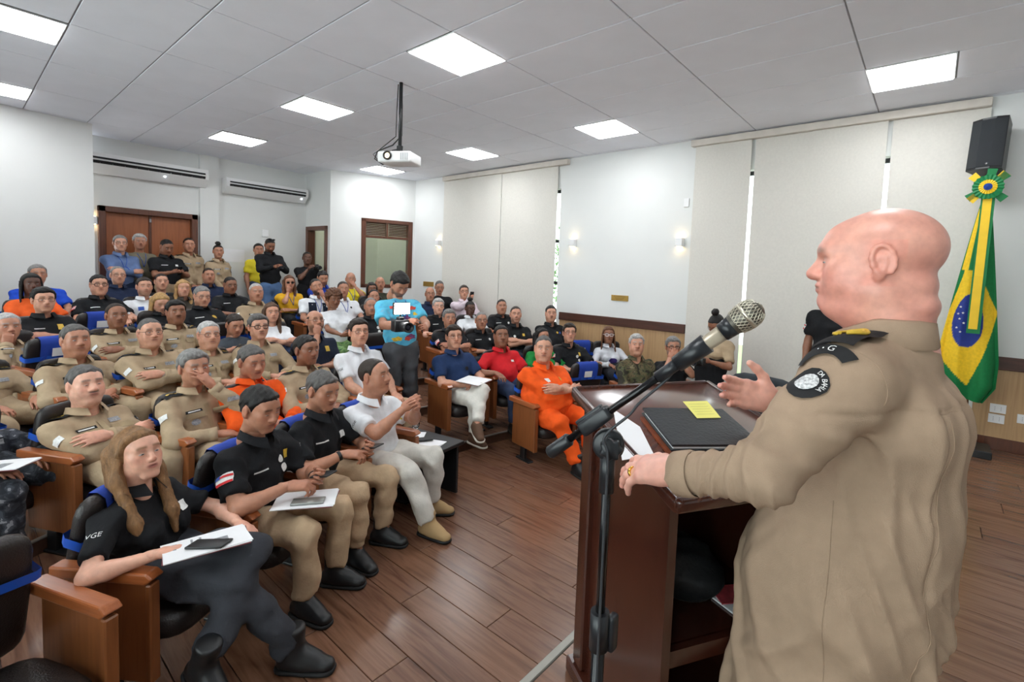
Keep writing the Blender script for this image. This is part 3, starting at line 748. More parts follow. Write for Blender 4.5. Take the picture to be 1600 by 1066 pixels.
def text_on(sd, s, c, u, v, d, height, off=0.006):
    V, F = text2d(s); P = A3(c)+V[:, :1]*unit(u)*height+V[:, 1:2]*unit(v)*height
    P, _ = march(sd, P, unit(d)); return P-unit(d)*off, F
# ================================================================== PERSON BUILDER
class FCap(Cap):
    """capsule with a flat end at b: sleeve cuffs and trouser hems"""
    def d(s, P):
        ab = s.b-s.a; L2 = max(1e-9, ab@ab); q = P-s.a; t0 = (q@ab)/L2; t = np.maximum(t0, 0)
        v = q-t[..., None]*ab
        return np.maximum(np.sqrt((v*v).sum(-1))-(s.ra+np.minimum(t, 1.2)*(s.rb-s.ra)), (t0-1)*math.sqrt(L2))
m_skin = mat_attr('skin', 0.42, sss=0.06, bump=0.08)
def hairmat(c): return mat('hair_%d_%d_%d' % tuple(int(x*9999) for x in c), c, 0.5, var=0.35, vscale=60, bump=0.5, bscale=260, stretch=(1, 1, 0.35), spec=0.35)
SK = {'pale': L(224, 170, 146), 'light': L(206, 152, 126), 'tan': L(184, 130, 104), 'brown': L(146, 98, 74), 'dark': L(112, 76, 60), 'deep': L(98, 66, 54)}
HC = {'black': L(24, 21, 20), 'dark': L(44, 34, 28), 'brown': L(84, 58, 40), 'grey': L(126, 124, 122), 'silver': L(176, 174, 172), 'salt': L(88, 85, 83), 'blond': L(176, 138, 88), 'caramel': L(132, 96, 62), 'auburn': L(96, 60, 38)}
SHOEC = {}
def shoe_mesh(kind):
    if kind in SHOEC: return SHOEC[kind]
    top = {'boot': 0.10, 'desert': 0.07, 'shoe': 0.01}[kind]
    pr = [Cap((0, -0.050, -0.045), (0, 0.040, -0.040), 0.040, 0.043, 0.03, ax=(1, 0, 0), kx=1.05), Cap((0, 0.030, -0.050), (0.004, 0.135, -0.060), 0.046, 0.040, 0.03, ax=(0, 0, 1), kx=1.25),
          Cap((0, -0.020, -0.02), (0, -0.012, top), 0.046, 0.050 if kind != 'shoe' else 0.042, 0.03), Cap((0, 0.0, 0.0), (0, 0.085, -0.035), 0.040, 0.034, 0.03)]
    if kind != 'shoe':
        for k in range(4): pr.append(Cap((-0.022, 0.030+0.018*k, 0.026-0.017*k+0.0), (0.022, 0.030+0.018*k, 0.026-0.017*k), 0.0055, 0.0055, 0.004))
    V, F = SDF(pr, [lambda P: -0.072-P[..., 2], lambda P: P[..., 2]-top-0.02]).mesh(0.010)
    up = npmesh('shoe', V, F)
    V, F = SDF([Cap((0, -0.055, -0.078), (0.004, 0.135, -0.078), 0.043, 0.045, 0.02), Cap((0, 0.06, -0.078), (0.004, 0.12, -0.078), 0.048, 0.046, 0.02)], [lambda P: np.abs(P[..., 2]+0.079)-0.011]).mesh(0.012)
    SHOEC[kind] = (up, npmesh('sole', V, F)); return SHOEC[kind]
def glasses_mesh(style):
    key = 'g_'+style
    if key in SHOEC: return SHOEC[key]
    mb = MB(); r = 0.0016 if style != 'thick' else 0.0032
    for s in (-1, 1):
        pts = []
        for k in range(15):
            a = 2*PI*k/14; x = 0.0245*math.copysign(abs(math.cos(a))**0.6, math.cos(a)); z = 0.0175*math.copysign(abs(math.sin(a))**0.6, math.sin(a))
            pts.append((s*0.034+x, 0.104-abs(s*0.034+x)*0.18, 0.004+z))
        mb.tube(pts, r, n=5, cap=False); mb.tube([(s*0.0585, 0.094, 0.010), (s*0.080, 0.06, 0.012), (s*0.087, -0.005, 0.012), (s*0.086, -0.025, 0.0)], r, n=5)
    mb.tube([(-0.0105, 0.103, 0.008), (0, 0.106, 0.010), (0.0105, 0.103, 0.008)], r, n=5)
    fr = mb.mesh('glasses'); ln = MB()
    for s in (-1, 1):
        ln.add([(s*0.034+0.022*math.cos(2*PI*k/12), 0.1035-abs(s*0.034+0.022*math.cos(2*PI*k/12))*0.18, 0.004+0.0155*math.sin(2*PI*k/12)) for k in range(12)], [tuple(range(12))])
    SHOEC[key] = (fr, ln.mesh('lens')); return SHOEC[key]
m_lens = mat('dark_lens', L(18, 18, 20), 0.1, var=0)
NP = [0]
def m4(R3, t, sc=(1, 1, 1)):
    M = Matrix.Identity(4)
    for i in range(3):
        for j in range(3): M[i][j] = float(R3[i, j]*sc[j])
        M[i][3] = float(t[i])
    return M
def ray_px(x, y): return AX_F+(x-PPX)/F_PX*AX_R-(y-PPY)/F_PX*AX_U
def on_cyl(x, y, R_):
    d = ray_px(x, y); a = d[0]**2+d[1]**2; e = CAM[:2]-O; b = 2*(e@d[:2]); c = e@e-R_*R_
    return CAM+d*((-b+math.sqrt(b*b-4*a*c))/(2*a))
SPK = A3(0.80, -4.20, 1.88)
def person(label, crown, zf, face=None, sex='m', s=0.96, hv=None, hs=1.0, hsc=(1, 1, 1), skin='light', hair='short', hc='dark', brow=0.8, beard=0.0, moust=0.0, look=None, lookoff=(0, 0), roll=0.0,
           top='polo', tc=(0.02, 0.02, 0.02), topmat=None, pants=None, pantsmat=None, shoes='shoe', shoec=None, pose='lap', pose2=None, legs='sit', stand=False, ho=0.10, fat=0.0, twist=0.0, res=0.018, hres=0.007,
           glasses=None, gc=None, extras=(), lip=0.72, lipc=None, closed=0.0, wr=0.0055, group='people seated in the audience', hands=('relax', 'relax'), bw=1.0, sleeve=None, wristc=None, lower=True):
    crown = A3(crown); hv = hv or ('f' if sex == 'f' else 'm')
    if face is None: fd = unit(np.append(O-crown[:2], 0))
    else: fd = A3(math.cos(face), math.sin(face), 0)
    hip_w = crown+fd*ho; rz = math.atan2(fd[1], fd[0])-PI/2
    root = thing('person', label, 'person', (hip_w[0], hip_w[1], zf), rz, group)
    ca, sa = math.cos(-rz), math.sin(-rz)
    def loc(p): q = A3(p)-A3(hip_w[0], hip_w[1], zf); return A3(ca*q[0]-sa*q[1], sa*q[0]+ca*q[1], q[2])
    NP[0] += 1; sd = NP[0]
    T = loc(crown); tgt = SPK if look is None else A3(look)
    g = loc(tgt)-T; yaw = math.atan2(-g[0], g[1]); pit = math.atan2(-g[2], math.hypot(g[0], g[1]))
    yaw = max(-1.35, min(1.35, yaw))+math.radians(lookoff[0]); pit = pit*0.8+math.radians(lookoff[1])
    RH = rotm(yaw, pit, roll); hs = hs*(0.95 if sex == 'f' else 1.0); hscv = A3(hsc)*hs
    Hc = T-RH@A3(0, -0.01, 0.122*hscv[2]); N = Hc+RH@A3(0, -0.03, 0)*hs+A3(0, -0.008, -0.168)*hs
    hz = (0.42 if not stand else 0.90*s)
    Hp = A3(0, 0, hz+0.03)
    U = unit(N-Hp); F0 = A3(-math.sin(twist), math.cos(twist), 0); Fc = unit(F0-(F0@U)*U); Xc = np.cross(Fc, U)
    sw = (0.178 if sex == 'm' else 0.152)*bw*s/0.96; SHR, SHL = N-U*0.088+Xc*sw, N-U*0.088-Xc*sw
    Ls = np.linalg.norm(N-Hp); Cc = N-U*min(0.175, Ls*0.42); Bc = Hp+(Cc-Hp)*0.42+Fc*(0.005+0.035*fat)
    wt = (1.0 if sex == 'm' else 0.88)*bw
    skinc = SK[skin] if isinstance(skin, str) else skin; hcol = HC[hc] if isinstance(hc, str) else hc
    # ---- arms
    l1, l2 = 0.275*s, 0.245*s
    th = hz+0.03+0.105
    def tgt_for(p, sgn):
        X = Xc*sgn
        if p == 'lap': return (A3(sgn*0.13, 0.27, th+0.012), A3(sgn*0.8, -0.5, -0.3), A3(-sgn*0.25, 1, -0.12), A3(0, 0, 1), 'relax')
        if p == 'lapc': return (A3(sgn*0.07, 0.22, th+0.02), A3(sgn*0.9, -0.4, -0.2), A3(-sgn*0.9, 0.5, -0.1), A3(0, 0.3, 1), 'relax')
        if p == 'cross': return (Cc-U*(0.075-0.045*fat+0.025*(sgn > 0))+Fc*(0.205+0.115*fat+0.015*(sgn > 0))-X*0.070, X*1.0-U*0.9+Fc*0.25, -X*1.0+U*0.12-Fc*0.05, Fc+U*0.3, 'relax')
        if p == 'chin': return (Hc+RH@A3(sgn*0.035, 0.105, -0.155)*hs, X*0.5-U*1.0+Fc*0.5, RH@A3(-sgn*0.15, 0.10, 1), Fc*1.0+X*0.3, 'fist')
        if p == 'mouth': return (Hc+RH@A3(sgn*0.055, 0.135, -0.125)*hs, X*0.6-U*1.0+Fc*0.4, RH@A3(-sgn*0.55, -0.12, 0.8), Fc*1.0+X*0.2, 'relax')
        if p == 'under': return (Cc-U*0.16+Fc*(0.17+0.04*fat)-X*0.06, X*1.0-U*0.8, -X*1.0+U*0.1, Fc+U*0.4, 'relax')
        if p == 'phone': return (A3(sgn*0.075, 0.31, th+0.10), A3(sgn*0.9, -0.5, -0.4), A3(-sgn*0.45, 0.9, 0.25), A3(sgn*0.75, 0.1, -0.5), 'grip')
        if p == 'tap': return (A3(sgn*0.10, 0.28, th+0.12), A3(sgn*0.9, -0.5, -0.3), A3(-sgn*0.55, 0.9, -0.05), A3(sgn*0.25, 0.1, 1), 'point')
        if p == 'rest': return (A3(sgn*0.245, 0.20, 0.635), A3(sgn*0.6, -0.9, -0.1), A3(-sgn*0.05, 1, -0.15), A3(0, 0, 1), 'relax')
        if p == 'down': return (SHR*0+A3(sgn*(sw+0.06), 0.06, hz-0.02)+A3(N[0], N[1], 0)*0.5, A3(sgn*0.4, -1, 0), A3(-sgn*0.05, 0.15, -1), A3(sgn*1, 0, 0), 'relax')
        if p == 'hold': return (A3(sgn*0.06, 0.30, N[2]-0.24)+A3(N[0], N[1], 0), A3(sgn*0.9, -0.3, -0.8), A3(-sgn*0.5, 0.9, 0.3), A3(sgn*0.8, 0, 0.2), 'grip')
        if p == 'cam': return (Hc+RH@A3(sgn*0.085, 0.155, -0.09), A3(sgn*0.8, 0.1, -1), A3(-sgn*0.4, 0.7, 0.5), A3(sgn*0.9, 0, 0.2), 'grip')
        if p == 'clasp': return (A3(sgn*0.045, 0.22, hz-0.02)+A3(N[0], N[1], 0)*0.6, A3(sgn*0.9, -0.4, 0), A3(-sgn*0.7, 0.3, -0.6), A3(0, 1, 0), 'relax')
        return p
    ARM = []
    for sgn, p, S_ in ((1, pose, SHR), (-1, pose2 or pose, SHL)):
        W, hint, hd, hb, kind = tgt_for(p, sgn)
        E_, W = ik(S_, A3(W), l1, l2, A3(hint)); ARM.append((S_, E_, W, unit(hd), A3(hb), kind, sgn))
    # ---- legs
    LEG = []
    for sgn in (1, -1):
        J = A3(sgn*0.085*wt, 0.02, hz+0.03)
        if stand: K, A, fdir = A3(sgn*0.10, 0.035, 0.49*s), A3(sgn*0.115, 0.0, 0.09), A3(sgn*0.15, 1, 0)
        elif legs == 'sit': K, A, fdir = A3(sgn*0.145, 0.44*s, 0.455), A3(sgn*0.135, 0.40*s+0.03, 0.09), A3(sgn*0.18, 1, 0)
        elif legs == 'wide': K, A, fdir = A3(sgn*0.22, 0.42*s, 0.445), A3(sgn*0.19, 0.44*s, 0.09), A3(sgn*0.3, 1, 0)
        elif legs == 'crossR':
            if sgn > 0: K, A, fdir = A3(-0.02, 0.45*s, 0.55), A3(-0.20, 0.62*s, 0.27), A3(-0.35, 1, -0.25)
            else: K, A, fdir = A3(-0.10, 0.44*s, 0.455), A3(-0.07, 0.42*s, 0.09), A3(0.05, 1, 0)
        elif legs == 'crossL':
            if sgn < 0: K, A, fdir = A3(0.02, 0.45*s, 0.55), A3(0.20, 0.62*s, 0.27), A3(0.35, 1, -0.25)
            else: K, A, fdir = A3(0.10, 0.44*s, 0.455), A3(0.07, 0.42*s, 0.09), A3(-0.05, 1, 0)
        else: K, A, fdir = [A3(q) for q in legs[0 if sgn > 0 else 1]]
        LEG.append((J, K, A, unit(fdir), sgn))
    # ---- the body itself: one skin figure
    nk = 1+0.15*fat
    bp = [Cap(Hp+U*0.03, Cc-U*0.04, 0.09*wt, 0.09*wt, 0.05, Fc, 1.4), Cap(SHL, SHR, 0.042, 0.042, 0.05), Cap(N-U*0.06, N+U*0.03, 0.052*nk, 0.050*nk, 0.04), Cap(A3(-0.08, 0, hz+.03), A3(0.08, 0, hz+.03), 0.08, 0.08, 0.05)]
    ar = (1.0 if sex == 'm' else 0.82)*(1+0.12*fat)
    for S_, E_, W, hd, hb, kind, sgn in ARM:
        mid = E_+(W-E_)*0.28
        bp += [Cap(S_, E_, 0.046*ar, 0.040*ar, 0.03), Cap(E_, mid, 0.041*ar, 0.043*ar, 0.02), Cap(mid, W, 0.043*ar, 0.027*ar, 0.02)]
    for J, K, A, fdir, sgn in LEG:
        bp += [Cap(J, K, 0.066, 0.052, 0.03), Cap(K, A, 0.048, 0.038, 0.03), Cap(A, A+fdir*0.10-A3(0, 0, 0.04), 0.03, 0.025, 0.02)]
    V, F = SDF(bp[1:3]+bp[4:10]).mesh(res*1.1); V2, F2 = SDF([bp[0], bp[3]]+bp[10:]).mesh(0.034)   # arms and neck fine, what the clothes cover coarse
    F = np.concatenate([F, F2+len(V)]); V = np.concatenate([V, V2]); C = np.tile(np.array(skinc), (len(V), 1))
    Vs, Fs, Cs = [V], [F], [C]; n = len(V)
    hV, hF, hC = head_full(hv, hres, skinc, hcol, closed=closed, brow=brow, beard=beard, moust=moust, lip=lip, lipc=lipc)
    Vs.append((hV*hscv)@RH.T+Hc); Fs.append(hF+n); Cs.append(hC); n += len(hV)
    for (S_, E_, W, hd, hb, kind, sgn), hk in zip(ARM, hands):
        kk = kind if hk == 'relax' else hk
        a, b = hand_mesh(kk, 0.0098 if hres > 0.0065 else 0.008 if hres > 0.005 else 0.0058); q = a*A3(sgn, 1, 1)*(s/0.96)*(0.98 if sex == 'm' else 0.86)
        q = q@frame(hd, hb).T+W; Vs.append(q); Fs.append((b if sgn > 0 else b[:, ::-1])+n); Cs.append(np.tile(np.array(skinc)*A3(1, .93, .92), (len(q), 1))); n += len(q)
    link('body', npmesh('body', np.concatenate(Vs), np.concatenate(Fs), True, np.concatenate(Cs)), m_skin, root)
    # ---- hair
    if hair:
        o = link('hair', hair_mesh(hair, 0.009 if hres > 0.0065 else 0.0075 if hres > 0.005 else 0.0055), hairmat(hcol), root); o.matrix_local = m4(RH, Hc, hscv)
    # ---- top
    tm = topmat or fabric(tc); kt = min(1.08, max(0.80, Ls/0.44)); bel = (0.145+0.045*fat)*kt
    sp = [Cap(Hp+U*0.05, Bc, 0.138*wt+0.025*fat, bel*wt+0.015*fat, 0.06, Fc, 1.22-0.10*fat), Cap(Bc, Cc-U*0.02, bel*wt, 0.136*wt*kt+0.012*fat, 0.07, Fc, 1.30-0.1*fat), Cap(SHL-U*0.005, SHR-U*0.005, 0.062, 0.062, 0.05), Cap(N-U*0.045, SHR+U*0.004, 0.052*nk, 0.055, 0.03), Cap(N-U*0.045, SHL+U*0.004, 0.052*nk, 0.055, 0.03), Cap(Cc+Xc*0.07*wt, Cc-Xc*0.07*wt, 0.112*kt, 0.112*kt, 0.06, Fc, 1.05)]
    if fat > 0.3: sp.append(Ell(Bc+Fc*(0.02+0.06*fat)+U*0.02, ((0.13+0.05*fat)*kt, (0.11+0.05*fat)*kt, (0.12+0.03*fat)*kt), 0.07))
    if sex == 'f': sp += [Ell(Cc-U*0.055+Fc*0.085+Xc*q*0.07, (0.062, 0.060, 0.062), 0.04) for q in (-1, 1)]
    longs = top in ('uni', 'long', 'jacket') if sleeve is None else sleeve > 1
    frac = sleeve if sleeve is not None else 0.74
    for S_, E_, W, hd, hb, kind, sgn in ARM:
        if longs:
            sp += [Cap(S_, E_, 0.064*ar, 0.056*ar, 0.03), FCap(E_, E_+(W-E_)*0.97, 0.057*ar, 0.043*ar, 0.025)]
        else: sp += [FCap(S_, S_+(E_-S_)*frac, 0.064*ar, 0.067*ar, 0.03)]
    SD = SDF(sp, [], wrinkle(wr, 0.10, sd)); V, F = SD.mesh(res)
    nm = {'polo': 'polo_shirt', 'tee': 't_shirt', 'uni': 'uniform_shirt', 'long': 'shirt', 'jacket': 'jacket', 'vest': 'shirt'}[top]
    shirt = link(nm, npmesh(nm, V, F), tm, root)
    if top in ('polo', 'uni', 'long', 'jacket', 'vest'):
        mb = MB(); ring = []
        op = 2.75 if top == 'uni' else 2.85
        Nc = N+U*0.012+Fc*0.012
        for k in range(17):
            a = -op+2*op*k/16; c_, s_ = -math.cos(a), math.sin(a); fr_ = abs(a)/op; dv = Xc*s_+Fc*c_; rr = 0.072*nk+0.012*max(0, c_)
            dz = U*(-0.035*max(0, c_))
            ring.append([Nc+dv*(rr+0.004)+dz-U*0.02, Nc+dv*(rr-0.002)+dz+U*0.030, Nc+dv*(rr+0.008)+dz+U*0.034, Nc+dv*(rr+0.024+0.016*fr_**4)+dz-U*(0.004+0.022*fr_**4)])
        mb.grid(ring); mb.build('collar', tm, shirt)
    if longs:
        for S_, E_, W, hd, hb, kind, sgn in ARM:
            mb = MB(); d_ = unit(W-E_); mb.tube([W-d_*0.055*1.0, W-d_*0.005], [0.046*ar, 0.044*ar], n=12); mb.build('cuff', tm, shirt)
    # ---- trousers and shoes
    pm = pantsmat or fabric(pants if pants is not None else L(40, 42, 50))
    if lower:
        tp = [Cap(A3(-0.075*wt, 0.0, hz+.035), A3(0.075*wt, 0.0, hz+.035), 0.112+0.02*fat, 0.112+0.02*fat, 0.05), Cap(Hp, Hp+U*0.06, 0.125*wt+0.02*fat, 0.125*wt+0.02*fat, 0.05, Fc, 1.2)]
        for J, K, A, fdir, sgn in LEG:
            up_ = unit(K-A); tp += [Cap(J, K, 0.092+0.018*fat, 0.072+0.010*fat, 0.04), FCap(K, A+up_*0.035, 0.070+0.008*fat, 0.060+0.008*fat, 0.03)]
        V, F = SDF(tp, [], wrinkle(wr*1.2, 0.12, sd+50)).mesh(res*(1.15 if res < 0.0155 else 1.45))
        tr = link('trousers', npmesh('trousers', V, F), pm, root)
        up, so = shoe_mesh(shoes)
        for J, K, A, fdir, sgn in LEG:
            R3 = frame(fdir, A3(0, 0, 1)); o = link('shoe', up, shoec or m_black, root); o.matrix_local = m4(R3, A)
            q = link('sole', so, mat('sole_black', L(20, 20, 22), 0.7) if shoes != 'shoe' or 'whitesole' not in extras else mat('sole_white', L(224, 220, 208), 0.6), o)
    inf = dict(root=root, shirt=shirt, SD=SD, Cc=Cc, U=U, Fc=Fc, Xc=Xc, N=N, SHR=SHR, SHL=SHL, ARM=ARM, LEG=LEG, Hc=Hc, RH=RH, hs=hscv, Hp=Hp, loc=loc, Bc=Bc, th=th)
    if glasses:
        a, b = glasses_mesh(glasses); o = link('glasses', a, gc or mat('frame_dark', L(30, 28, 28), 0.4), root); o.matrix_local = m4(RH, Hc, hscv)
        if glasses == 'sun': link('lens', b, m_lens, o)
    for e in extras: extra(inf, e)
    return inf
# ------------------------------------------------------------------ badges, patches, epaulettes
def col_obj(name, V, F, material, parent, smooth=True): return link(name, npmesh(name, V, F, smooth), material, parent)
m_gold = mat('gold_thread', L(214, 176, 60), 0.5, var=0.15, vscale=80)
m_patchblk = mat('patch_black', L(22, 22, 24), 0.8)
m_patchwht = mat('patch_white', L(226, 226, 224), 0.7, var=0.12, vscale=90)
m_patchgry = mat('patch_grey', L(150, 152, 156), 0.7, var=0.35, vscale=90)
m_red = mat('patch_red', L(206, 40, 44), 0.7)
m_blue = mat('patch_blue', L(44, 84, 170), 0.7)
m_khaki = fabric(L(176, 156, 126)); m_flap = fabric(L(164, 144, 114))
def chest_patch(f, x, z, w, h, name, material, shape='rect', tilt=0.0, off=0.005):
    c = f['Cc']+f['Xc']*x+f['U']*z+f['Fc']*0.34; u = f['Xc']*math.cos(tilt)+f['U']*math.sin(tilt); v = -f['Xc']*math.sin(tilt)+f['U']*math.cos(tilt)
    V, F = decal(f['SD'], c, u, v, -f['Fc'], w, h, 5, 4, shape, off); return col_obj(name, V, F, material, f['shirt'])
def arm_frame(f, sgn, t):
    S_, E_ = f['ARM'][0 if sgn > 0 else 1][:2]; ax = unit(S_-E_); out = f['Xc']*sgn*1.0+f['Fc']*0.45; out = unit(out-(out@ax)*ax); return S_+(E_-S_)*t+out*0.2, ax, out, np.cross(ax, out)
def arm_patch(f, sgn, t, w, h, name, material, shape='rect', off=0.005, parent=None):
    c, ax, out, side = arm_frame(f, sgn, t); V, F = decal(f['SD'], c, side, ax, -out, w, h, 5, 5, shape, off); return col_obj(name, V, F, material, parent or f['shirt'])
def extra(f, e):
    k, *a = e if isinstance(e, tuple) else (e,)
    if k == 'uniform':       # khaki officer: epaulettes, name tape, pocket flaps, sleeve badge
        for sgn, S_ in ((1, f['SHR']), (-1, f['SHL'])):
            c = S_-f['Xc']*sgn*0.040+f['U']*0.2+f['Fc']*0.008; V, F = decal(f['SD'], c, f['Xc'], f['Fc'], -f['U'], 0.125, 0.062, 7, 5, 'rect', 0.011); ep = col_obj('epaulette', V, F, m_patchblk, f['shirt'])
            for q in range(3):
                V, F = decal(f['SD'], c+f['Xc']*sgn*(0.030-0.024*q), f['Xc'], f['Fc'], -f['U'], 0.022, 0.022, 4, 4, 'disc', 0.016); col_obj('rank_star', V, F, m_gold, ep)
            chest_patch(f, sgn*0.085, -0.015, 0.105, 0.040, 'pocket_flap', m_flap, off=0.009)
        chest_patch(f, 0.085, 0.016, 0.105, 0.020, 'name_tape', m_patchblk); chest_patch(f, 0.085, 0.016, 0.08, 0.008, 'name_lettering', m_patchwht, off=0.007)
        chest_patch(f, -0.085, 0.035, 0.075, 0.03, 'badge', m_patchgry); chest_patch(f, 0.085, -0.06, 0.05, 0.042, 'round_badge', m_patchgry, 'disc')
        chest_patch(f, 0.0, -0.05, 0.032, 0.20, 'placket', m_flap, off=0.006)
        arm_patch(f, 1, 0.38, 0.062, 0.04, 'flag_patch', m_patchwht); p = arm_patch(f, -1, 0.40, 0.07, 0.078, 'sleeve_badge', m_patchblk, 'disc'); arm_patch(f, -1, 0.40, 0.042, 0.048, 'badge_emblem', m_patchgry, 'disc', 0.008, p)
    elif k == 'flag':
        p = arm_patch(f, 1, 0.42, 0.078, 0.058, 'flag_patch', m_patchwht)
        for q in (0.012, -0.024):
            c, ax, out, side = arm_frame(f, 1, 0.42); V, F = decal(f['SD'], c+ax*q, side, ax, -out, 0.078, 0.013, 5, 3, 'rect', 0.008); col_obj('red_stripe', V, F, m_red, p)
        V, F = decal(f['SD'], c+ax*0.016+side*(-0.026), side, ax, -out, 0.026, 0.028, 3, 3, 'rect', 0.009); col_obj('blue_canton', V, F, m_blue, p)
    elif k == 'text':        # ('text', string, where, height, colour)
        s_, where, hh, cm = a
        if where == 'arm': c, ax, out, side = arm_frame(f, 1, 0.42); V, F = text_on(f['SD'], s_, c, side, ax, -out, hh)
        else: c = f['Cc']+f['Xc']*where[0]+f['U']*where[1]+f['Fc']*0.34; V, F = text_on(f['SD'], s_, c, -f['Xc'], f['U'], -f['Fc'], hh)
        col_obj('lettering', V, F, cm, f['shirt'], False)
    elif k == 'patch': x, z, w_, h_, mm, *sh = a; chest_patch(f, x, z, w_, h_, 'badge', mm, sh[0] if sh else 'rect')
    elif k == 'name': chest_patch(f, 0.085, 0.02, 0.085, 0.009, 'name_lettering', m_patchwht)
    elif k == 'vest':
        for q in (-1, 1): chest_patch(f, q*0.098, -0.05, 0.105, 0.27, 'vest_panel', fabric(L(24, 30, 46)), off=0.012)
    elif k == 'lanyard':
        mb = MB(); N_ = f['N']; bot = f['Cc']-f['U']*0.07
        for sgn in (-1, 1):
            P = np.array([N_+f['Xc']*sgn*0.065+f['Fc']*0.3+(bot-N_-f['Xc']*sgn*0.065)*t for t in np.linspace(0.12, 1, 9)]); P, _ = march(f['SD'], P, -f['Fc']); mb.tube([p+f['Fc']*0.004 for p in P], 0.0045, n=5)
        mb.build('lanyard', a[0] if a else m_blue, f['shirt'])
    elif k == 'watch':
        S_, E_, W = f['ARM'][0 if a[0] > 0 else 1][:3]; d_ = unit(W-E_); mb = MB(); mb.tube([W-d_*0.035, W-d_*0.015], 0.031, n=14); q = mb.build('watch', a[1] if len(a) > 1 else m_black, f['root'])
    elif k == 'paper':       # sheet lying on the lap
        mb = MB(); M = Matrix.Translation((a[0], a[1], f['th']+a[2])) @ Matrix.Rotation(a[3], 4, 'Z') @ Matrix.Rotation(-0.10, 4, 'X'); mb.box((0, 0, 0), (0.21, 0.297, 0.004), M=M)
        held(f, mb, 'paper_sheet', mat('paper', L(236, 236, 238), 0.8, var=0.02), a[4], 'paper')
    elif k == 'phone':
        R_, L_ = f['ARM'][0], f['ARM'][1]; src = R_ if a[0] == 'R' else L_
        if a[0] == 'B': p = (R_[2]+L_[2])/2+unit(R_[3]+L_[3])*0.09
        else: p = src[2]+src[3]*0.085
        yv = unit(src[3]*0.6+A3(0, 0, 0.8)); R3 = frame(yv, A3(0, -0.8, 0.6)); mb = MB(); mb.box((0, 0, 0), (0.072, 0.15, 0.009), b=0.004, M=m4(R3, p)); held(f, mb, 'phone', m_black, a[1], 'phone')
def held(f, mb, name, material, label, cat):
    """a thing lying on or held by a figure: top-level, placed in the world"""
    R_ = f['root']; M = Matrix.Translation(R_.location) @ Matrix.Rotation(R_.rotation_euler[2], 4, 'Z')
    me = mb.mesh(name); me.transform(M); c = Vector((0, 0, 0))
    for v in me.vertices: c += v.co
    c /= len(me.vertices); me.transform(Matrix.Translation(-c)); o = link(name, me, material); o.location = c
    return tag(o, label, cat)
# ================================================================== AUDITORIUM CHAIRS
m_leather = mat('black_leather', L(38, 33, 32), 0.38, var=0.12, vscale=20, bump=0.25, bscale=160)
m_arm = mat_ramp('armrest_wood', [(0.3, L(138, 74, 38)), (0.5, L(166, 94, 52)), (0.7, L(150, 84, 44))], scale=3, detail=6, rough=0.28, stretch=(14, 1, 14), coat=0.3)
m_panel = mat_ramp('side_panel_wood', [(0.3, L(122, 70, 36)), (0.5, L(142, 84, 46)), (0.7, L(130, 76, 40))], scale=3, detail=6, rough=0.4, stretch=(12, 12, 1))
m_ribbon = mat('blue_ribbon', L(24, 84, 190), 0.45, var=0.06)
m_cover = mat('blue_cover', L(28, 62, 158), 0.85, var=0.08, bump=0.2, bscale=60)
def pad(w, d, h, n=4.0, nu=20, nv=14):
    """super-ellipsoid cushion"""
    def sp(c, e): return math.copysign(abs(c)**e, c)
    V = []; F = []
    for i in range(nv+1):
        a = -PI/2+PI*i/nv
        for k in range(nu):
            t = 2*PI*k/nu; e1, e2 = 2.0/3.2, 2.0/n
            V.append((w/2*sp(math.cos(a), e1)*sp(math.cos(t), e2), d/2*sp(math.cos(a), e1)*sp(math.sin(t), e2), h/2*sp(math.sin(a), e1)))
    for i in range(nv):
        for k in range(nu): F.append((i*nu+k, i*nu+(k+1) % nu, (i+1)*nu+(k+1) % nu, (i+1)*nu+k))
    return V, F
CH = {}
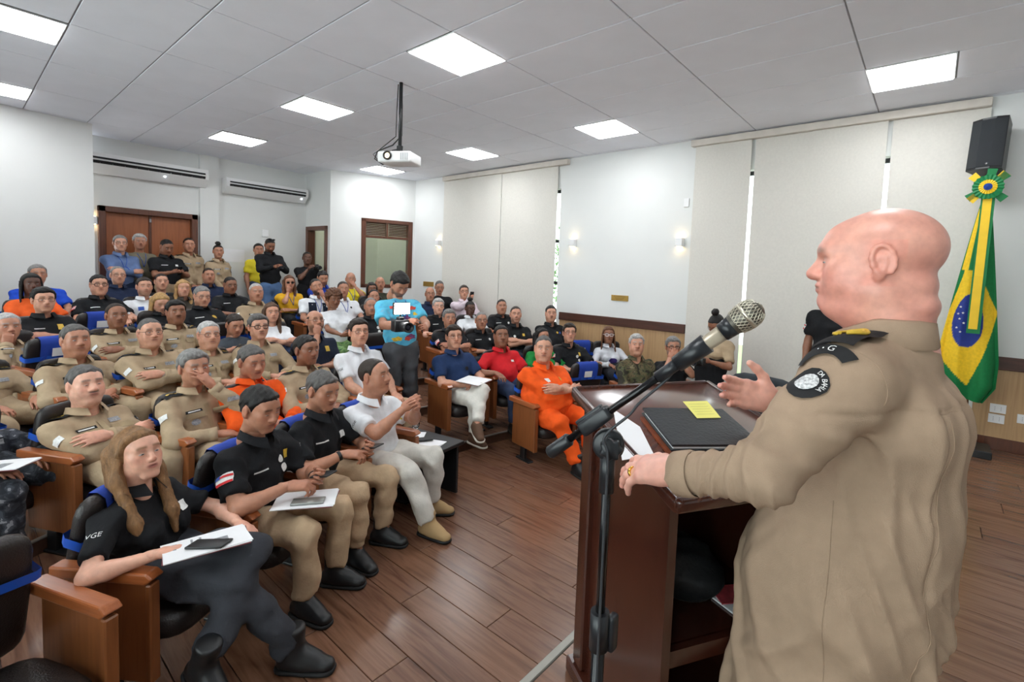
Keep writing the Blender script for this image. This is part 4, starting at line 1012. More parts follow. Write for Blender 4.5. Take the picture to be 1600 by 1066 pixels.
def chair_meshes():
    mb = MB(); V, F = pad(0.50, 0.50, 0.15); mb.add(V, F, True); mb.v = [(x, y+0.06, z+0.305-0.03*max(0, y)) for x, y, z in mb.v]; CH['seat'] = mb.mesh('seat')
    mb = MB(); V, F = pad(0.50, 0.50, 0.11, 7); T = Matrix.Translation((0, -0.235, 0.585)) @ Matrix.Rotation(math.radians(78), 4, 'X')
    mb.add([T @ Vector((x, y, z-0.30*x*x)) for x, y, z in V], F, True); CH['backrest'] = mb.mesh('backrest')
    mb = MB()
    r = []
    for sx, zz in ((-1, -1), (1, -1), (1, 1), (-1, 1)): r.append((sx*0.262, zz*0.064))
    for y in (0.095, 0.14): pass
    ring = [[T @ Vector((x, y, z-0.30*x*x)) for y in (0.06, 0.10)] for x, z in [(-0.262, 0.03), (-0.262, -0.05), (-0.24, -0.062), (-0.12, -0.064), (0, -0.064), (0.12, -0.064), (0.24, -0.062), (0.262, -0.05), (0.262, 0.03), (0.24, 0.06), (0.12, 0.062), (0, 0.062), (-0.12, 0.062), (-0.24, 0.06), (-0.262, 0.03)]]
    mb.grid(ring); CH['ribbon'] = mb.mesh('ribbon')
    for k, x in (('R', 0.29), ('L', -0.29)):
        mb = MB(); mb.box((x, 0.02, 0.335), (0.035, 0.40, 0.42), b=0.006); mb.box((x, 0.232, 0.335), (0.055, 0.028, 0.42), b=0.006); CH['panel'+k] = mb.mesh('side_panel')
        mb = MB(); pts = [(-0.24, 0.0), (0.23, 0.0), (0.262, -0.022), (0.225, -0.048), (-0.24, -0.048)]; M = Matrix.Translation((x+0.036, 0.0, 0.595)) @ Matrix.Rotation(PI/2, 4, 'Z') @ Matrix.Rotation(PI/2, 4, 'X')
        bm = bmesh.new(); vs = [bm.verts.new(M @ Vector((a, b, 0))) for a, b in pts]; vt = [bm.verts.new(M @ Vector((a, b, -0.072))) for a, b in pts]
        n = len(pts); bm.faces.new(vs[::-1]); bm.faces.new(vt)
        for i in range(n): bm.faces.new((vs[i], vs[(i+1) % n], vt[(i+1) % n], vt[i]))
        bmesh.ops.recalc_face_normals(bm, faces=bm.faces[:])
        bmesh.ops.bevel(bm, geom=bm.edges[:], offset=0.008, segments=2, affect='EDGES', profile=0.5)
        me = bpy.data.meshes.new('armrest'); bm.to_mesh(me); bm.free(); CH['arm'+k] = me
        mb = MB(); mb.box((x, 0.03, 0.065), (0.04, 0.08, 0.13), b=0.004); mb.box((x, 0.05, 0.008), (0.07, 0.24, 0.016), b=0.004); CH['foot'+k] = mb.mesh('foot')
    mb = MB(); g = []
    for i in range(9):
        x = -0.15+0.30*i/8; col = []
        for y, z in ((0.09, 0.062), (0.20, 0.061), (0.245, 0.045), (0.258, 0.0), (0.245, -0.045), (0.20, -0.061), (0.06, -0.064)): col.append(T @ Vector((x, y, z-0.30*x*x+0.004*math.sin(i*2.1+y*30))))
        g.append(col)
    mb.grid(g); CH['cover'] = mb.mesh('headrest_cover')
    mb = MB(); mb.add([T @ Vector((x, y, -0.0745-0.30*x*x)) for x, y in ((-0.06, 0.095), (0.06, 0.095), (0.06, 0.17), (-0.06, 0.17))], [(3, 2, 1, 0)]); CH['label'] = mb.mesh('paper_label')
chair_meshes()
for k_, me_ in CH.items():   # the seats are set close together
    for v_ in me_.vertices: v_.co.x *= 0.865; v_.co.y *= 0.88
def chair(label, x, y, zf, rz, arms='R', cover=False, ribbon=True):
    t = thing('auditorium_chair', label, 'chair', (x, y, zf), rz, 'black leather auditorium chairs in curved rows')
    link('seat', CH['seat'], m_leather, t); b = link('backrest', CH['backrest'], m_leather, t)
    if ribbon: link('ribbon', CH['ribbon'], m_ribbon, b)
    for k in arms:
        p = link('side_panel', CH['panel'+k], m_panel, t); link('armrest', CH['arm'+k], m_arm, p); link('foot', CH['foot'+k], m_black, p)
    if cover:
        c = link('headrest_cover', CH['cover'], m_cover, b); link('paper_label', CH['label'], mat('paper', L(236, 236, 238), 0.8, var=0.02), c)
    return t
def facing(x, y): d = O-np.array([x, y]); return math.atan2(d[1], d[0])-PI/2
def spare(label, x, row, arms='R', dR=-0.05, cover=True):
    R_ = RR[row]+dR; y = O[1]+math.sqrt(R_*R_-(x-O[0])**2); return chair(label, x, y, ZT[row], facing(x, y), arms, cover)
# ================================================================== AUDIENCE
CHAIRS = []
def aud(who, px, py, row, arms='R', cover=False, dR=0.0, seat=True, zoff=0.0, **kw):
    if row in (2, 3, 4) and px < 380: dR += 0.75*(380-px)/380
    crown = on_cyl(px, py, RR[row]+dR); zf = ZT[row]+zoff
    near = row <= 2
    if row == 1: kw.setdefault('wr', 0.0075)
    kw.setdefault('res', 0.0145 if row == 1 else 0.016 if row <= 3 else 0.020); kw.setdefault('hres', 0.0048 if row == 1 else 0.0056 if row == 2 else 0.0068 if row <= 4 else 0.0088)
    f = person(who, crown, zf, **kw); R_ = f['root']
    if seat: chair('leather seat of the '+who, R_.location[0], R_.location[1], zf, R_.rotation_euler[2], arms, cover)
    return f
BLK = L(27, 28, 31); NAVY = L(30, 40, 66); WHT = L(228, 230, 234); KH = L(174, 152, 124); KHP = L(190, 163, 132); JEAN = L(52, 66, 96); DJ = L(58, 60, 66); ORG = L(236, 88, 24)
WT = m_patchwht; BT = m_patchblk
KU = dict(top='uni', tc=KH, pants=KH, extras=('uniform',), shoes='boot')
m_camo = mat_ramp('woodland_camouflage', [(0.0, L(44, 40, 30)), (0.44, L(78, 80, 54)), (0.51, L(100, 88, 62)), (0.57, L(64, 58, 42)), (0.63, L(122, 112, 84))], scale=11, detail=2.5, rough=0.9, const=True, distortion=0.8)
m_urban = mat_ramp('grey_camouflage', [(0.0, L(34, 37, 44)), (0.47, L(52, 56, 64)), (0.55, L(74, 78, 86)), (0.64, L(150, 152, 158))], scale=22, detail=3, rough=0.9, const=True, distortion=0.5)
m_tie = mat_ramp('printed_blue_tee', [(0.0, L(196, 70, 60)), (0.36, L(84, 180, 214)), (0.50, L(96, 196, 226)), (0.66, L(70, 160, 205)), (0.70, L(230, 190, 90))], scale=7, detail=3, rough=0.85, distortion=0.6)
m_green = mat_ramp('green_print', [(0.3, L(60, 110, 60)), (0.5, L(120, 150, 90)), (0.7, L(40, 80, 50))], scale=16, detail=2, rough=0.9)
# ---- front row, left block
f = aud('person in black polo with papers on crossed legs, front row', 205, 671, 1, cover=True, dR=0.25, ho=0.12, sex='f', s=0.90, skin='pale', hair='long', hc='caramel', tc=BLK, pants=DJ, shoes='boot', hres=0.0044, lipc=L(176, 84, 80), lip=0.8,
    legs=((A3(0.10, 0.44, 0.455), A3(0.0, 0.66, 0.09), A3(-0.1, 1, 0)), (A3(0.0, 0.45, 0.555), A3(0.27, 0.44, 0.22), A3(0.35, 1, -0.35))), pose=(A3(0.22, 0.20, 0.645), A3(0.8, -0.7, -0.3), A3(-0.7, 0.8, -0.1), A3(0, 0.2, 1), 'relax'), pose2=(A3(-0.12, 0.30, 0.60), A3(-0.9, -0.3, -0.3), A3(0.3, 1, -0.2), A3(-0.2, 0, 1), 'relax'),
    extras=(('text', 'VGE', 'arm', 0.022, WT), ('patch', -0.09, 0.0, 0.062, 0.04, WT)))
FW = f
f = aud('person in black polo with flag sleeve holding a phone, front row', 410, 606, 1, cover=True, ho=-0.04, skin='tan', hair='short', hc='black', tc=BLK, pants=KHP, shoes='boot', hres=0.0044, look=(0.75, -2.5, 0.6), lookoff=(0, -10), pose='tap', pose2='phone', legs='sit', closed=0.55,
    extras=('flag', 'name', ('patch', -0.07, 0.035, 0.042, 0.042, WT, 'disc'), ('patch', -0.085, -0.02, 0.05, 0.05, WT, 'disc'), ('patch', -0.125, 0.045, 0.025, 0.05, m_gold), ('watch', -1)))
FB = f
f = aud('person in black polo tapping a phone beside the white polo', 507, 582, 1, cover=True, ho=-0.04, skin='tan', hair='short', hc='salt', tc=BLK, pants=KHP, shoes='boot', hres=0.0044, look=(1.15, -2.4, 0.6), lookoff=(0, -8), pose='tap', pose2='phone', closed=0.55, twist=0.1,
    extras=(('text', 'VGE', 'arm', 0.022, WT), 'name', ('patch', -0.10, 0.02, 0.055, 0.04, WT), ('watch', 1)))
FG = f
f = aud('person in white polo and white trousers, end of front row', 581, 562, 1, cover=True, arms='RL', ho=0.02, skin='tan', hair='reced', hc='dark', tc=WHT, pants=L(212, 208, 200), shoes='desert', shoec=mat('desert_suede', L(176, 146, 104), 0.9), hres=0.0044, look=(2.6, -4.0, 1.6), hv='r', fat=0.4, hs=1.02,
    pose=(A3(0.06, 0.33, 0.86), A3(0.9, -0.2, -1), A3(-0.5, 0.6, 0.6), A3(0.5, 0.3, 0.2), 'grip'), pose2=(A3(-0.05, 0.35, 0.84), A3(-0.9, -0.2, -1), A3(0.5, 0.6, 0.6), A3(-0.5, 0.3, 0.2), 'grip'),
    legs=((A3(0.12, 0.44, 0.455), A3(0.06, 0.58, 0.09), A3(0.0, 1, 0)), (A3(-0.16, 0.44, 0.46), A3(-0.20, 0.40, 0.09), A3(-0.5, 1, 0))),
    extras=(('text', 'VGE', 'arm', 0.022, BT), ('patch', -0.09, 0.02, 0.055, 0.032, m_gold)))
FWM = f
# ---- front row, right block
f = aud('person in orange uniform with folded arms by the lectern', 850, 525, 1, dR=-0.20, arms='RL', ho=0.03, s=1.0, hv='r', hs=1.06, skin='light', hair='buzz', hc='salt', top='uni', sleeve=0.98, tc=ORG, pants=ORG, shoes='boot', fat=1.25, bw=1.17, pose='cross', hres=0.005, look=(-0.3, -4.3, 1.6),
    legs=((A3(0.15, 0.42, 0.46), A3(0.06, 0.62, 0.09), A3(0.1, 1, 0)), (A3(-0.20, 0.42, 0.455), A3(-0.08, 0.66, 0.09), A3(-0.1, 1, 0))), extras=(('patch', 0.09, 0.05, 0.055, 0.03, WT), ('patch', -0.08, 0.05, 0.035, 0.035, m_gold, 'disc'), ('watch', -1)))
f = aud('person in green camouflage just beyond the lectern', 995, 523, 1, skin='light', hair='full', hc='silver', top='uni', topmat=m_camo, pantsmat=m_camo, shoes='boot', pose='lap', hres=0.005, arms='RL', hv='r')
f = aud('person in black t-shirt with both hands at the mouth', 1052, 527, 1, skin='tan', hair='full', hc='grey', top='tee', tc=BLK, pants=DJ, pose='mouth', hres=0.005, glasses='thick', beard=0.5, look=(1.5, -4.2, 1.4), arms='RL', extras=(('watch', -1),))
# ---- second row, left block
f = aud('person in grey camouflage at the left picture edge', -62, 604, 2, skin='tan', hair='short', hc='dark', top='uni', topmat=m_urban, pantsmat=m_urban, shoes='boot', pose='lap', extras=(('patch', -0.08, 0.0, 0.07, 0.03, m_patchgry), ('patch', -0.08, 0.04, 0.07, 0.03, m_patchgry)))
FU = f
f = aud('khaki officer, arms folded, just behind the leftmost black polo', 130, 572, 2, skin='pale', hair='short', hc='salt', hv='r', hs=1.0, moust=0.85, beard=0.08, fat=0.4, pose='cross', closed=0.5, **KU)
f = aud('khaki officer with hand over the mouth, second row', 301, 548, 2, skin='tan', hair='full', hc='grey', pose='lapc', pose2='mouth', look=(0.9, -4.2, 1.5), **{**KU, 'extras': ('uniform', ('watch', -1))})
f = aud('person in orange uniform looking down, second row', 394, 541, 2, skin='tan', hair='short', hc='salt', top='uni', tc=ORG, pants=ORG, shoes='boot', pose='lapc', look=(1.2, -3.0, 0.7), closed=0.6, extras=(('patch', 0.08, 0.02, 0.085, 0.016, WT), ('patch', -0.08, 0.05, 0.07, 0.03, BT)))
f = aud('khaki officer between the orange uniform and a white polo', 477, 525, 2, skin='brown', hair='short', hc='black', pose='lapc', look=(2.0, -3.8, 1.3), **KU)
f = aud('person with glasses in white polo, second row aisle seat', 560, 499, 2, arms='RL', skin='light', hair='full', hc='dark', tc=WHT, pants=KHP, shoes='boot', glasses='thin', pose='lap', legs='wide', extras=(('text', 'VGE', 'arm', 0.022, BT), ('patch', -0.09, 0.02, 0.055, 0.03, BT)))
# ---- second row, right block
f = aud('person in navy polo and white trousers with papers', 709, 509, 2, dR=-0.25, arms='RL', skin='light', hair='full', hc='dark', tc=L(34, 54, 92), pants=L(214, 212, 204), glasses='thin', pose='lapc', legs='crossL', shoec=mat('brown_suede', L(92, 66, 48), 0.8), hres=0.006, extras=('whitesole', ('watch', -1, m_metal), ('patch', -0.08, -0.02, 0.045, 0.045, BT, 'disc')))
FN = f
f = aud('person in red polo beside the navy polo', 783, 509, 2, dR=-0.22, skin='brown', hair='short', hc='black', hv='r', tc=L(206, 34, 42), pants=JEAN, pose='rest', pose2='lap', fat=0.4, hres=0.006, extras=(('patch', -0.09, 0.02, 0.05, 0.025, WT),))
f = aud('person in green top half hidden by the orange uniform', 846, 513, 2, dR=-0.1, sex='f', skin='tan', hair='long', hc='black', top='tee', tc=L(30, 130, 60), glasses='thin', pose='lap', lookoff=(20, 0))
f = aud('person with glasses in black polo behind the empty chair', 890, 506, 2, dR=-0.1, skin='light', hair='full', hc='dark', tc=BLK, glasses='thin', pose='lap', extras=('flag', ('patch', -0.06, 0.0, 0.04, 0.04, WT, 'disc'), ('patch', -0.10, 0.03, 0.03, 0.05, m_gold), ('patch', -0.09, -0.05, 0.04, 0.04, WT, 'disc')))
f = aud('person with white glasses and silver jacket', 951, 511, 2, dR=0.12, sex='f', skin='brown', hair='braids', hc='auburn', top='jacket', tc=L(206, 208, 214), glasses='thick', gc=m_white, pose='lap', arms='RL', extras=(('patch', 0.0, -0.10, 0.13, 0.09, mat('purple_print', L(58, 40, 110), 0.8), 'disc'),))
# ---- third row, left block
f = aud('khaki officer cut by the left picture edge, third row', -38, 520, 3, skin='tan', hair='short', hc='salt', pose='lap', **KU)
f = aud('khaki officer before the leftmost blue seat cover, third row', 116, 508, 3, skin='tan', hair='short', hc='salt', hv='r', hs=1.02, fat=0.6, bw=1.04, pose='lapc', **KU)
f = aud('khaki officer with glasses and folded arms, third row', 233, 498, 3, skin='light', hair='buzz', hc='salt', fat=0.3, glasses='thin', hv='r', pose='cross', **KU)
f = aud('khaki officer with thin glasses behind the hand-over-mouth officer', 325, 503, 3, skin='light', hair='short', hc='silver', glasses='thin', pose='lapc', hv='r', **KU)
f = aud('khaki officer with thick dark glasses behind the orange uniform', 403, 492, 3, skin='light', hair='full', hc='salt', glasses='thick', pose='lapc', moust=0.5, **KU)
f = aud('person with glasses, fist at mouth, dark polo, gold badge', 490, 486, 3, arms='RL', skin='tan', hair='fringe', hc='dark', beard=0.6, tc=L(34, 40, 56), glasses='thin', pose='chin', pose2='under', look=(1.6, -3.0, 2.6), extras=(('patch', -0.08, 0.03, 0.05, 0.06, m_gold),))
# ---- third row, right block
f = aud('person in black polo, arms folded, behind the navy polo', 702, 484, 3, arms='RL', skin='tan', hair='full', hc='grey', tc=BLK, pose='cross', extras=('flag',))
f = aud('person with glasses in black polo behind the red polo', 752, 488, 3, skin='tan', hair='buzz', hc='grey', tc=BLK, glasses='thin', pose='lap', extras=('flag', ('patch', -0.09, 0.02, 0.04, 0.04, WT, 'disc'), 'name'))
f = aud('person in black polo, arms folded, between red polo and wall', 806, 479, 3, skin='light', hair='buzz', hc='dark', tc=BLK, pose='cross', beard=0.3, extras=(('patch', -0.08, 0.02, 0.035, 0.04, m_gold), ('patch', 0.07, 0.0, 0.04, 0.04, WT, 'disc')))
f = aud('person in black polo seated by the wooden wall panel', 861, 478, 3, arms='RL', skin='light', hair='short', hc='black', hv='r', fat=0.4, tc=BLK, pose='lap', extras=('flag', ('patch', -0.06, 0.03, 0.035, 0.035, m_gold, 'disc'), ('patch', -0.11, 0.03, 0.035, 0.035, m_blue, 'disc')))
# ---- fourth row
f = aud('khaki officer with fist at the chin, left picture edge', 10, 490, 4, skin='tan', hair='short', hc='silver', pose='chin', pose2='under', **KU)
f = aud('khaki officer, arms folded, fourth row left', 181, 475, 4, skin='brown', hair='reced', hc='dark', pose='cross', moust=0.3, **KU)
f = aud('khaki officer behind the officer with thin glasses, fourth row', 274, 470, 4, skin='brown', hair='full', hc='black', hv='r', moust=0.6, pose='lapc', **KU)
f = aud('person in dark grey shirt leaning behind the officers', 368, 492, 4, skin='tan', hair='short', hc='dark', top='tee', tc=L(74, 80, 88), ho=-0.05, pose='lapc', look=(1.5, 0, 0.6))
f = aud('person in white t-shirt with folded arms', 424, 474, 4, sex='f', skin='light', hair='long', hc='brown', top='tee', tc=WHT, pants=JEAN, pose='cross')
f = aud('person in white t-shirt and green trousers with a phone', 522, 454, 4, sex='f', skin='brown', hair='curly', hc='auburn', top='tee', tc=WHT, pantsmat=m_green, pose='phone', look=(2.2, -1.2, 0.9), extras=(('phone', 'B', 'phone held by the white t-shirt and green trousers'),))
f = aud('person in black polo with round badges, left of cameraman', 579, 466, 4, arms='RL', skin='tan', hair='reced', hc='grey', moust=0.9, tc=BLK, pose='lap', extras=(('patch', -0.06, 0.0, 0.045, 0.045, WT, 'disc'), ('patch', -0.10, 0.0, 0.03, 0.05, m_gold), ('patch', -0.07, -0.06, 0.05, 0.05, WT, 'disc')))
f = aud('person with glasses in black polo, right of the cameraman', 685, 467, 4, arms='RL', skin='pale', hair='full', hc='silver', tc=BLK, glasses='thin', pose='lap', extras=('flag', 'name'))
f = aud('person in white polo right of the cameraman', 735, 471, 4, sex='f', skin='deep', hair='bun', hc='black', tc=WHT, glasses='thin', pose='lap', look=(2.5, -2.5, 0.8))
f = aud('person in black polo against the far blind', 784, 468, 4, arms='RL', skin='tan', hair='buzz', hc='black', tc=BLK, pose='lap', hv='r', extras=('name', ('patch', -0.09, 0.02, 0.04, 0.04, WT, 'disc')))
# ---- fifth row
f = aud('person with glasses in black polo, arms folded, far left', 67, 450, 5, skin='light', hair='full', hc='black', tc=BLK, glasses='thin', pose='cross', extras=('flag', 'name', ('patch', -0.08, 0.03, 0.05, 0.06, m_gold)))
f = aud('person in dark jacket looking down, fifth row', 252, 459, 5, sex='f', skin='light', hair='long', hc='blond', top='jacket', tc=BLK, pose='lapc', look=(1.0, 0.5, 0.5), closed=0.5)
f = aud('person in black polo with large gold badge looking down', 316, 448, 5, skin='light', hair='short', hc='grey', hv='r', fat=0.7, tc=BLK, glasses='thin', pose='lapc', look=(1.4, -1, 0.8), extras=('name', ('patch', -0.08, 0.02, 0.06, 0.06, m_gold, 'disc')))
f = aud('khaki officer, hands folded, fifth row', 400, 443, 5, skin='tan', hair='buzz', hc='silver', hv='r', fat=0.5, pose='lapc', **KU)
f = aud('person in white shirt and dark vest, head tilted', 491, 436, 5, skin='tan', hair='buzz', hc='black', beard=0.8, top='polo', tc=WHT, roll=0.25, pose='lapc', pose2='chin', extras=('vest', 'lanyard'))
f = aud('person in white polo with blue lanyard, fifth row', 536, 440, 5, skin='tan', hair='buzz', hc='dark', tc=WHT, pose='lap', extras=('lanyard', ('patch', -0.08, 0.03, 0.03, 0.03, BT)))
f = aud('person in black polo behind the round-badge polo', 584, 453, 5, skin='tan', hair='reced', hc='black', tc=BLK, pose='lap', arms='RL')
f = aud('person with glasses in dark blue polo, fifth row right', 672, 449, 5, skin='tan', hair='fringe', hc='dark', tc=NAVY, glasses='thin', pose='lap', arms='RL')
f = aud('person in pale pink shirt raising a phone', 725, 446, 5, skin='light', hair='short', hc='dark', top='long', tc=L(222, 206, 216), glasses='thin', pose=(A3(0.03, 0.30, 0.93), A3(0.7, 0.1, -1), A3(-0.2, 0.4, 0.9), A3(0.3, 1, 0), 'grip'), pose2='lap', arms='RL', extras=(('phone', 'R', 'phone raised by the person in the pink shirt'),))
# ---- sixth row
f = aud('person in orange vest, sixth row far left', 48, 428, 6, sex='f', skin='deep', hair='braids', hc='black', top='tee', tc=L(232, 96, 40), pose='lap')
f = aud('person with thick glasses in black polo, sixth row', 154, 430, 6, skin='light', hair='short', hc='black', hv='r', fat=0.5, tc=BLK, glasses='thick', pose='lap', extras=('flag', 'name'))
f = aud('person in white shirt with blue badge, sixth row', 225, 434, 6, skin='light', hair='short', hc='dark', beard=0.35, top='polo', tc=WHT, pose='lap', extras=(('patch', 0.08, 0.0, 0.06, 0.05, m_blue),))
f = aud('person in brown jacket, sixth row beside the white shirt', 286, 438, 6, sex='f', skin='light', hair='long', hc='blond', top='jacket', tc=L(60, 54, 48), pose='lap')
f = aud('person with glasses in black polo, hands folded, sixth row', 360, 433, 6, skin='brown', hair='buzz', hc='black', hv='r', tc=BLK, glasses='thin', pose='lapc', look=(2, 0, 1), extras=('name',))
f = aud('person in sunglasses and yellow top, hand at mouth', 452, 431, 6, sex='f', skin='tan', hair='long', hc='auburn', top='tee', tc=L(222, 170, 40), glasses='sun', pose='chin', pose2='under', pants=BLK, extras=('lanyard',))
f = aud('person in royal blue polo behind the vest', 505, 424, 6, skin='tan', hair='short', hc='black', beard=0.5, top='polo', tc=L(34, 64, 160), pose='phone', look=(3, 2, 1.0))
f = aud('person in yellow shirt with hand on the face', 548, 426, 6, skin='tan', hair='fringe', hc='grey', top='tee', tc=L(226, 206, 52), pose='lap', pose2='mouth', extras=('lanyard',))
f = aud('person in black top just below the inner window', 581, 442, 6, dR=-0.35, sex='f', skin='brown', hair='bob', hc='black', top='tee', tc=BLK, pose='lap')
f = aud('person in olive shirt below the inner window', 594, 433, 6, skin='tan', hair='fringe', hc='dark', top='tee', tc=L(60, 62, 50), pose='lap', arms='RL')
f = aud('person with glasses in black tee by the brass plaque', 687, 439, 6, dR=-0.45, skin='tan', hair='buzz', hc='salt', top='tee', tc=BLK, glasses='thin', pose='lap', arms='RL', look=(3.5, 0, 0.9))
# ---- last row
f = aud('person in bright blue shirt, last row far left', 58, 414, 7, dR=-0.1, skin='tan', hair='short', hc='grey', top='tee', tc=L(32, 74, 190), pose='lap', bw=1.1)
f = aud('person with glasses in navy polo below the standing people', 184, 417, 7, dR=-0.1, skin='light', hair='reced', hc='grey', top='polo', tc=NAVY, glasses='thin', pose='lap')
f = aud('person in dark tee with lanyard, last row', 252, 428, 7, dR=-0.15, skin='light', hair='buzz', hc='dark', top='tee', tc=BLK, pose='lap', extras=('lanyard',))
f = aud('person in dark navy polo, last row below standing officers', 326, 419, 7, dR=-0.1, skin='tan', hair='buzz', hc='dark', hv='r', tc=NAVY, pose='lap')
# ---- spare chairs
chair('empty leather seat at the lower left picture corner', -0.64, -2.01, 0.0, math.atan2(-0.93, 0.364)-PI/2, 'RL')
spare('empty leather seat with blue cover beside the orange uniform', 3.96, 1, 'R', cover=True)
spare('empty leather seat with blue cover beside the white glasses', 4.83, 2, 'R', dR=0.05, cover=True)
spare('empty leather seat with blue cover at far left, fourth row', -0.03, 4, 'R', cover=True)
spare('empty leather seat with blue cover, fifth row left', 0.42, 5, 'R', cover=True)
spare('empty leather seat in the third row by the aisle', 2.72, 3, 'RL', cover=False)
# ---- standing people
ST = dict(stand=True, group='people standing at the back', ho=0.0, res=0.02, hres=0.0085)
def on_y(px, py, Y): d = ray_px(px, py); return CAM+d*((Y-CAM[1])/d[1])
def on_t(px, py, t): return CAM+ray_px(px, py)*t
fs = math.radians(-75)
person('standing person in blue shirt with lanyard, arms folded', on_y(187.5, 368, 5.40), 0.5, face=fs, skin='light', hair='short', hc='grey', top='long', tc=L(98, 118, 158), pants=NAVY, glasses='thin', pose='cross', extras=('lanyard',), **ST)
person('standing person in olive tee with lanyard before the door', on_y(218, 366, 5.68), 0.5, face=fs, skin='tan', hair='full', hc='silver', top='tee', tc=L(128, 122, 104), pants=DJ, pose='down', extras=('lanyard',), **ST)
person('standing person in black polo looking at a phone', on_y(262, 375, 5.35), 0.5, face=fs, skin='brown', hair='buzz', hc='black', hv='r', tc=BLK, pants=KHP, pose='hold', pose2='hold', look=(1.9, 3.6, 1.2), bw=1.05, extras=('name', ('patch', -0.09, 0.02, 0.05, 0.03, WT), ('phone', 'B', 'phone held by the standing black polo')), **ST)
person('standing khaki officer by the door jamb', on_y(295, 372, 5.62), 0.5, face=fs, skin='tan', hair='buzz', hc='black', pose='clasp', **{**KU, **ST})
person('standing khaki officer before the white pillar', on_y(341, 383, 5.50), 0.5, face=fs, sex='f', s=0.93, skin='tan', hair='bun', hc='black', pose='clasp', **{**KU, **ST})
person('standing person in yellow shirt behind the photographer in black', on_y(404, 381, 5.75), 0.5, face=fs, skin='tan', hair='short', hc='black', top='tee', tc=L(226, 206, 52), pants=JEAN, pose='down', **ST)
f = person('standing photographer in black long sleeves, sunglasses pushed up', on_y(423, 374, 5.2), 0.5, face=math.radians(-85), skin='brown', hair='buzz', hc='black', beard=0.7, top='long', tc=BLK, pants=L(84, 112, 152), pose='hold', look=(3.0, 3.6, 1.2), bw=1.05, **ST)
FPH = f
f = person('standing camera operator in black near the doorway', on_y(480, 394, 5.35), 0.5, face=math.radians(-95), s=0.93, skin='dark', hair='buzz', hc='black', top='tee', tc=BLK, pants=BLK, pose=(A3(0.05, 0.20, 1.25), A3(0.8, -0.1, -1), A3(-0.3, 0.7, 0.6), A3(0.9, 0, 0.2), 'grip'), pose2='down', **ST)
FCM = f
PR_ = mat('print_red', L(196, 70, 56), 0.8, var=0.3, vscale=60); PY_ = mat('print_yellow', L(226, 190, 60), 0.8, var=0.3, vscale=60); PV_ = mat('print_violet', L(110, 60, 110), 0.8, var=0.4, vscale=60)
f = person('standing camera operator in printed blue t-shirt', on_t(629, 429, 4.95), 0.1, extras=(('patch', 0.10, 0.075, 0.11, 0.05, PR_, 'splat'), ('patch', -0.11, 0.065, 0.13, 0.055, PR_, 'splat'), ('patch', -0.03, -0.05, 0.12, 0.12, PV_, 'splat'), ('patch', 0.01, -0.09, 0.08, 0.09, PR_, 'splat'), ('patch', 0.05, -0.11, 0.085, 0.08, PY_, 'splat'), ('patch', -0.07, -0.235, 0.15, 0.07, PV_, 'splat'), ('patch', -0.02, -0.25, 0.10, 0.06, PR_, 'splat'), ('patch', 0.08, -0.25, 0.13, 0.06, PY_, 'splat'), ('patch', -0.12, 0.0, 0.05, 0.05, PY_, 'splat'), 'lanyard'), face=math.radians(-100), s=0.97, skin='tan', hair='full', hc='black', beard=0.6, top='tee', topmat=m_tie, pants=L(74, 76, 80), look=(2.2, -0.6, 1.25), closed=0.5, pose=(A3(0.12, 0.32, 1.20), A3(0.9, -0.2, -0.8), A3(-0.4, 0.8, 0.4), A3(0.8, 0, 0.2), 'grip'), pose2=(A3(-0.10, 0.34, 1.16), A3(-0.9, -0.2, -0.8), A3(0.4, 0.8, 0.2), A3(-0.8, 0, 0.2), 'grip'), **{**ST, 'group': 'camera crew', 'hres': 0.0066, 'res': 0.017})
FVG = f
f = person('standing photographer in khaki shirt and black trousers', on_t(1116, 494, 5.45), 0.0, face=math.radians(-185), sex='f', s=0.93, skin='brown', hair='bun', hc='black', top='uni', sleeve=0.78, tc=KH, pants=BLK, glasses='thin', pose='hold', look=(4.2, -2.3, 0.9), extras=(('patch', 0.085, 0.02, 0.08, 0.012, BT),), **{**ST, 'group': 'camera crew', 'hres': 0.0066, 'res': 0.017})
FFO = f
person('person in black polo half hidden behind the speaker', on_t(1305, 440, 4.9), 0.0, face=math.radians(170), skin='brown', hair='short', hc='black', tc=BLK, pants=DJ, pose='down', extras=('flag',), **{**ST, 'group': 'camera crew'})
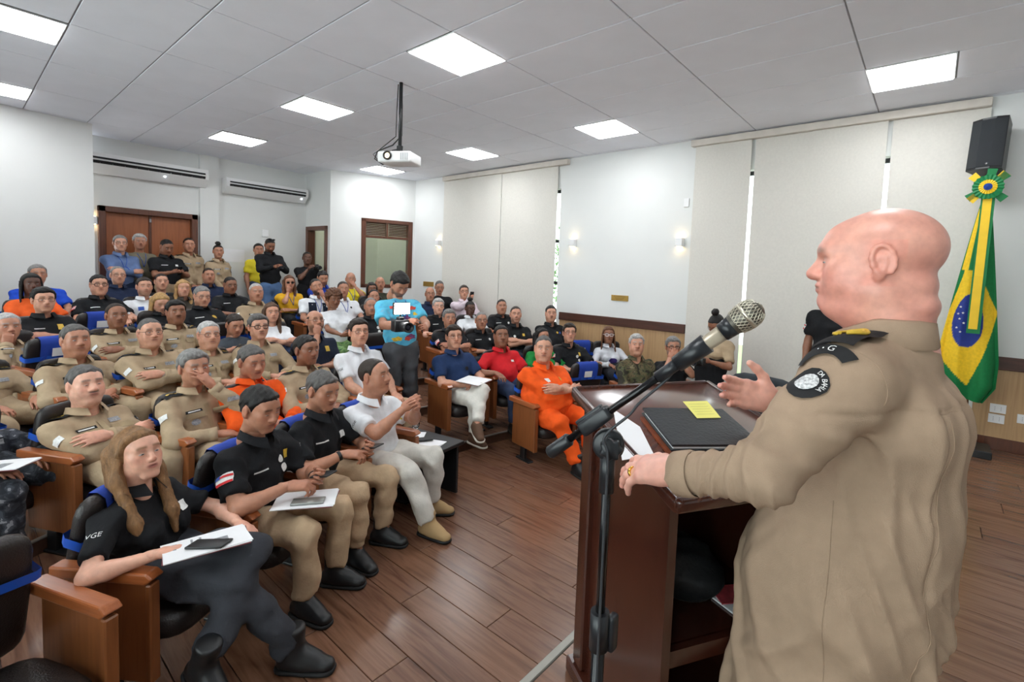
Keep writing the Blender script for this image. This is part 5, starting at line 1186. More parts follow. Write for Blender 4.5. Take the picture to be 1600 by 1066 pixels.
# ================================================================== THE SPEAKER AT THE LECTERN (modelled in world coordinates)
SR = A3(0.80, -4.25, STG)
root = thing('person', 'speaker in khaki uniform at the lectern, one hand raised', 'person', tuple(SR))
Zv = A3(0, 0, 1.0)
Ft = unit(A3(0.15, 0.99, 0)); Xt = np.cross(Ft, Zv)
HF = unit(-AX_R*0.86+AX_F*0.50+A3(0, 0, 0.05)); RHs = frame(HF, Zv); Hc = A3(0.790, -4.218, 1.905); HS = A3(1.12, 1.15, 1.06)
HEADV['spk'] = {'jaw': 1.08, 'fat': 0.6, 'nose': 1.08}
pr = head_prims(HEADV['spk'])
pr = [p for p in pr if not (isinstance(p, Ell) and abs(abs(p.c[0])-0.083) < 0.02 and abs(p.c[1]) < 0.02 and p.r[0] < 0.012)]
pr += [Ell((0, -0.030, 0.040), (0.084, 0.098, 0.086), 0.02), Ell((0, -0.075, -0.045), (0.060, 0.035, 0.030), 0.02), Ell((0, -0.085, -0.092), (0.064, 0.030, 0.022), 0.014), Cap((0, -0.03, -0.07), (0, -0.045, -0.21), 0.070, 0.076, 0.04), Ell((0, 0.018, -0.104), (0.054, 0.052, 0.030), 0.04), Ell((0, 0.083, -0.090), (0.022, 0.018, 0.016), 0.014), Ell((0, 0.099, -0.0520), (0.022, 0.0085, 0.0058), 0.005), Ell((0, 0.0975, -0.0635), (0.019, 0.0088, 0.0066), 0.005), Ell((0, 0.088, 0.036), (0.040, 0.014, 0.012), 0.02)]
for s in (-1, 1):
    ex = s*0.086
    pts = [(-0.004+0.0195*math.cos(a)*1.0-0.004*math.sin(a), 0.006+0.033*math.sin(a)) for a in np.linspace(-0.9, 4.0, 11)]
    pr.append(Ell((ex, -0.012, 0.002), (0.0075, 0.018, 0.030), 0.008))
    for (y0, z0), (y1, z1) in zip(pts[:-1], pts[1:]): pr.append(Cap((ex+s*0.004, -y0-0.014, z0), (ex+s*0.004, -y1-0.014, z1), 0.0050, 0.0050, 0.004))
    pr += [Ell((ex+s*0.001, -0.004, -0.028), (0.0065, 0.010, 0.012), 0.008), Ell((ex+s*0.010, -0.006, -0.002), (0.006, 0.008, 0.012), 0.006, sub=True), Cap((ex+s*0.003, -0.016, 0.016), (ex+s*0.003, -0.012, -0.012), 0.0045, 0.004, 0.005), Ell((ex+s*0.001, 0.006, -0.004), (0.006, 0.005, 0.007), 0.006)]
V, F = SDF(pr).mesh(0.0034)
sk = L(222, 160, 142)
Ch = face_cols(V, sk, L(120, 100, 90), brow=0.55, lip=0.45)
# blotchy skin; nape darker, lower face redder
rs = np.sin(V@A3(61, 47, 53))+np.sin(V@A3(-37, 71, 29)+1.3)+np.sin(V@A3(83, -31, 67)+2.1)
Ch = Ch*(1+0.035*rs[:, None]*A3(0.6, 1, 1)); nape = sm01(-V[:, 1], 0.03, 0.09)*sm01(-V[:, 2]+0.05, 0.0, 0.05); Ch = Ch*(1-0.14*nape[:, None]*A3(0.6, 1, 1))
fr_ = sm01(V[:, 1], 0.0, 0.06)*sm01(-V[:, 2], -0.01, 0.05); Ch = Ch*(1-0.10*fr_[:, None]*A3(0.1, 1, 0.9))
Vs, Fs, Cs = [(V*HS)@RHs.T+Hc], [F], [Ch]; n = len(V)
for s in (-1, 1):
    ev = EYE[0].copy()*A3(1, 1, 0.75)+A3(s*0.031, 0.0826, 0.0035); ev[:, 1] -= np.abs(ev[:, 0]-s*0.031)*0.18
    Vs.append((ev*HS)@RHs.T+Hc); Fs.append(EYE[1]+n); Cs.append(EYE[2]); n += len(ev)
# arms
SHLs = A3(0.595, -4.205, 1.630); ELs = A3(0.385, -4.085, 1.450); WLs = A3(0.412, -3.890, 1.385)
SHRs = A3(1.000, -4.270, 1.640); ERs = A3(1.185, -4.145, 1.400); WRs = A3(1.035, -3.955, 1.462)
Ns = A3(0.80, -4.275, 1.725)
bodyp = [Cap(Ns-A3(0, 0, .05), Ns+A3(0, 0, .02), 0.060, 0.058, 0.04), Cap(A3(.8, -4.24, 1.0), A3(.8, -4.25, 1.5), 0.13, 0.13, 0.05), Cap(SHLs, SHRs, 0.05, 0.05, 0.05), Cap(SHLs, ELs, 0.048, 0.045, .03), Cap(ELs, WLs, 0.046, 0.033, .03), Cap(SHRs, ERs, 0.048, 0.045, .03), Cap(ERs, WRs, 0.046, 0.033, .03)]
for s in (-1, 1):
    h_ = A3(.8, -4.23, .0)+Xt*s*0.11; bodyp += [Cap(h_+Zv*1.15, h_+Zv*0.82, 0.09, 0.07, .04), Cap(h_+Zv*0.82, h_+Zv*0.40, 0.06, 0.04, .03)]
V, F = SDF(bodyp).mesh(0.013); Vs.append(V); Fs.append(F+n); Cs.append(np.tile(np.array(sk), (len(V), 1))); n += len(V)
hp = hand_prims(curls=[0.22, 0.26, 0.32, 0.40], spread=0.15, thumb=(0.75, 0.15), fat=1.22)
Vl, Fl = SDF(hp).mesh(0.0032)
handc = np.array(L(224, 166, 148))
def hand_cols(V):
    C = np.tile(handc, (len(V), 1)); tip = sm01(V[:, 1], 0.13, 0.19); kn = np.exp(-((V[:, 1]-0.088)/0.012)**2)*(V[:, 2] > 0.006)
    C = C*(1-(0.16*tip+0.10*kn)[:, None]*A3(0.15, 1, 0.9)); rs = np.sin(V@A3(210, 130, 90))*np.sin(V@A3(90, -160, 120)+1); return C*(1+0.03*rs[:, None])
HL_R = frame(unit(A3(0.14, 0.93, -0.24)), unit(A3(-0.46, 0.12, 0.88))); sc = 1.06
q = (Vl*A3(-1, 1, 1)*sc)@HL_R.T+WLs+A3(0, 0, 0.004); Vs.append(q); Fs.append(Fl[:, ::-1]+n); Cs.append(hand_cols(Vl)); n += len(q)
HLtip = WLs
hp = hand_prims(curls=[0.20, 0.24, 0.26, 0.28], spread=0.05, thumb=(1.05, -0.10), fat=1.18)
Vr, Fr = SDF(hp).mesh(0.0032)
ydir = unit(-AX_R*0.95-AX_F*0.10+AX_U*0.22); thumb_up = unit(AX_U*1.0+AX_R*0.22)
Xh = -thumb_up; Xh = unit(Xh-(Xh@ydir)*ydir); Zh = np.cross(Xh, ydir); HR_R = np.stack([Xh, ydir, Zh], 1)
q = (Vr*1.18)@HR_R.T+WRs; Vs.append(q); Fs.append(Fr+n); Cs.append(hand_cols(Vr)); n += len(q)
me = npmesh('body', np.concatenate(Vs)-SR, np.concatenate(Fs), True, np.concatenate(Cs)); link('body', me, mat_attr('skin_speaker', 0.36, sss=0.08, bump=0.10, bscale=420), root)
# ---- uniform shirt
m_kh = mat('speaker_khaki', L(163, 139, 117), 0.85, var=0.05, vscale=30, bump=0.20, bscale=420, spec=0.25)
c0 = A3(0.80, -4.25, 0)
def at(x, y, z): return c0+Xt*x+Ft*y+Zv*z
sp = [Cap(at(0, -0.005, 1.47), at(0, 0.0, 1.30), 0.185, 0.195, 0.08, Ft, 1.18), Cap(at(0, 0.03, 1.28), at(0, 0.05, 1.08), 0.205, 0.222, 0.10, Ft, 1.02), Cap(at(-0.02, 0.055, 1.06), at(-0.07, 0.085, 0.52), 0.210, 0.222, 0.10, Ft, 1.0),
      Cap(at(-0.09, -0.055, 1.53), at(0.09, -0.055, 1.53), 0.115, 0.115, 0.08), Cap(SHLs, SHRs, 0.075, 0.075, 0.07), Cap(Ns-Zv*0.045, SHLs+Zv*0.004, 0.078, 0.070, 0.05), Cap(Ns-Zv*0.045, SHRs+Zv*0.004, 0.078, 0.070, 0.05)]
for S_, E_, W_ in ((SHLs, ELs, WLs), (SHRs, ERs, WRs)):
    mid = S_+(E_-S_)*0.45
    sp += [Cap(S_, mid, 0.084, 0.076, 0.05), Cap(mid, E_, 0.076, 0.060, 0.04), FCap(E_, E_+(W_-E_)*0.93, 0.060, 0.046, 0.03)]
def fold_wave(ph, sharp=1.6):
    s_ = 0.5+0.5*np.sin(ph); return s_**sharp-0.4
def spk_noise(P):
    rel = P-c0; x = rel@Xt; y = rel@Ft; z = P[..., 2]; a = np.arctan2(x, -y)      # a: angle round the body, 0 at the spine
    o = 0.0
    w1 = 0.8*np.sin(6*z+2*a)+0.5*np.sin(13*z-3*a+1)
    env = 0.35+0.65*(0.5+0.5*np.sin(3.1*a+4.2*z+0.7))
    low = sm01(1.34-z, 0.0, 0.35); o = o-0.026*low*env*fold_wave(9*a+20*z+1.5*w1, 3.0)          # long slanting drapes of the skirt
    o = o-0.016*low*(1.1-env)*fold_wave(30*z-7*a+1.6*w1+1.0, 3.4)                              # crossing creases at the waist
    up = sm01(z, 1.20, 1.36)*(1-sm01(z, 1.56, 1.66)); o = o-0.011*up*fold_wave(12*a+7*z+1.2*w1, 2.6)
    S_, E_, W_ = SHLs, ELs, WLs
    d = unit(W_-E_); t = (P-E_)@d; q = P-E_-t[..., None]*d; rad = np.linalg.norm(q, axis=-1); th_ = np.arctan2(q@np.cross(d, Zv), q[..., 2])
    m_ = sm01(t, -0.07, 0.0)*(1-sm01(t, 0.145, 0.17))*(rad < 0.12); o = o-0.0085*m_*fold_wave(150*t+2.4*th_+1.2*np.sin(2*th_+40*t), 2.2)
    d = unit(E_-S_); t = (P-S_)@d; q = P-S_-t[..., None]*d; rad = np.linalg.norm(q, axis=-1); th_ = np.arctan2(q@np.cross(d, Zv), q[..., 2])
    m_ = sm01(t, 0.06, 0.17)*(1-sm01(t, 0.30, 0.34))*(rad < 0.13); o = o-0.0065*m_*fold_wave(70*t-2.2*th_+1.0*np.sin(th_*2), 2.8)
    pit = np.exp(-(((P-(SHLs+A3(0.05, -0.03, -0.10)))**2).sum(-1))/0.012); o = o-0.008*pit*fold_wave(P@(A3(60, 40, -50)), 2.4)
    back = (y < 0.02)*sm01(z, 0.75, 0.85)*(1-sm01(z, 1.585, 1.60))
    for x0, dep in ((-0.118, 0.0075), (0.118, 0.0060)): o = o+dep*back*np.exp(-((x-x0-0.012*np.sin(3*z))/0.0065)**2)*(0.35+0.65*sm01(z, 1.10, 1.25))   # action-back pleats
    o = o+0.0045*back*np.exp(-((z-1.588)/0.006)**2)
    cr = sm01(z, 0.85, 0.95)*(1-sm01(z, 1.15, 1.25))*(y < 0.05); o = o-0.006*cr*fold_wave(70*z+6*np.sin(2.3*a+0.5)+9*x, 4.0)*np.exp(-((a+0.25)/0.5)**2)
    ax_ = np.exp(-((a+1.15)/0.35)**2)*sm01(z, 0.95, 1.05)*(1-sm01(z, 1.36, 1.44)); o = o-0.010*ax_*fold_wave(38*z+20*a, 3.0)                 # drag lines under the arm
    return o+0.0008*np.sin(P@A3(90, 55, 70))
SDs = SDF(sp, [lambda P: 0.56+0.10*((P-c0)@Ft)-P[..., 2]], spk_noise); V, F = SDs.mesh(0.0062)
shirt = link('uniform_shirt', npmesh('uniform_shirt', V-SR, F), m_kh, root)
def s_part(name, V, F, material, parent=shirt, smooth=True): return link(name, npmesh(name, np.asarray(V)-SR, F, smooth), material, parent)
# collar band round the neck
G = []
for k in range(33):
    a = -2.6+5.2*k/32; dv = -Ft*math.cos(a)+Xt*math.sin(a); front = max(0, -math.cos(a)); rr = 0.088+0.012*front; ctr = Ns+Zv*(0.008-0.045*front)+A3(-.008, .022, 0)
    G.append([ctr+dv*(rr+0.008)-Zv*0.035, ctr+dv*(rr-0.004)+Zv*0.036, ctr+dv*(rr+0.003)+Zv*0.043, ctr+dv*(rr+0.012)+Zv*0.036, ctr+dv*(rr+0.022)-Zv*(0.018+0.02*front), ctr+dv*(rr+0.019)-Zv*(0.024+0.02*front)])
mb = MB(); mb.grid([[p-SR for p in row] for row in G]); mb.build('collar', m_kh, shirt)
# cuffs
for nm, W_, E_ in (('cuff', WLs, ELs), ('cuff', WRs, ERs)):
    d = unit(W_-E_); mb = MB(); mb.tube([W_-d*0.060-SR, W_-d*0.050-SR, W_-d*0.012-SR, W_-d*0.004-SR, W_-d*0.012-SR, W_-d*0.04-SR], [0.050, 0.054, 0.052, 0.049, 0.044, 0.040], n=24, cap=False); mb.build('cuff', m_kh, shirt)
# seams of the back
def seam(name, pts, d, r=0.0012, material=m_kh):
    P = np.array(pts); P, _ = march(SDs, P, unit(d)); mb = MB(); mb.tube([p-unit(d)*0.0005-SR for p in P], r, n=5); return mb.build(name, material, shirt)
bk = unit(-Ft*0.8-Xt*0.6)
seam('back_seam', [at(-0.115-0.02*t, -0.5, 1.58-0.88*t) for t in np.linspace(0, 1, 40)], Ft)
seam('side_seam', [at(-0.6, 0.02-0.02*t, 1.36-0.66*t) for t in np.linspace(0, 1, 30)], Xt)
seam('yoke_seam', [at(-0.16+0.32*t, -0.5, 1.585) for t in np.linspace(0, 1, 24)], Ft)
seam('armhole_seam', [SHLs-Xt*0.3+A3(0, 0, 0)+Xt*0.02+(-Ft*math.cos(a)*0.085+Zv*math.sin(a)*0.085) for a in np.linspace(-0.3, 2.2, 18)], Xt*1.0)
# epaulette with gold wreath, sleeve tab, round badge
ax1 = unit(SHLs-Ns); ax1 = unit(ax1-Zv*(ax1@Zv)); sid = np.cross(Zv, ax1)
ec = Ns+ax1*0.172+Zv*0.25+Ft*0.015
V, F = decal(SDs, ec, ax1, sid, -Zv, 0.185, 0.088, 18, 12, 'rect', 0.014); ep = s_part('epaulette', V, F, m_patchblk)
for k, rr in ((0, 0.030), (1, 0.023)):
    pts = [ec+ax1*(0.012+rr*1.5*math.cos(a))+sid*rr*math.sin(a) for a in np.linspace(0.35, 2*PI-0.35, 24)]; P = np.array(pts); P, _ = march(SDs, P, -Zv); mb = MB(); mb.tube([p+Zv*0.018-SR for p in P], 0.0042, n=5); mb.build('gold_wreath', m_gold, ep)
V, F = decal(SDs, ec+ax1*0.012, ax1, sid, -Zv, 0.034, 0.026, 4, 4, 'disc', 0.019); s_part('gold_emblem', V, F, m_gold, ep)
armax = unit(SHLs-ELs); outd = unit(-AX_R*0.80+AX_U*0.42-AX_F*0.42); outd = unit(outd-(outd@armax)*armax*0.9); sd_ = unit(np.cross(armax, outd)); up_ = np.cross(outd, sd_)
# shoulder tab: curved black strip with white lettering
tc_ = SHLs+outd*0.25+armax*0.015
Vt = []; n1 = 22
for i in range(n1):
    a = -1.15+1.75*i/(n1-1)
    for r_ in (0.058, 0.070, 0.082, 0.090): Vt.append(tc_-up_*0.085+sd_*r_*math.sin(a)+up_*r_*math.cos(a))
P, _ = march(SDs, np.array(Vt), -outd); P = P+outd*0.006
s_part('shoulder_tab', P, [(i*4+j, i*4+j+1, (i+1)*4+j+1, (i+1)*4+j) for i in range(n1-1) for j in range(3)], m_patchblk)
for s_, a in (('.', -0.45), ('.', -0.30), ('G', -0.05)):
    u_ = sd_*math.cos(a)-up_*math.sin(a); v_ = sd_*math.sin(a)+up_*math.cos(a); V, F = text_on(SDs, s_, tc_-up_*0.085+v_*0.074, u_, v_, -outd, 0.018 if s_ != '.' else 0.004, 0.009); s_part('lettering', V, F, m_patchwht, smooth=False)
bc = SHLs-armax*0.095+outd*0.25
V, F = decal(SDs, bc, sd_, up_, -outd, 0.082, 0.088, 5, 5, 'disc', 0.005); bd = s_part('round_badge', V, F, m_patchblk)
V, F = decal(SDs, bc, sd_, up_, -outd, 0.046, 0.050, 5, 5, 'disc', 0.008); s_part('badge_emblem', V, F, mat('emblem_grey', L(196, 196, 196), 0.7, var=0.5, vscale=160, vdetail=2), bd)
for k, chs in enumerate('DA BAHIA'):
    if chs == ' ': continue
    a = 0.35+0.21*k; v_ = sd_*math.sin(a)+up_*math.cos(a); u_ = sd_*math.cos(a)-up_*math.sin(a); V, F = text_on(SDs, chs, bc+v_*0.0335, u_, v_, -outd, 0.0095, 0.009); s_part('badge_letter', V, F, m_patchwht, bd, False)
# trousers, shoes, ring
tp = [Cap(at(-.07, 0.04, 0.98), at(.07, 0.04, 0.98), 0.11, 0.11, .06)]
for s in (-1, 1): h_ = A3(.8, -4.23, .0)-Xt*0.03+Ft*0.04+Xt*s*0.10; tp += [Cap(h_+Zv*0.95, h_+Zv*0.80, 0.09, 0.085, .05), FCap(h_+Zv*0.80, h_+Zv*0.40, 0.085, 0.08, .03)]
V, F = SDF(tp, [], wrinkle(0.005, 0.12, 5)).mesh(0.013); s_part('trousers', V, F, m_kh, root)
up, so = shoe_mesh('boot')
for s in (-1, 1):
    A = A3(.8, -4.23, STG+0.09)+Xt*s*0.13-SR; o = link('shoe', up, m_black, root); o.matrix_local = m4(frame(Ft+Xt*s*0.2, Zv), A); link('sole', so, mat('sole_black', L(20, 20, 22), 0.7), o)
# ring on the third finger of the left hand
fr3 = A3(0.010, 0.090, 0.001)+A3(0.0, 0.022, -0.004); M = m4(HL_R, WLs+A3(0, 0, 0.004)+HL_R@(fr3*sc*A3(-1, 1, 1))-SR) @ Matrix.Rotation(PI/2-0.25, 4, 'X')
mb = MB(); nring = 24
mb.lathe([(0.0124, -0.0040), (0.0142, -0.0034), (0.0145, 0), (0.0142, 0.0034), (0.0124, 0.0040)], n=24, M=M); mb.build('ring', mat('gold', L(226, 184, 90), 0.2, metal=1.0), root)
# ================================================================== LECTERN
m_lect = mat_ramp('lectern_wood', [(0.3, L(44, 20, 14)), (0.5, L(64, 30, 20)), (0.7, L(52, 25, 17))], scale=3, detail=6, rough=0.22, stretch=(8, 8, 0.8), coat=0.5)
m_lecttop = mat_ramp('lectern_top_wood', [(0.3, L(66, 34, 26)), (0.5, L(92, 50, 38)), (0.7, L(78, 42, 32))], scale=3, detail=6, rough=0.16, stretch=(0.8, 10, 10), coat=0.5)
LA, LB, LD = A3(0.813, -3.322, 1.42), A3(1.33, -3.631, 1.42), A3(0.386, -3.825, 1.29)
e1 = unit(LB-LA); e2 = unit(LD-LA-((LD-LA)@e1)*e1); e3 = unit(np.cross(e2, e1)); e3 = e3 if e3[2] > 0 else -e3
TW = np.linalg.norm(LB-LA); TD = abs((LD-LA)@e2)
RL = np.stack([e1, -e2, e3], 1)
lc = LA+e1*TW/2+e2*TD/2
h1 = unit(A3(e1[0], e1[1], 0)); h2 = unit(A3(e2[0], e2[1], 0))
lect = thing('lectern', 'dark mahogany lectern with sloping top and open back shelf', 'lectern', (lc[0], lc[1], STG))
LO = A3(lc[0], lc[1], STG)
def LM(p): return m4(RL, A3(p)-LO)
mb = MB(); mb.box((0, 0, -0.014), (TW, TD, 0.028), b=0.006, M=LM(lc), seg=2); top = mb.build('top', m_lecttop, lect)
for nm, x, y, dx, dy in (('edge_rail', -TW/2-0.006, 0, 0.020, TD+0.02), ('edge_rail', TW/2+0.006, 0, 0.020, TD+0.02), ('edge_rail', 0, TD/2+0.006, TW, 0.018), ('edge_rail', 0, -TD/2-0.008, TW+0.03, 0.026)):
    mb = MB(); mb.box((x, y, -0.012 if y > -TD/2 else -0.006), (dx, dy, 0.040), b=0.009, M=LM(lc), seg=2); mb.build(nm, m_lect, top)
BW, BD = TW-0.10, TD-0.16
RV = np.stack([h1, -h2, A3(0, 0, 1)], 1)
bc_ = A3(lc[0], lc[1], STG)+h2*(-0.01)
def BMx(): return m4(RV, bc_-LO)
def zt(y): return lc[2]-STG-0.03+(y)*(LA[2]-LD[2])/TD
def sidepanel(x):
    mb = MB(); P = [(-BD/2, 0.06), (BD/2, 0.06), (BD/2, zt(BD/2)), (-BD/2, zt(-BD/2))]; V = []
    for xx in (x-0.014, x+0.014): V += [BMx() @ Vector((xx, a, b)) for a, b in P]
    mb.add(V, [(0, 1, 2, 3), (7, 6, 5, 4), (0, 4, 5, 1), (1, 5, 6, 2), (2, 6, 7, 3), (3, 7, 4, 0)]); return mb.build('side_panel', m_lect, lect)
sidepanel(-BW/2); sidepanel(BW/2)
mb = MB(); mb.box((0, BD/2+0.006, (0.06+zt(BD/2))/2), (BW+0.05, 0.028, zt(BD/2)-0.06), M=BMx()); mb.build('front_panel', m_lect, lect)
for s in (-1, 1):
    mb = MB(); mb.box((s*(BW/2+0.012), BD/2-0.02, (0.06+zt(BD/2))/2), (0.05, 0.07, zt(BD/2)-0.07), b=0.006, M=BMx()); mb.build('corner_post', m_lect, lect)
mb = MB(); mb.box((0, 0, 0.03), (BW+0.10, BD+0.10, 0.06), b=0.008, M=BMx()); mb.build('plinth', m_lect, lect)
mb = MB(); mb.box((0, 0.02, 0.455), (BW-0.03, BD-0.06, 0.022), M=BMx()); mb.build('shelf', m_lect, lect)
mb = MB(); mb.box((0, -BD/2+0.03, 0.443), (BW-0.03, 0.022, 0.05), M=BMx()); mb.build('shelf_edge', m_lect, lect)
mb = MB(); mb.box((0, -BD/2+0.012, zt(-BD/2)-0.03), (BW-0.03, 0.022, 0.07), M=BMx()); mb.build('apron', m_lect, lect)
# things in the lectern
def obj_at(mb, name, material, label, cat, group=None):
    me = mb.mesh(name); c = Vector((0, 0, 0))
    lo = Vector((1e9,)*3); hi = Vector((-1e9,)*3)
    for v in me.vertices:
        for i in range(3): lo[i] = min(lo[i], v.co[i]); hi[i] = max(hi[i], v.co[i])
    c = Vector(((lo.x+hi.x)/2, (lo.y+hi.y)/2, lo.z)); me.transform(Matrix.Translation(-c)); o = link(name, me, material); o.location = c
    return tag(o, label, cat, group)
def WB(): return m4(RV, bc_)
V, F = SDF([Ell((0.0, 0.02, 0.10), (0.13, 0.10, 0.10), 0.03), Ell((0.06, -0.03, 0.07), (0.09, 0.08, 0.07), 0.03)], [lambda P: -P[..., 2]], wrinkle(0.006, 0.09, 9)).mesh(0.012)
V = V@RV.T+bc_+RV@A3(-0.05, -0.02, 0.468); o = link('bag', npmesh('bag', V-A3(bc_), F), mat('black_nylon', L(22, 24, 27), 0.6, bump=0.3, bscale=60)); o.location = tuple(bc_); tag(o, 'black soft bag on the shelf inside the lectern', 'bag')
mb = MB(); mb.box((0.12, -0.14, 0.471), (0.16, 0.12, 0.006), M=WB() @ Matrix.Rotation(0.15, 4, 'Z')); obj_at(mb, 'paper_pad', mat('paper', L(236, 236, 238), 0.8), 'small white paper pad on the shelf inside the lectern', 'paper')
mb = MB(); mb.box((0.13, -0.06, 0.474), (0.10, 0.09, 0.006), M=WB() @ Matrix.Rotation(-0.2, 4, 'Z')); obj_at(mb, 'leaflet', mat('leaflet_red', L(170, 60, 70), 0.7, var=0.4, vscale=30), 'red and blue leaflet on the shelf inside the lectern', 'leaflet')
# on the lectern top: tray, folder, note, papers
def onp(px, py): # pixel to a point of the sloping top
    d = ray_px(px, py); t = ((lc-CAM)@e3)/(d@e3); return CAM+d*t
def topquad(pts, t0, t1): # slab over a quad of points on the top
    a = [A3(p)+e3*t0 for p in pts]; b = [A3(p)+e3*t1 for p in pts]; mb = MB(); mb.add(a+b, [(3, 2, 1, 0), (4, 5, 6, 7), (0, 1, 5, 4), (1, 2, 6, 5), (2, 3, 7, 6), (3, 0, 4, 7)]); return mb
def loc_t(x, y): return lc+e1*x-e2*y
p0, p1 = onp(1000, 651), onp(1063, 733); fe = unit(p1-p0); fe = unit(-fe); fx = np.cross(fe, e3); fx = fx if fx@e1 > 0 else -fx
fo = p0+fx*0.004; FWd, FHd = 0.30, 0.235
def fq(x0, x1, y0, y1): return [fo+fx*x0-fe*y0, fo+fx*x1-fe*y0, fo+fx*x1-fe*y1, fo+fx*x0-fe*y1]
q = fq(-0.012, 0.30, 0.02, 0.265); mb = topquad(q, 0.001, 0.010); obj_at(mb, 'wooden_tray', mat_ramp('tray_wood', [(0.3, L(112, 52, 26)), (0.7, L(138, 68, 36))], scale=4, rough=0.3, stretch=(2, 10, 10)), 'reddish wooden board beneath the black folder', 'board')
fold = thing('folder', 'black leather folder lying on the lectern', 'folder', tuple(fo))
m_folder = mat('folder_leather', L(34, 38, 43), 0.33, var=0.08, bump=0.15, bscale=90)
for k, (t0, t1, mm, nm, ins) in enumerate(((0.011, 0.015, m_folder, 'back_cover', 0), (0.0155, 0.026, mat('paper', L(236, 236, 238), 0.8), 'pages', 0.008), (0.0265, 0.034, m_folder, 'front_cover', 0))):
    mb = topquad([p-fo for p in fq(ins, FWd-ins*0.2, ins, FHd-ins)], t0, t1); o = mb.build(nm, mm, fold)
n0 = onp(1065, 642); n1_ = onp(1123, 668)
q = [onp(*p)+e3*0.036 for p in ((1064, 642), (1102, 641), (1123, 668), (1086, 669))]
mb = MB(); c = sum(q)/4; mb.add([p for p in q]+[p+e3*0.0006 for p in q], [(3, 2, 1, 0), (4, 5, 6, 7), (0, 1, 5, 4), (1, 2, 6, 5), (2, 3, 7, 6), (3, 0, 4, 7)]); o = obj_at(mb, 'sticky_note', mat('note_yellow', L(232, 226, 122), 0.8, var=0.03), 'yellow sticky note on the black folder', 'note')
m_pencil = mat('pencil_grey', L(196, 192, 110), 0.9)
for k in range(5):
    t = 0.18+0.15*k; a = q[0]*(1-t)+q[3]*t; b = q[1]*(1-t)+q[2]*t; mb = MB(); P0 = a*0.88+b*0.12; P1 = a*0.15+b*0.85; w_ = (q[3]-q[0])*0.02
    ol = Vector(o.location); mb.add([Vector(p+e3*0.0012)-ol for p in (P0, P1, P1+w_, P0+w_)], [(0, 1, 2, 3)]); mb.build('handwriting_line', m_pencil, o)
q = [onp(*p) for p in ((958, 640), (1000, 668), (1022, 712), (972, 720))]; mb = topquad(q, 0.0005, 0.002); obj_at(mb, 'paper_sheet', mat('paper', L(236, 236, 238), 0.8), 'white paper sheet by the left edge of the lectern', 'paper')
# ================================================================== MICROPHONE STAND
m_stand = mat('stand_black', L(30, 33, 37), 0.35, var=0.05); m_tube = mat('stand_tube', L(20, 20, 22), 0.18, metal=0.3)
CL = A3(0.262, -3.795, 1.500); RE = A3(0.205, -3.672, 1.432); MI = A3(0.300, -4.070, 1.790)
st = thing('microphone_stand', 'black boom microphone stand before the lectern', 'microphone stand', (CL[0], CL[1], STG)); SO = A3(CL[0], CL[1], STG)
def sl(p): return tuple(A3(p)-SO)
bd_ = unit(MI-RE)
mb = MB(); mb.tube([sl((CL[0], CL[1], STG+0.16)), sl((CL[0], CL[1], 1.03))], 0.0155, n=14); mb.tube([sl((CL[0], CL[1], 1.0)), sl((CL[0], CL[1], 1.46))], 0.011, n=14); mb.build('pole', m_tube, st)
mb = MB(); mb.tube([sl((CL[0], CL[1], 0.985)), sl((CL[0], CL[1], 1.075))], 0.022, n=14); cl = mb.build('height_clutch', m_stand, st)
mb = MB(); mb.box(sl((CL[0]+0.025, CL[1]-0.02, 1.02)), (0.03, 0.02, 0.085), b=0.006, seg=2); mb.build('clutch_lever', m_stand, cl)
for k in range(3):
    a = 0.5+2*PI*k/3; mb = MB(); mb.tube([sl((CL[0]+0.02*math.cos(a), CL[1]+0.02*math.sin(a), STG+0.24)), sl((CL[0]+0.22*math.cos(a), CL[1]+0.22*math.sin(a), STG+0.012))], 0.009, n=8); g_ = mb.build('leg', m_stand, st)
mb = MB(); mb.tube([sl((CL[0], CL[1], STG+0.15)), sl((CL[0], CL[1], STG+0.27))], 0.024, n=14); mb.build('hub', m_stand, st)
mb = MB(); mb.tube([sl(RE+bd_*0.06), sl(MI-bd_*0.16)], 0.0085, n=14); bo = mb.build('boom', m_tube, st)
mb = MB(); mb.tube([sl(RE), sl(RE+bd_*0.004), sl(RE+bd_*0.062), sl(RE+bd_*0.066)], [0.013, 0.0155, 0.0155, 0.012], n=14); mb.build('counterweight', m_stand, bo)
cp = RE+bd_*((CL-RE)@bd_); tocam = unit(CAM-CL)
Mh = frame(bd_, tocam)
mb = MB(); mb.box((0, 0, 0), (0.034, 0.085, 0.032), b=0.008, M=m4(Mh, cp-SO), seg=2); mb.box((-0.018, -0.005, 0.0), (0.012, 0.075, 0.018), b=0.004, M=m4(Mh, cp-SO), seg=2); mb.build('boom_clamp', m_stand, st)
kc = A3(CL[0], CL[1], 1.470)
def disc(c, ax, prof, n=20):
    R3 = frame(A3(0, 0, 1) if abs(ax[2]) < 0.9 else A3(1, 0, 0), ax); R3 = np.stack([R3[:, 0], np.cross(ax, R3[:, 0]), ax], 1); return prof, m4(R3, A3(c)-SO)
axk = unit(A3(tocam[0], tocam[1], 0.1))
pf, M = disc(kc, axk, [(0.030, -0.014), (0.036, -0.010), (0.036, 0.008), (0.030, 0.012)]); mb = MB(); mb.lathe(pf, 24, M); mb.build('swivel_joint', m_stand, st)
pf, M = disc(kc+axk*0.012, axk, []); V = []; mb = MB()
for zz, sc_ in ((0, 0.9), (0.006, 1.0), (0.020, 1.0), (0.026, 0.85)):
    for k in range(40):
        a = 2*PI*k/40; r_ = (0.0235+0.0028*math.cos(a*7))*sc_; V.append(M @ Vector((r_*math.cos(a)+0.006, r_*math.sin(a)-0.004, zz)))
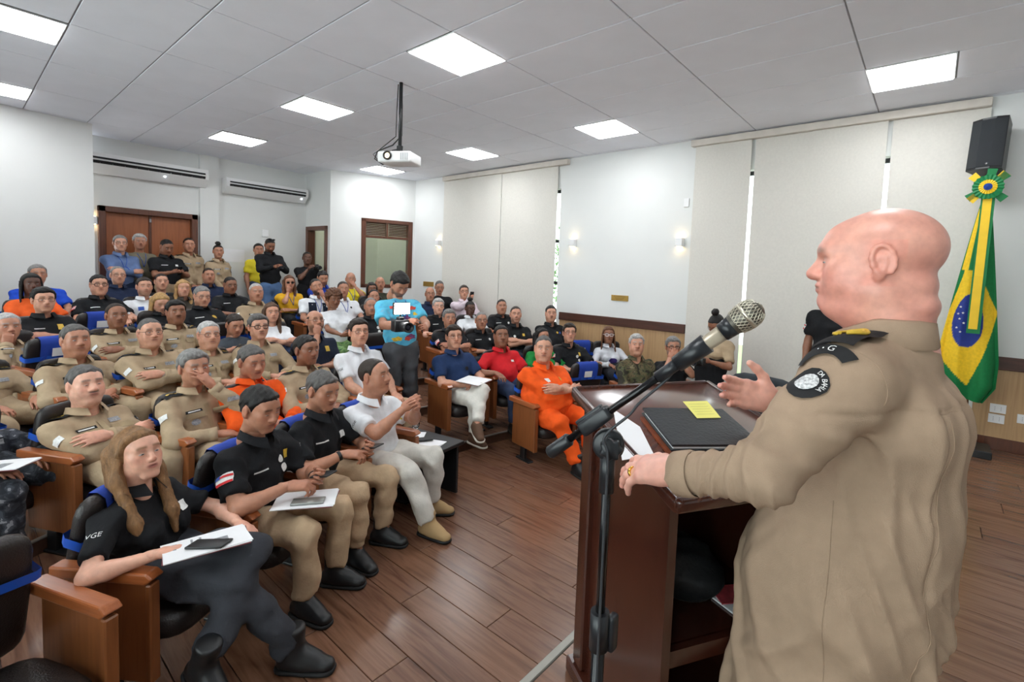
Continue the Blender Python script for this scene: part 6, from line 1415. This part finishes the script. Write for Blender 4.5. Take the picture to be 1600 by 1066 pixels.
mb.add(V, [(i*40+k, i*40+(k+1) % 40, (i+1)*40+(k+1) % 40, (i+1)*40+k) for i in range(3) for k in range(40)]+[tuple(120+k for k in range(40))], True); mb.build('tightening_knob', m_stand, st)
mb = MB(); mb.tube([sl((CL[0], CL[1], 1.36)), sl((CL[0], CL[1], 1.455))], 0.0175, n=16); mb.build('pole_socket', m_stand, st)
# microphone in its clip
mc = thing('microphone', 'beige handheld microphone with silver mesh head on the boom', 'microphone', tuple(MI)); MO = MI
def ml(p): return tuple(A3(p)-MO)
md = bd_
mb = MB(); mb.tube([ml(MI-md*0.165), ml(MI-md*0.155), ml(MI-md*0.06)], [0.012, 0.0135, 0.0165], n=18); mb.build('handle', mat('mic_beige', L(178, 166, 146), 0.35, metal=0.3), mc)
mb = MB(); mb.tube([ml(MI-md*0.064), ml(MI-md*0.040)], [0.0185, 0.0205], n=18); mb.build('switch_ring', m_stand, mc)
V = []; F = []
R3 = frame(md, A3(0, 0, 1)); prof = [(-0.040, 0.0205), (-0.030, 0.0235), (-0.016, 0.0262), (-0.006, 0.0268), (0.004, 0.0258), (0.014, 0.0222), (0.020, 0.0165), (0.024, 0.009), (0.0255, 0.001)]
mb = MB(); n = 28; V = [ml(MI+R3@A3(r_*math.cos(2*PI*k/n), y_, r_*math.sin(2*PI*k/n))) for y_, r_ in prof for k in range(n)]
mb.add(V, [(i*n+k, (i+1)*n+k, (i+1)*n+(k+1) % n, i*n+(k+1) % n) for i in range(len(prof)-1) for k in range(n)], True)
hd_ = mb.build('grille', mat('grille_dark', L(96, 92, 84), 0.4, metal=0.7), mc)
mb = MB(); m_mesh = mat('grille_silver', L(206, 198, 180), 0.28, metal=0.8)
prof2 = np.array(prof)
for k in range(22):
    for dirn in (1, -1):
        pts = []
        for t in np.linspace(0.12, 0.985, 9):
            y_ = -0.040+0.0655*t; r_ = np.interp(y_, prof2[:, 0], prof2[:, 1])+0.0006; a = 2*PI*k/22+dirn*t*1.5; pts.append(ml(MI+R3@A3(r_*math.cos(a), y_, r_*math.sin(a))))
        mb.tube(pts, 0.00085, n=4, cap=False)
o = mb.build('wire_mesh', m_mesh, hd_); o['kind'] = 'stuff'
mb = MB(); mb.tube([ml(MI+md*(-0.011)), ml(MI+md*(-0.004))], 0.0281, n=28); mb.build('grille_band', mat('band_silver', L(206, 198, 180), 0.28, metal=0.8), mc)
mb = MB(); mb.tube([sl(MI-md*0.175), sl(MI-md*0.10)], [0.017, 0.0205], n=16); mb.tube([sl(MI-md*0.225), sl(MI-md*0.165)], [0.013, 0.012], n=14); mb.build('microphone_clip', m_stand, st)
P = [MI-md*0.170, MI-md*0.20-A3(0, 0, 0.018), MI-md*0.27-A3(0, 0, 0.028), cp+bd_*0.10-A3(0, 0, 0.040), cp+bd_*0.03-A3(0, 0, 0.052)+tocam*0.02, CL+tocam*0.045+A3(0, 0, -0.06), CL+tocam*0.035+A3(0, 0, -0.22), CL+tocam*0.03+A3(0, 0, -0.6), A3(CL[0]+tocam[0]*0.03, CL[1]+tocam[1]*0.03, STG+0.02)]
Pc = []
for i in range(len(P)-1):
    for t in np.linspace(0, 1, 6, endpoint=False):
        a = P[max(0, i-1)]; b = P[i]; c = P[i+1]; d = P[min(len(P)-1, i+2)]
        Pc.append(0.5*((2*b)+(c-a)*t+(2*a-5*b+4*c-d)*t*t+(3*b-a-3*c+d)*t**3))
mb = MB(); mb.tube(Pc, 0.0032, n=7); obj_at(mb, 'microphone_cable', mat('cable_grey', L(52, 54, 58), 0.5), 'grey microphone cable hanging from the boom', 'cable')
# ================================================================== WALL AND CEILING FITTINGS
def ac(label, x0, x1, z0, z1, y, led):
    t = thing('air_conditioner', label, 'air conditioner', ((x0+x1)/2, y, z0), 0, 'wall air conditioners'); w_ = x1-x0; h_ = z1-z0; mb = MB()
    prof = [(0.0, 0.0), (-0.10, 0.0), (-0.235, h_*0.42), (-0.255, h_*0.70), (-0.225, h_*0.97), (0.0, h_)]
    V = [(sx*w_/2, a, b) for sx in (-1, 1) for a, b in prof]; n = len(prof)
    mb.add(V, [tuple(range(n)), tuple(range(2*n-1, n-1, -1))]+[(i, n+i, n+(i+1) % n, (i+1) % n) for i in range(n)]); mb.build('casing', m_white, t)
    for k, (a, b) in enumerate((((-0.236, h_*0.44), (-0.254, h_*0.58)), ((-0.2565, h_*0.66), (-0.250, h_*0.76)))):
        mb = MB(); mb.add([(-w_/2+0.05, a[0]-.003, a[1]), (w_/2-0.05, a[0]-.003, a[1]), (w_/2-0.05, b[0]-.003, b[1]), (-w_/2+0.05, b[0]-.003, b[1])], [(0, 1, 2, 3)]); o = mb.build('air_outlet', m_black, t)
        if k == 0:
            for i in range(12):
                xx = -w_/2+0.10+(w_-0.2)*i/11; mb = MB(); mb.box((xx, a[0]-.004, (a[1]+b[1])/2), (0.004, 0.012, b[1]-a[1])); mb.build('vane', m_metal, o)
    mb = MB(); mb.box((0, -0.250, h_*0.62), (w_-0.10, 0.02, 0.008), b=0.002); mb.build('louvre', m_white, t)
    mb = MB(); mb.lathe([(0.012, -0.002), (0.012, 0.002)], 12, Matrix.Translation((led, -0.195, h_*0.26)) @ Matrix.Rotation(PI/2+0.6, 4, 'X')); mb.build('indicator_light', mat('led_white', (0.8, 0.9, 1), 0.4, var=0, emit=12), t)
ac('long white air conditioner above the double door', 0.45, 2.28, 3.13, 3.44, 5.965, 0.30)
ac('shorter white air conditioner right of the pillar', 2.56, 4.03, 3.09, 3.37, 5.965, 0.62)
def sconce(label, loc, rz):
    t = thing('wall_sconce', label, 'wall lamp', loc, rz, 'small white wall sconces'); mb = MB(); mb.box((0, -0.045, 0), (0.10, 0.08, 0.12), b=0.006); mb.build('housing', m_white, t)
    for z in (-0.061, 0.061):
        mb = MB(); mb.box((0, -0.045, z), (0.07, 0.05, 0.004)); mb.build('bulb', mat('warm_bulb', (1.0, 0.72, 0.36), 0.5, var=0, emit=14), t)
sconce('small wall sconce right of the far corner', (XW, 3.575, 2.385), -PI/2); sconce('small wall sconce right of the far blind', (XW, 0.20, 2.357), -PI/2); sconce('small wall sconce left of the near blind', (XW, -1.60, 2.351), -PI/2); sconce('small wall sconce left of the double door', (0.775, 5.965, 2.40), 0)
# projector hanging from the ceiling
t = thing('projector', 'white ceiling projector hanging on a black pole', 'projector', (2.27, -0.02, 2.90))
Mp = Matrix.Rotation(math.radians(-62), 4, 'Z')
mb = MB(); mb.box((0, 0, 0.055), (0.36, 0.26, 0.11), b=0.02, M=Mp, seg=2); body = mb.build('housing', m_white, t)
mb = MB(); mb.lathe([(0.042, -0.005), (0.045, 0.02), (0.038, 0.028), (0.036, 0.015)], 20, Mp @ Matrix.Translation((-0.06, -0.13, 0.06)) @ Matrix.Rotation(PI/2, 4, 'X')); mb.build('lens_ring', m_black, body)
mb = MB(); mb.lathe([(0.030, 0.010), (0.020, 0.020), (0.0, 0.022)], 16, Mp @ Matrix.Translation((-0.06, -0.13, 0.06)) @ Matrix.Rotation(PI/2, 4, 'X')); mb.build('lens', mat('lens_glow', (1.0, 0.8, 0.5), 0.2, var=0, emit=3), body)
for i in range(5):
    mb = MB(); mb.box((0.08+i*0.018, -0.131, 0.055), (0.008, 0.006, 0.07), M=Mp); mb.build('vent_slot', mat('vent_grey', L(170, 170, 172), 0.5), body)
for i in range(6):
    mb = MB(); mb.box((-0.181, -0.07+i*0.028, 0.055), (0.006, 0.012, 0.06), M=Mp); mb.build('vent_slot', mat('vent_grey', L(170, 170, 172), 0.5), body)
mb = MB(); mb.tube([(0, 0, 0.15), (0, 0, H-2.90)], 0.018, n=12); mb.build('pole', m_black, t)
mb = MB(); mb.box((0, 0, 0.125), (0.14, 0.10, 0.03), b=0.006); mb.box((0, 0, 0.16), (0.05, 0.05, 0.06), b=0.006); mb.build('bracket', m_black, t)
mb = MB(); mb.tube([(0.02, 0.02, H-2.92), (0.03, 0.02, 0.6), (0.025, 0.01, 0.3), (-0.03, 0.08, 0.20), (-0.14, 0.18, 0.13), (-0.16, 0.20, 0.05), (-0.10, 0.15, 0.0), (-0.06, 0.10, 0.02)], 0.007, n=6); mb.tube([(-0.02, 0.02, H-2.92), (-0.03, 0.02, 0.55), (-0.03, 0.03, 0.28), (-0.10, 0.13, 0.18), (-0.18, 0.20, 0.09), (-0.13, 0.17, 0.03)], 0.005, n=6); mb.build('cable', m_black, t)
# loudspeaker on the wall
t = thing('loudspeaker', 'black loudspeaker mounted on the wall above the flag', 'loudspeaker', (5.50, -4.66, 2.93))
Ms = Matrix.Rotation(math.radians(-20), 4, 'Z') @ Matrix.Rotation(math.radians(8), 4, 'Y'); mb = MB(); pts = [(-0.13, -0.13), (-0.16, -0.05), (-0.16, 0.05), (-0.13, 0.13), (0.10, 0.09), (0.10, -0.09)]
mb.prism(pts, 0.02, 0.50, Ms); o = mb.build('cabinet', m_black, t)
mb = MB(); mb.prism([(-0.136, -0.125), (-0.167, -0.048), (-0.167, 0.048), (-0.136, 0.125), (-0.12, 0.12), (-0.12, -0.12)], 0.04, 0.48, Ms); mb.build('grille', mat('speaker_grille', L(40, 44, 48), 0.55, bump=0.6, bscale=700), t)
mb = MB(); mb.tube([(0.0, 0, 0.03), (0.03, 0.0, -0.06), (0.17, 0.0, -0.10)], 0.014, n=8); mb.box((0.19, 0, -0.10), (0.03, 0.10, 0.12), b=0.004); mb.build('bracket', m_metal, t)
mb = MB(); mb.tube([(0.10, -0.04, 0.18), (0.16, -0.10, 0.15), (0.15, -0.10, 0.02), (0.06, -0.03, 0.0), (0.18, -0.02, -0.06)], 0.005, n=6); mb.build('cable', m_black, t)
mb = MB(); mb.lathe([(0.012, 0), (0.010, 0.006)], 12, Ms @ Matrix.Translation((-0.168, -0.03, 0.06)) @ Matrix.Rotation(-PI/2, 4, 'Y')); mb.build('logo_badge', m_metal, t)
# plates
def plate(name, label, cat, y, z, dy, dz, material, x=XW-0.007):
    mb = MB(); mb.box((0, 0, 0), (0.012, dy, dz), b=0.002); o = mb.build(name, material); o.location = (x, y, z); return tag(o, label, cat)
m_brass = mat('brass', L(178, 142, 70), 0.35, metal=0.6, var=0.06)
pq = plate('wall_plaque', 'small brass plaque above the wooden rail', 'plaque', -0.69, 1.525, 0.29, 0.085, m_brass)
for k in range(3):
    mb = MB(); mb.box((-0.0065, 0, 0.022-0.022*k), (0.001, 0.20-0.04*k, 0.005)); mb.build('engraved_line', mat('engraving', L(92, 70, 36), 0.6), pq)
plate('wall_plaque', 'small brass plaque in the far corner behind the audience', 'plaque', 3.90, 1.53, 0.34, 0.10, m_brass)
sw = plate('switch_plate', 'blank white wall plate beside the near blind', 'switch', -1.65, 2.89, 0.075, 0.115, m_white)
for k, (y, z) in enumerate(((-4.905, 0.725), (-4.90, 0.625), (-5.10, 0.66))):
    o = plate('power_outlet', ('upper white double outlet on the wooden panel at right', 'lower white double outlet on the wooden panel at right', 'white outlet at the right picture edge')[k], 'outlet', y, z, 0.115, 0.085, m_white, XW-0.025)
    for dy in (-0.022, 0.022):
        for dz in (-0.015, 0, 0.015): mb = MB(); mb.box((-0.0065, dy, dz), (0.002, 0.005, 0.005)); mb.build('socket_hole', m_patchgry, o)
mb = MB(); mb.box((0, 0, 0), (0.12, 0.03, 0.14), b=0.006); o = mb.build('wall_box', m_white); o.location = (3.30, 5.955, 2.42); tag(o, 'small white box on the back wall above the photographer', 'box')
mb = MB(); mb.box((0, 0, 0), (0.36, 0.004, 0.24)); o = mb.build('wall_notice', mat('paper', L(236, 236, 238), 0.8)); o.location = (2.75, 5.966, 1.95); tag(o, 'white sheet pinned to the back wall beside the pillar', 'notice')
# ================================================================== FLAG
t = thing('flag', 'Brazilian flag draped on a pole beside the near blind', 'flag', (5.36, -4.66, STG))
mb = MB(); mb.tube([(0, 0, 0.03), (0, 0, 2.52)], 0.014, n=10); mb.build('pole', mat('pole_wood', L(120, 84, 50), 0.4), t)
mb = MB(); mb.box((0.05, 0.0, 0.035), (0.34, 0.40, 0.07), b=0.006); mb.box((0.02, 0.02, 0.10), (0.20, 0.22, 0.06), b=0.006); mb.build('base', m_black, t)
# drape: folded cloth, colours follow the cloth's own pattern (u along the fly, v down the hoist)
nv, nu = 150, 170; V = np.zeros((nv, nu, 3)); Cf = np.zeros((nv, nu, 3))
GRN, YEL, BLU, WH = np.array(L(0, 120, 62)), np.array(L(244, 200, 32)), np.array(L(34, 56, 140)), np.array(L(230, 232, 236))
vd = unit(A3(CAM[0]-5.36, CAM[1]+4.66, 0)); sdv = np.cross(A3(0, 0, 1), vd)
sdv = sdv if sdv@AX_R > 0 else -sdv
for i in range(nv):
    tt = i/(nv-1); z = 2.38-1.86*tt; hw = 0.028+0.185*min(1, tt*1.25)**0.9; sh = -0.035*tt
    if tt > 0.92: hw *= 1-0.35*((tt-0.92)/0.08)
    for j in range(nu):
        u_ = j/(nu-1)*2*PI; a = u_; x_ = hw*math.cos(a); dp = 0.42*hw*math.sin(a)+0.10*hw*math.sin(a*6+3*tt)*(0.3+tt)
        fx_ = x_+0.03*hw*math.sin(a*9+2)
        V[i, j] = sdv*(fx_+sh)+vd*(dp)+A3(0, 0, z-0.03*math.cos(a)*tt)
        s_ = fx_/max(hw, 0.02); c = GRN
        if math.sin(a) > -0.2:
            # yellow lozenge seen folded: between two slanting edges
            if 0.36 < tt < 0.93:
                left = -1.2; right = np.interp(tt, [0.36, 0.44, 0.55, 0.93], [-0.2, 0.55, 1.05, 0.10]); lo_ = np.interp(tt, [0.36, 0.78, 0.93], [-0.75, -1.3, 0.05])
                if lo_ < s_ < right: c = YEL
                if ((tt-0.61)/0.135)**2+((s_+0.15)/0.62)**2 < 1: c = BLU
            if tt < 0.36 and -0.95 < s_ < -0.55 and tt > 0.05: c = YEL
        Cf[i, j] = c
idx = np.arange(nv*nu).reshape(nv, nu); Fq = np.stack([idx[:-1, :-1], idx[1:, :-1], idx[1:, 1:], idx[:-1, 1:]], -1).reshape(-1, 4)
fl = link('cloth', npmesh('cloth', V.reshape(-1, 3), Fq, True, Cf.reshape(-1, 3)), mat_attr('flag_cloth', 0.75, bump=0.2, bscale=200), t)
for k, (s_, tt) in enumerate(((-0.55, 0.54), (-0.40, 0.57), (-0.50, 0.60), (-0.30, 0.62), (-0.55, 0.645), (-0.38, 0.665), (-0.60, 0.575))):
    z = 2.38-1.86*tt; hw = 0.028+0.185*min(1, tt*1.25)**0.9; p = sdv*(s_*hw-0.035*tt)+vd*(0.42*hw*math.sqrt(1-s_*s_)+0.035)+A3(0, 0, z)
    mb = MB(); pts = []
    for q_ in range(10):
        a = PI/2+2*PI*q_/10; r_ = 0.012 if q_ % 2 == 0 else 0.005; pts.append(Vector(p+sdv*r_*math.cos(a)+A3(0, 0, 1)*r_*math.sin(a)))
    mb.add(pts, [tuple(range(10))]); mb.build('star', m_patchwht, fl)
# sash with rosette
rib = thing('rosette', 'green and yellow rosette sash tied to the flag pole', 'rosette', (5.36, -4.66, STG))
RZ = 2.47
def rb(mb, pts, w_):
    G = [[p-sdv*w_/2, p+sdv*w_/2] for p in pts]; mb.add([q for g in G for q in g], [(2*i, 2*i+1, 2*i+3, 2*i+2) for i in range(len(pts)-1)])
m_grn = mat('ribbon_green', L(0, 122, 64), 0.6); m_yel = mat('ribbon_yellow', L(244, 202, 40), 0.6)
for dx, mm, zl, wd_ in ((0.0, m_grn, 1.14, 0.095), (-0.004, m_yel, 1.18, 0.062)):
    mb = MB(); rb(mb, [sdv*(-0.015*k/8+dx+0.01)+vd*(0.05+0.10*min(1, k/5)+(0.006 if mm is m_yel else 0))+A3(0, 0, RZ-(RZ-zl)*k/8) for k in range(9)], wd_); mb.build('sash', mm, rib)
for k, (r_, mm, off) in enumerate(((0.105, m_grn, 0.085), (0.062, m_yel, 0.092), (0.030, m_blue, 0.099))):
    mb = MB(); n = 40; V = [sdv*(r_*(1+0.06*(q_ % 2))*math.cos(2*PI*q_/n))+A3(0, 0, RZ)+A3(0, 0, 1)*(r_*(1+0.06*(q_ % 2))*math.sin(2*PI*q_/n))+vd*(off+0.006*(q_ % 2)) for q_ in range(n)]
    V += [A3(0, 0, RZ)+vd*(off+0.008)]; mb.add(V, [(q_, (q_+1) % n, n) for q_ in range(n)]); mb.build(('outer_pleats', 'inner_pleats', 'centre')[k], mm, rib)
for sx, sz, mm in ((-1, 1, m_yel), (1, 1, m_yel), (-1, -1, m_yel), (1, -1, m_grn), (1, 0.9, m_grn), (-1, -0.7, m_grn), (0.15, 1.1, m_grn)):
    mb = MB(); a = A3(0, 0, RZ)+vd*0.07; d_ = unit(sdv*sx+A3(0, 0, sz)); n_ = np.cross(vd, d_); mb.add([a-n_*0.02, a+n_*0.02, a+d_*0.165+n_*0.035, a+d_*0.165-n_*0.035], [(0, 1, 2, 3)]); mb.build('bow_loop', mm, rib)
# ================================================================== BLACK CHAIR ON THE STAGE
t = thing('side_chair', 'black padded chair on the stage behind the raised hand', 'chair', (2.08, -3.58, STG), math.radians(80))
V, F = pad(0.46, 0.40, 0.06, 3.2); Tb = Matrix.Translation((0, -0.22, 0.80)) @ Matrix.Rotation(math.radians(80), 4, 'X'); mb = MB(); mb.add([Tb @ Vector((x, y, z+0.5*x*x)) for x, y, z in V], F, True); mb.build('backrest', mat('chair_fabric', L(36, 42, 48), 0.7, bump=0.2, bscale=300), t)
V, F = pad(0.47, 0.46, 0.08, 3.5); mb = MB(); mb.add([(x, y, z+0.46) for x, y, z in V], F, True); mb.build('seat', mat('chair_fabric', L(36, 42, 48), 0.7), t)
for sx in (-1, 1):
    for sy in (-1, 1): mb = MB(); mb.tube([(sx*0.19, sy*0.17, 0.44), (sx*0.22, sy*0.20, 0.0)], 0.012, n=8); mb.build('leg', m_black, t)
    mb = MB(); mb.tube([(sx*0.18, -0.18, 0.44), (sx*0.16, -0.23, 0.72)], 0.012, n=8); mb.build('back_support', m_black, t)
# ================================================================== SIDE TABLE AND WHAT LIES ON IT
TA = facing(1.72, -1.15); tb = thing('side_table', 'low black side table at the end of the front row', 'table', (1.74, -1.13, 0), TA)
m_tbl = mat('black_laminate', L(34, 36, 39), 0.4)
mb = MB(); mb.box((0, 0.02, 0.43), (0.40, 0.62, 0.03), b=0.004); mb.build('tabletop', m_tbl, tb)
for sx in (-1, 1): mb = MB(); mb.box((sx*0.17, 0.02, 0.2075), (0.025, 0.54, 0.415), b=0.003); mb.build('side_panel', m_tbl, tb)
mb = MB(); mb.box((0, 0.05, 0.2075), (0.315, 0.02, 0.40)); mb.build('modesty_panel', m_tbl, tb)
MT = Matrix.Translation((1.74, -1.13, 0)) @ Matrix.Rotation(TA, 4, 'Z')
m_paper = mat('paper', L(236, 236, 238), 0.8)
def sheet(mb, x, y, z, a, w_=0.21, h_=0.297, th=0.004): mb.box((0, 0, 0), (w_, h_, th), M=MT @ Matrix.Translation((x, y, z)) @ Matrix.Rotation(a, 4, 'Z')); return mb
for k, (x, y, a, lb) in enumerate(((0.05, 0.12, 0.25, 'lowest white paper on the low black table'), (0.07, 0.10, -0.15, 'slanted white paper on the low black table'), (0.03, -0.10, 0.6, 'rearmost white paper on the low black table'))):
    obj_at(sheet(MB(), x, y, 0.4475+0.0045*k, a), 'paper_sheet', m_paper, lb, 'paper')
mb = MB(); mb.box((0, 0, 0), (0.075, 0.155, 0.009), b=0.003, M=MT @ Matrix.Translation((0.02, 0.08, 0.4665)) @ Matrix.Rotation(0.9, 4, 'Z')); obj_at(mb, 'phone', m_black, 'dark phone lying on papers on the low table', 'phone')
gg = MT @ Vector((-0.10, -0.12, 0.445)); t = thing('drinking_glass', 'stemmed water glass on the low black table', 'glass', tuple(gg))
mb = MB(); mb.lathe([(0.030, 0), (0.030, 0.003), (0.006, 0.008), (0.006, 0.030), (0.024, 0.045), (0.034, 0.070), (0.033, 0.100), (0.031, 0.110), (0.030, 0.110), (0.0315, 0.075), (0.022, 0.050), (0.003, 0.046)], 20); mb.build('bowl', mat('clear_glass', (1, 1, 1), 0.02, var=0, trans=1.0), t)
# ================================================================== HAND-HELD THINGS OF THE FRONT ROW
def local_to(f, p): R_ = f['root']; return Matrix.Translation(R_.location) @ Matrix.Rotation(R_.rotation_euler[2], 4, 'Z') @ p
def lapstack(f, x, y, z, rz, tilt, label, print_=True, n=3):
    R_ = f['root']; M0 = Matrix.Translation(R_.location) @ Matrix.Rotation(R_.rotation_euler[2], 4, 'Z') @ Matrix.Translation((x, y, z)) @ Matrix.Rotation(rz, 4, 'Z') @ Matrix.Rotation(tilt, 4, 'Y')
    t = thing('paper_stack', label, 'papers', tuple(M0.translation)); o_ = M0.translation
    Mi = Matrix.Translation(-o_) @ M0
    for k in range(n): mb = MB(); mb.box((0, 0, 0.003*k), (0.22, 0.30, 0.0028), M=Mi @ Matrix.Rotation(0.05*(k-1), 4, 'Z')); mb.build('sheet', m_paper if k else mat('cover_maroon', L(110, 40, 48), 0.6), t)
    if print_:
        for (a, b, w_, h_, mm) in ((0.03, 0.05, 0.10, 0.05, m_patchgry), (-0.04, -0.02, 0.08, 0.008, m_patchgry), (-0.03, -0.05, 0.10, 0.008, m_patchgry), (-0.06, -0.11, 0.02, 0.02, m_patchgry), (-0.02, -0.11, 0.03, 0.012, m_patchgry)):
            mb = MB(); mb.box((a, b, 0.003*n-0.0008), (w_, h_, 0.0006), M=Mi); mb.build('printed_block', mm, t)
    return M0, 0.003*n
M0, z_ = lapstack(FW, 0.13, 0.34, 0.645, 0.75, -0.12, 'white printed papers on crossed legs in the front row')
mb = MB(); mb.box((0.03, 0.03, z_+0.006), (0.078, 0.155, 0.010), b=0.004, M=M0 @ Matrix.Rotation(-0.7, 4, 'Z'), seg=2); obj_at(mb, 'phone', m_black, 'black phone lying on the papers on crossed legs', 'phone')
M0, z_ = lapstack(FB, 0.06, 0.36, FB['th']+0.035, 0.45, -0.05, 'blank white papers on the lap below the flag sleeve', False)
mb = MB(); mb.box((0.05, 0.02, z_+0.006), (0.075, 0.16, 0.010), b=0.004, M=M0, seg=2); obj_at(mb, 'phone', mat('silver_phone', L(150, 152, 148), 0.3, metal=0.5), 'grey phone lying on the blank lap papers', 'phone')
lapstack(FU, 0.16, 0.36, FU['th']+0.05, 0.5, -0.1, 'printed leaflet on the knees in grey camouflage')
lapstack(FN, 0.02, 0.30, FN['th']+0.07, 0.2, 0.1, 'white papers under the hands of the navy polo', False)
def phone_in(f, side, label, fwd=0.10):
    a = f['ARM'][0 if side == 'R' else 1]; p = a[2]+a[3]*fwd+A3(0, 0, 0.02); R3 = frame(unit(A3(-0.3*(1 if side == 'R' else -1), 0.8, 0.25)), A3(0, -0.45, 0.9)); mb = MB(); mb.box((0, 0, 0), (0.074, 0.155, 0.009), b=0.003, M=m4(R3, p)); held(f, mb, 'phone', m_black, label, 'phone')
phone_in(FB, 'L', 'phone held above the blank lap papers, front row'); phone_in(FG, 'L', 'phone tapped by the black polo beside the white polo')
# cameras
def video(f, label, lamp=False, sc=1.0, off=(0, 0.10, 0.0)):
    R_, L_ = f['ARM'][0], f['ARM'][1]; c = (R_[2]+L_[2])/2+A3(off); w_ = local_to(f, Vector(c)); t = thing('camera', label, 'camera', tuple(w_), f['root'].rotation_euler[2])
    mb = MB(); mb.box((0, 0, 0), (0.13*sc, 0.09*sc, 0.10*sc), b=0.012*sc, seg=2); mb.box((0, 0, 0.06*sc), (0.05*sc, 0.06*sc, 0.03*sc), b=0.008*sc); b_ = mb.build('camera_body', m_black, t)
    mb = MB(); mb.lathe([(0.036*sc, 0.0), (0.036*sc, 0.07*sc), (0.042*sc, 0.08*sc), (0.042*sc, 0.13*sc), (0.034*sc, 0.13*sc), (0.030*sc, 0.11*sc)], 20, Matrix.Translation((0, 0.04*sc, 0)) @ Matrix.Rotation(-PI/2, 4, 'X')); ln_ = mb.build('lens_barrel', m_black, t)
    mb = MB(); mb.lathe([(0.030*sc, 0.108*sc), (0.015*sc, 0.114*sc), (0.0, 0.115*sc)], 16, Matrix.Translation((0, 0.04*sc, 0)) @ Matrix.Rotation(-PI/2, 4, 'X')); mb.build('front_glass', mat('lens_glass', L(30, 32, 44), 0.08, var=0), ln_)
    if lamp:
        mb = MB(); mb.tube([(0, 0, 0.05), (0, 0.0, 0.11)], 0.008); mb.build('lamp_arm', m_black, t)
        mb = MB(); mb.box((0, 0.02, 0.165), (0.165, 0.03, 0.115), b=0.006); lp = mb.build('led_lamp', m_black, t)
        mb = MB(); mb.box((0, 0.037, 0.165), (0.15, 0.004, 0.10)); mb.build('led_panel', mat('led_panel_glow', (1.0, 0.98, 0.95), 0.4, var=0, emit=45), lp)
    return t
video(FVG, 'video camera with a glowing lamp held by the printed blue t-shirt', True, 1.15, (0.17, 0.03, 0.02))
video(FCM, 'camera of the operator near the doorway', False, 0.9, (-0.04, 0.04, 0.25))
video(FFO, 'camera held by the photographer in khaki shirt', False, 0.85, (0, 0.10, 0.0))
video(FPH, 'camera in the hands of the photographer in black', False, 0.7, (0, 0.06, 0.0))
# sunglasses pushed up on the photographer's head
a, b = glasses_mesh('sun'); o = link('sunglasses', a, m_black, FPH['root']); o.matrix_local = m4(FPH['RH'], FPH['Hc'], FPH['hs']) @ Matrix.Translation((0, -0.045, 0.085)) @ Matrix.Rotation(0.5, 4, 'X'); link('lens', b, m_lens, o)
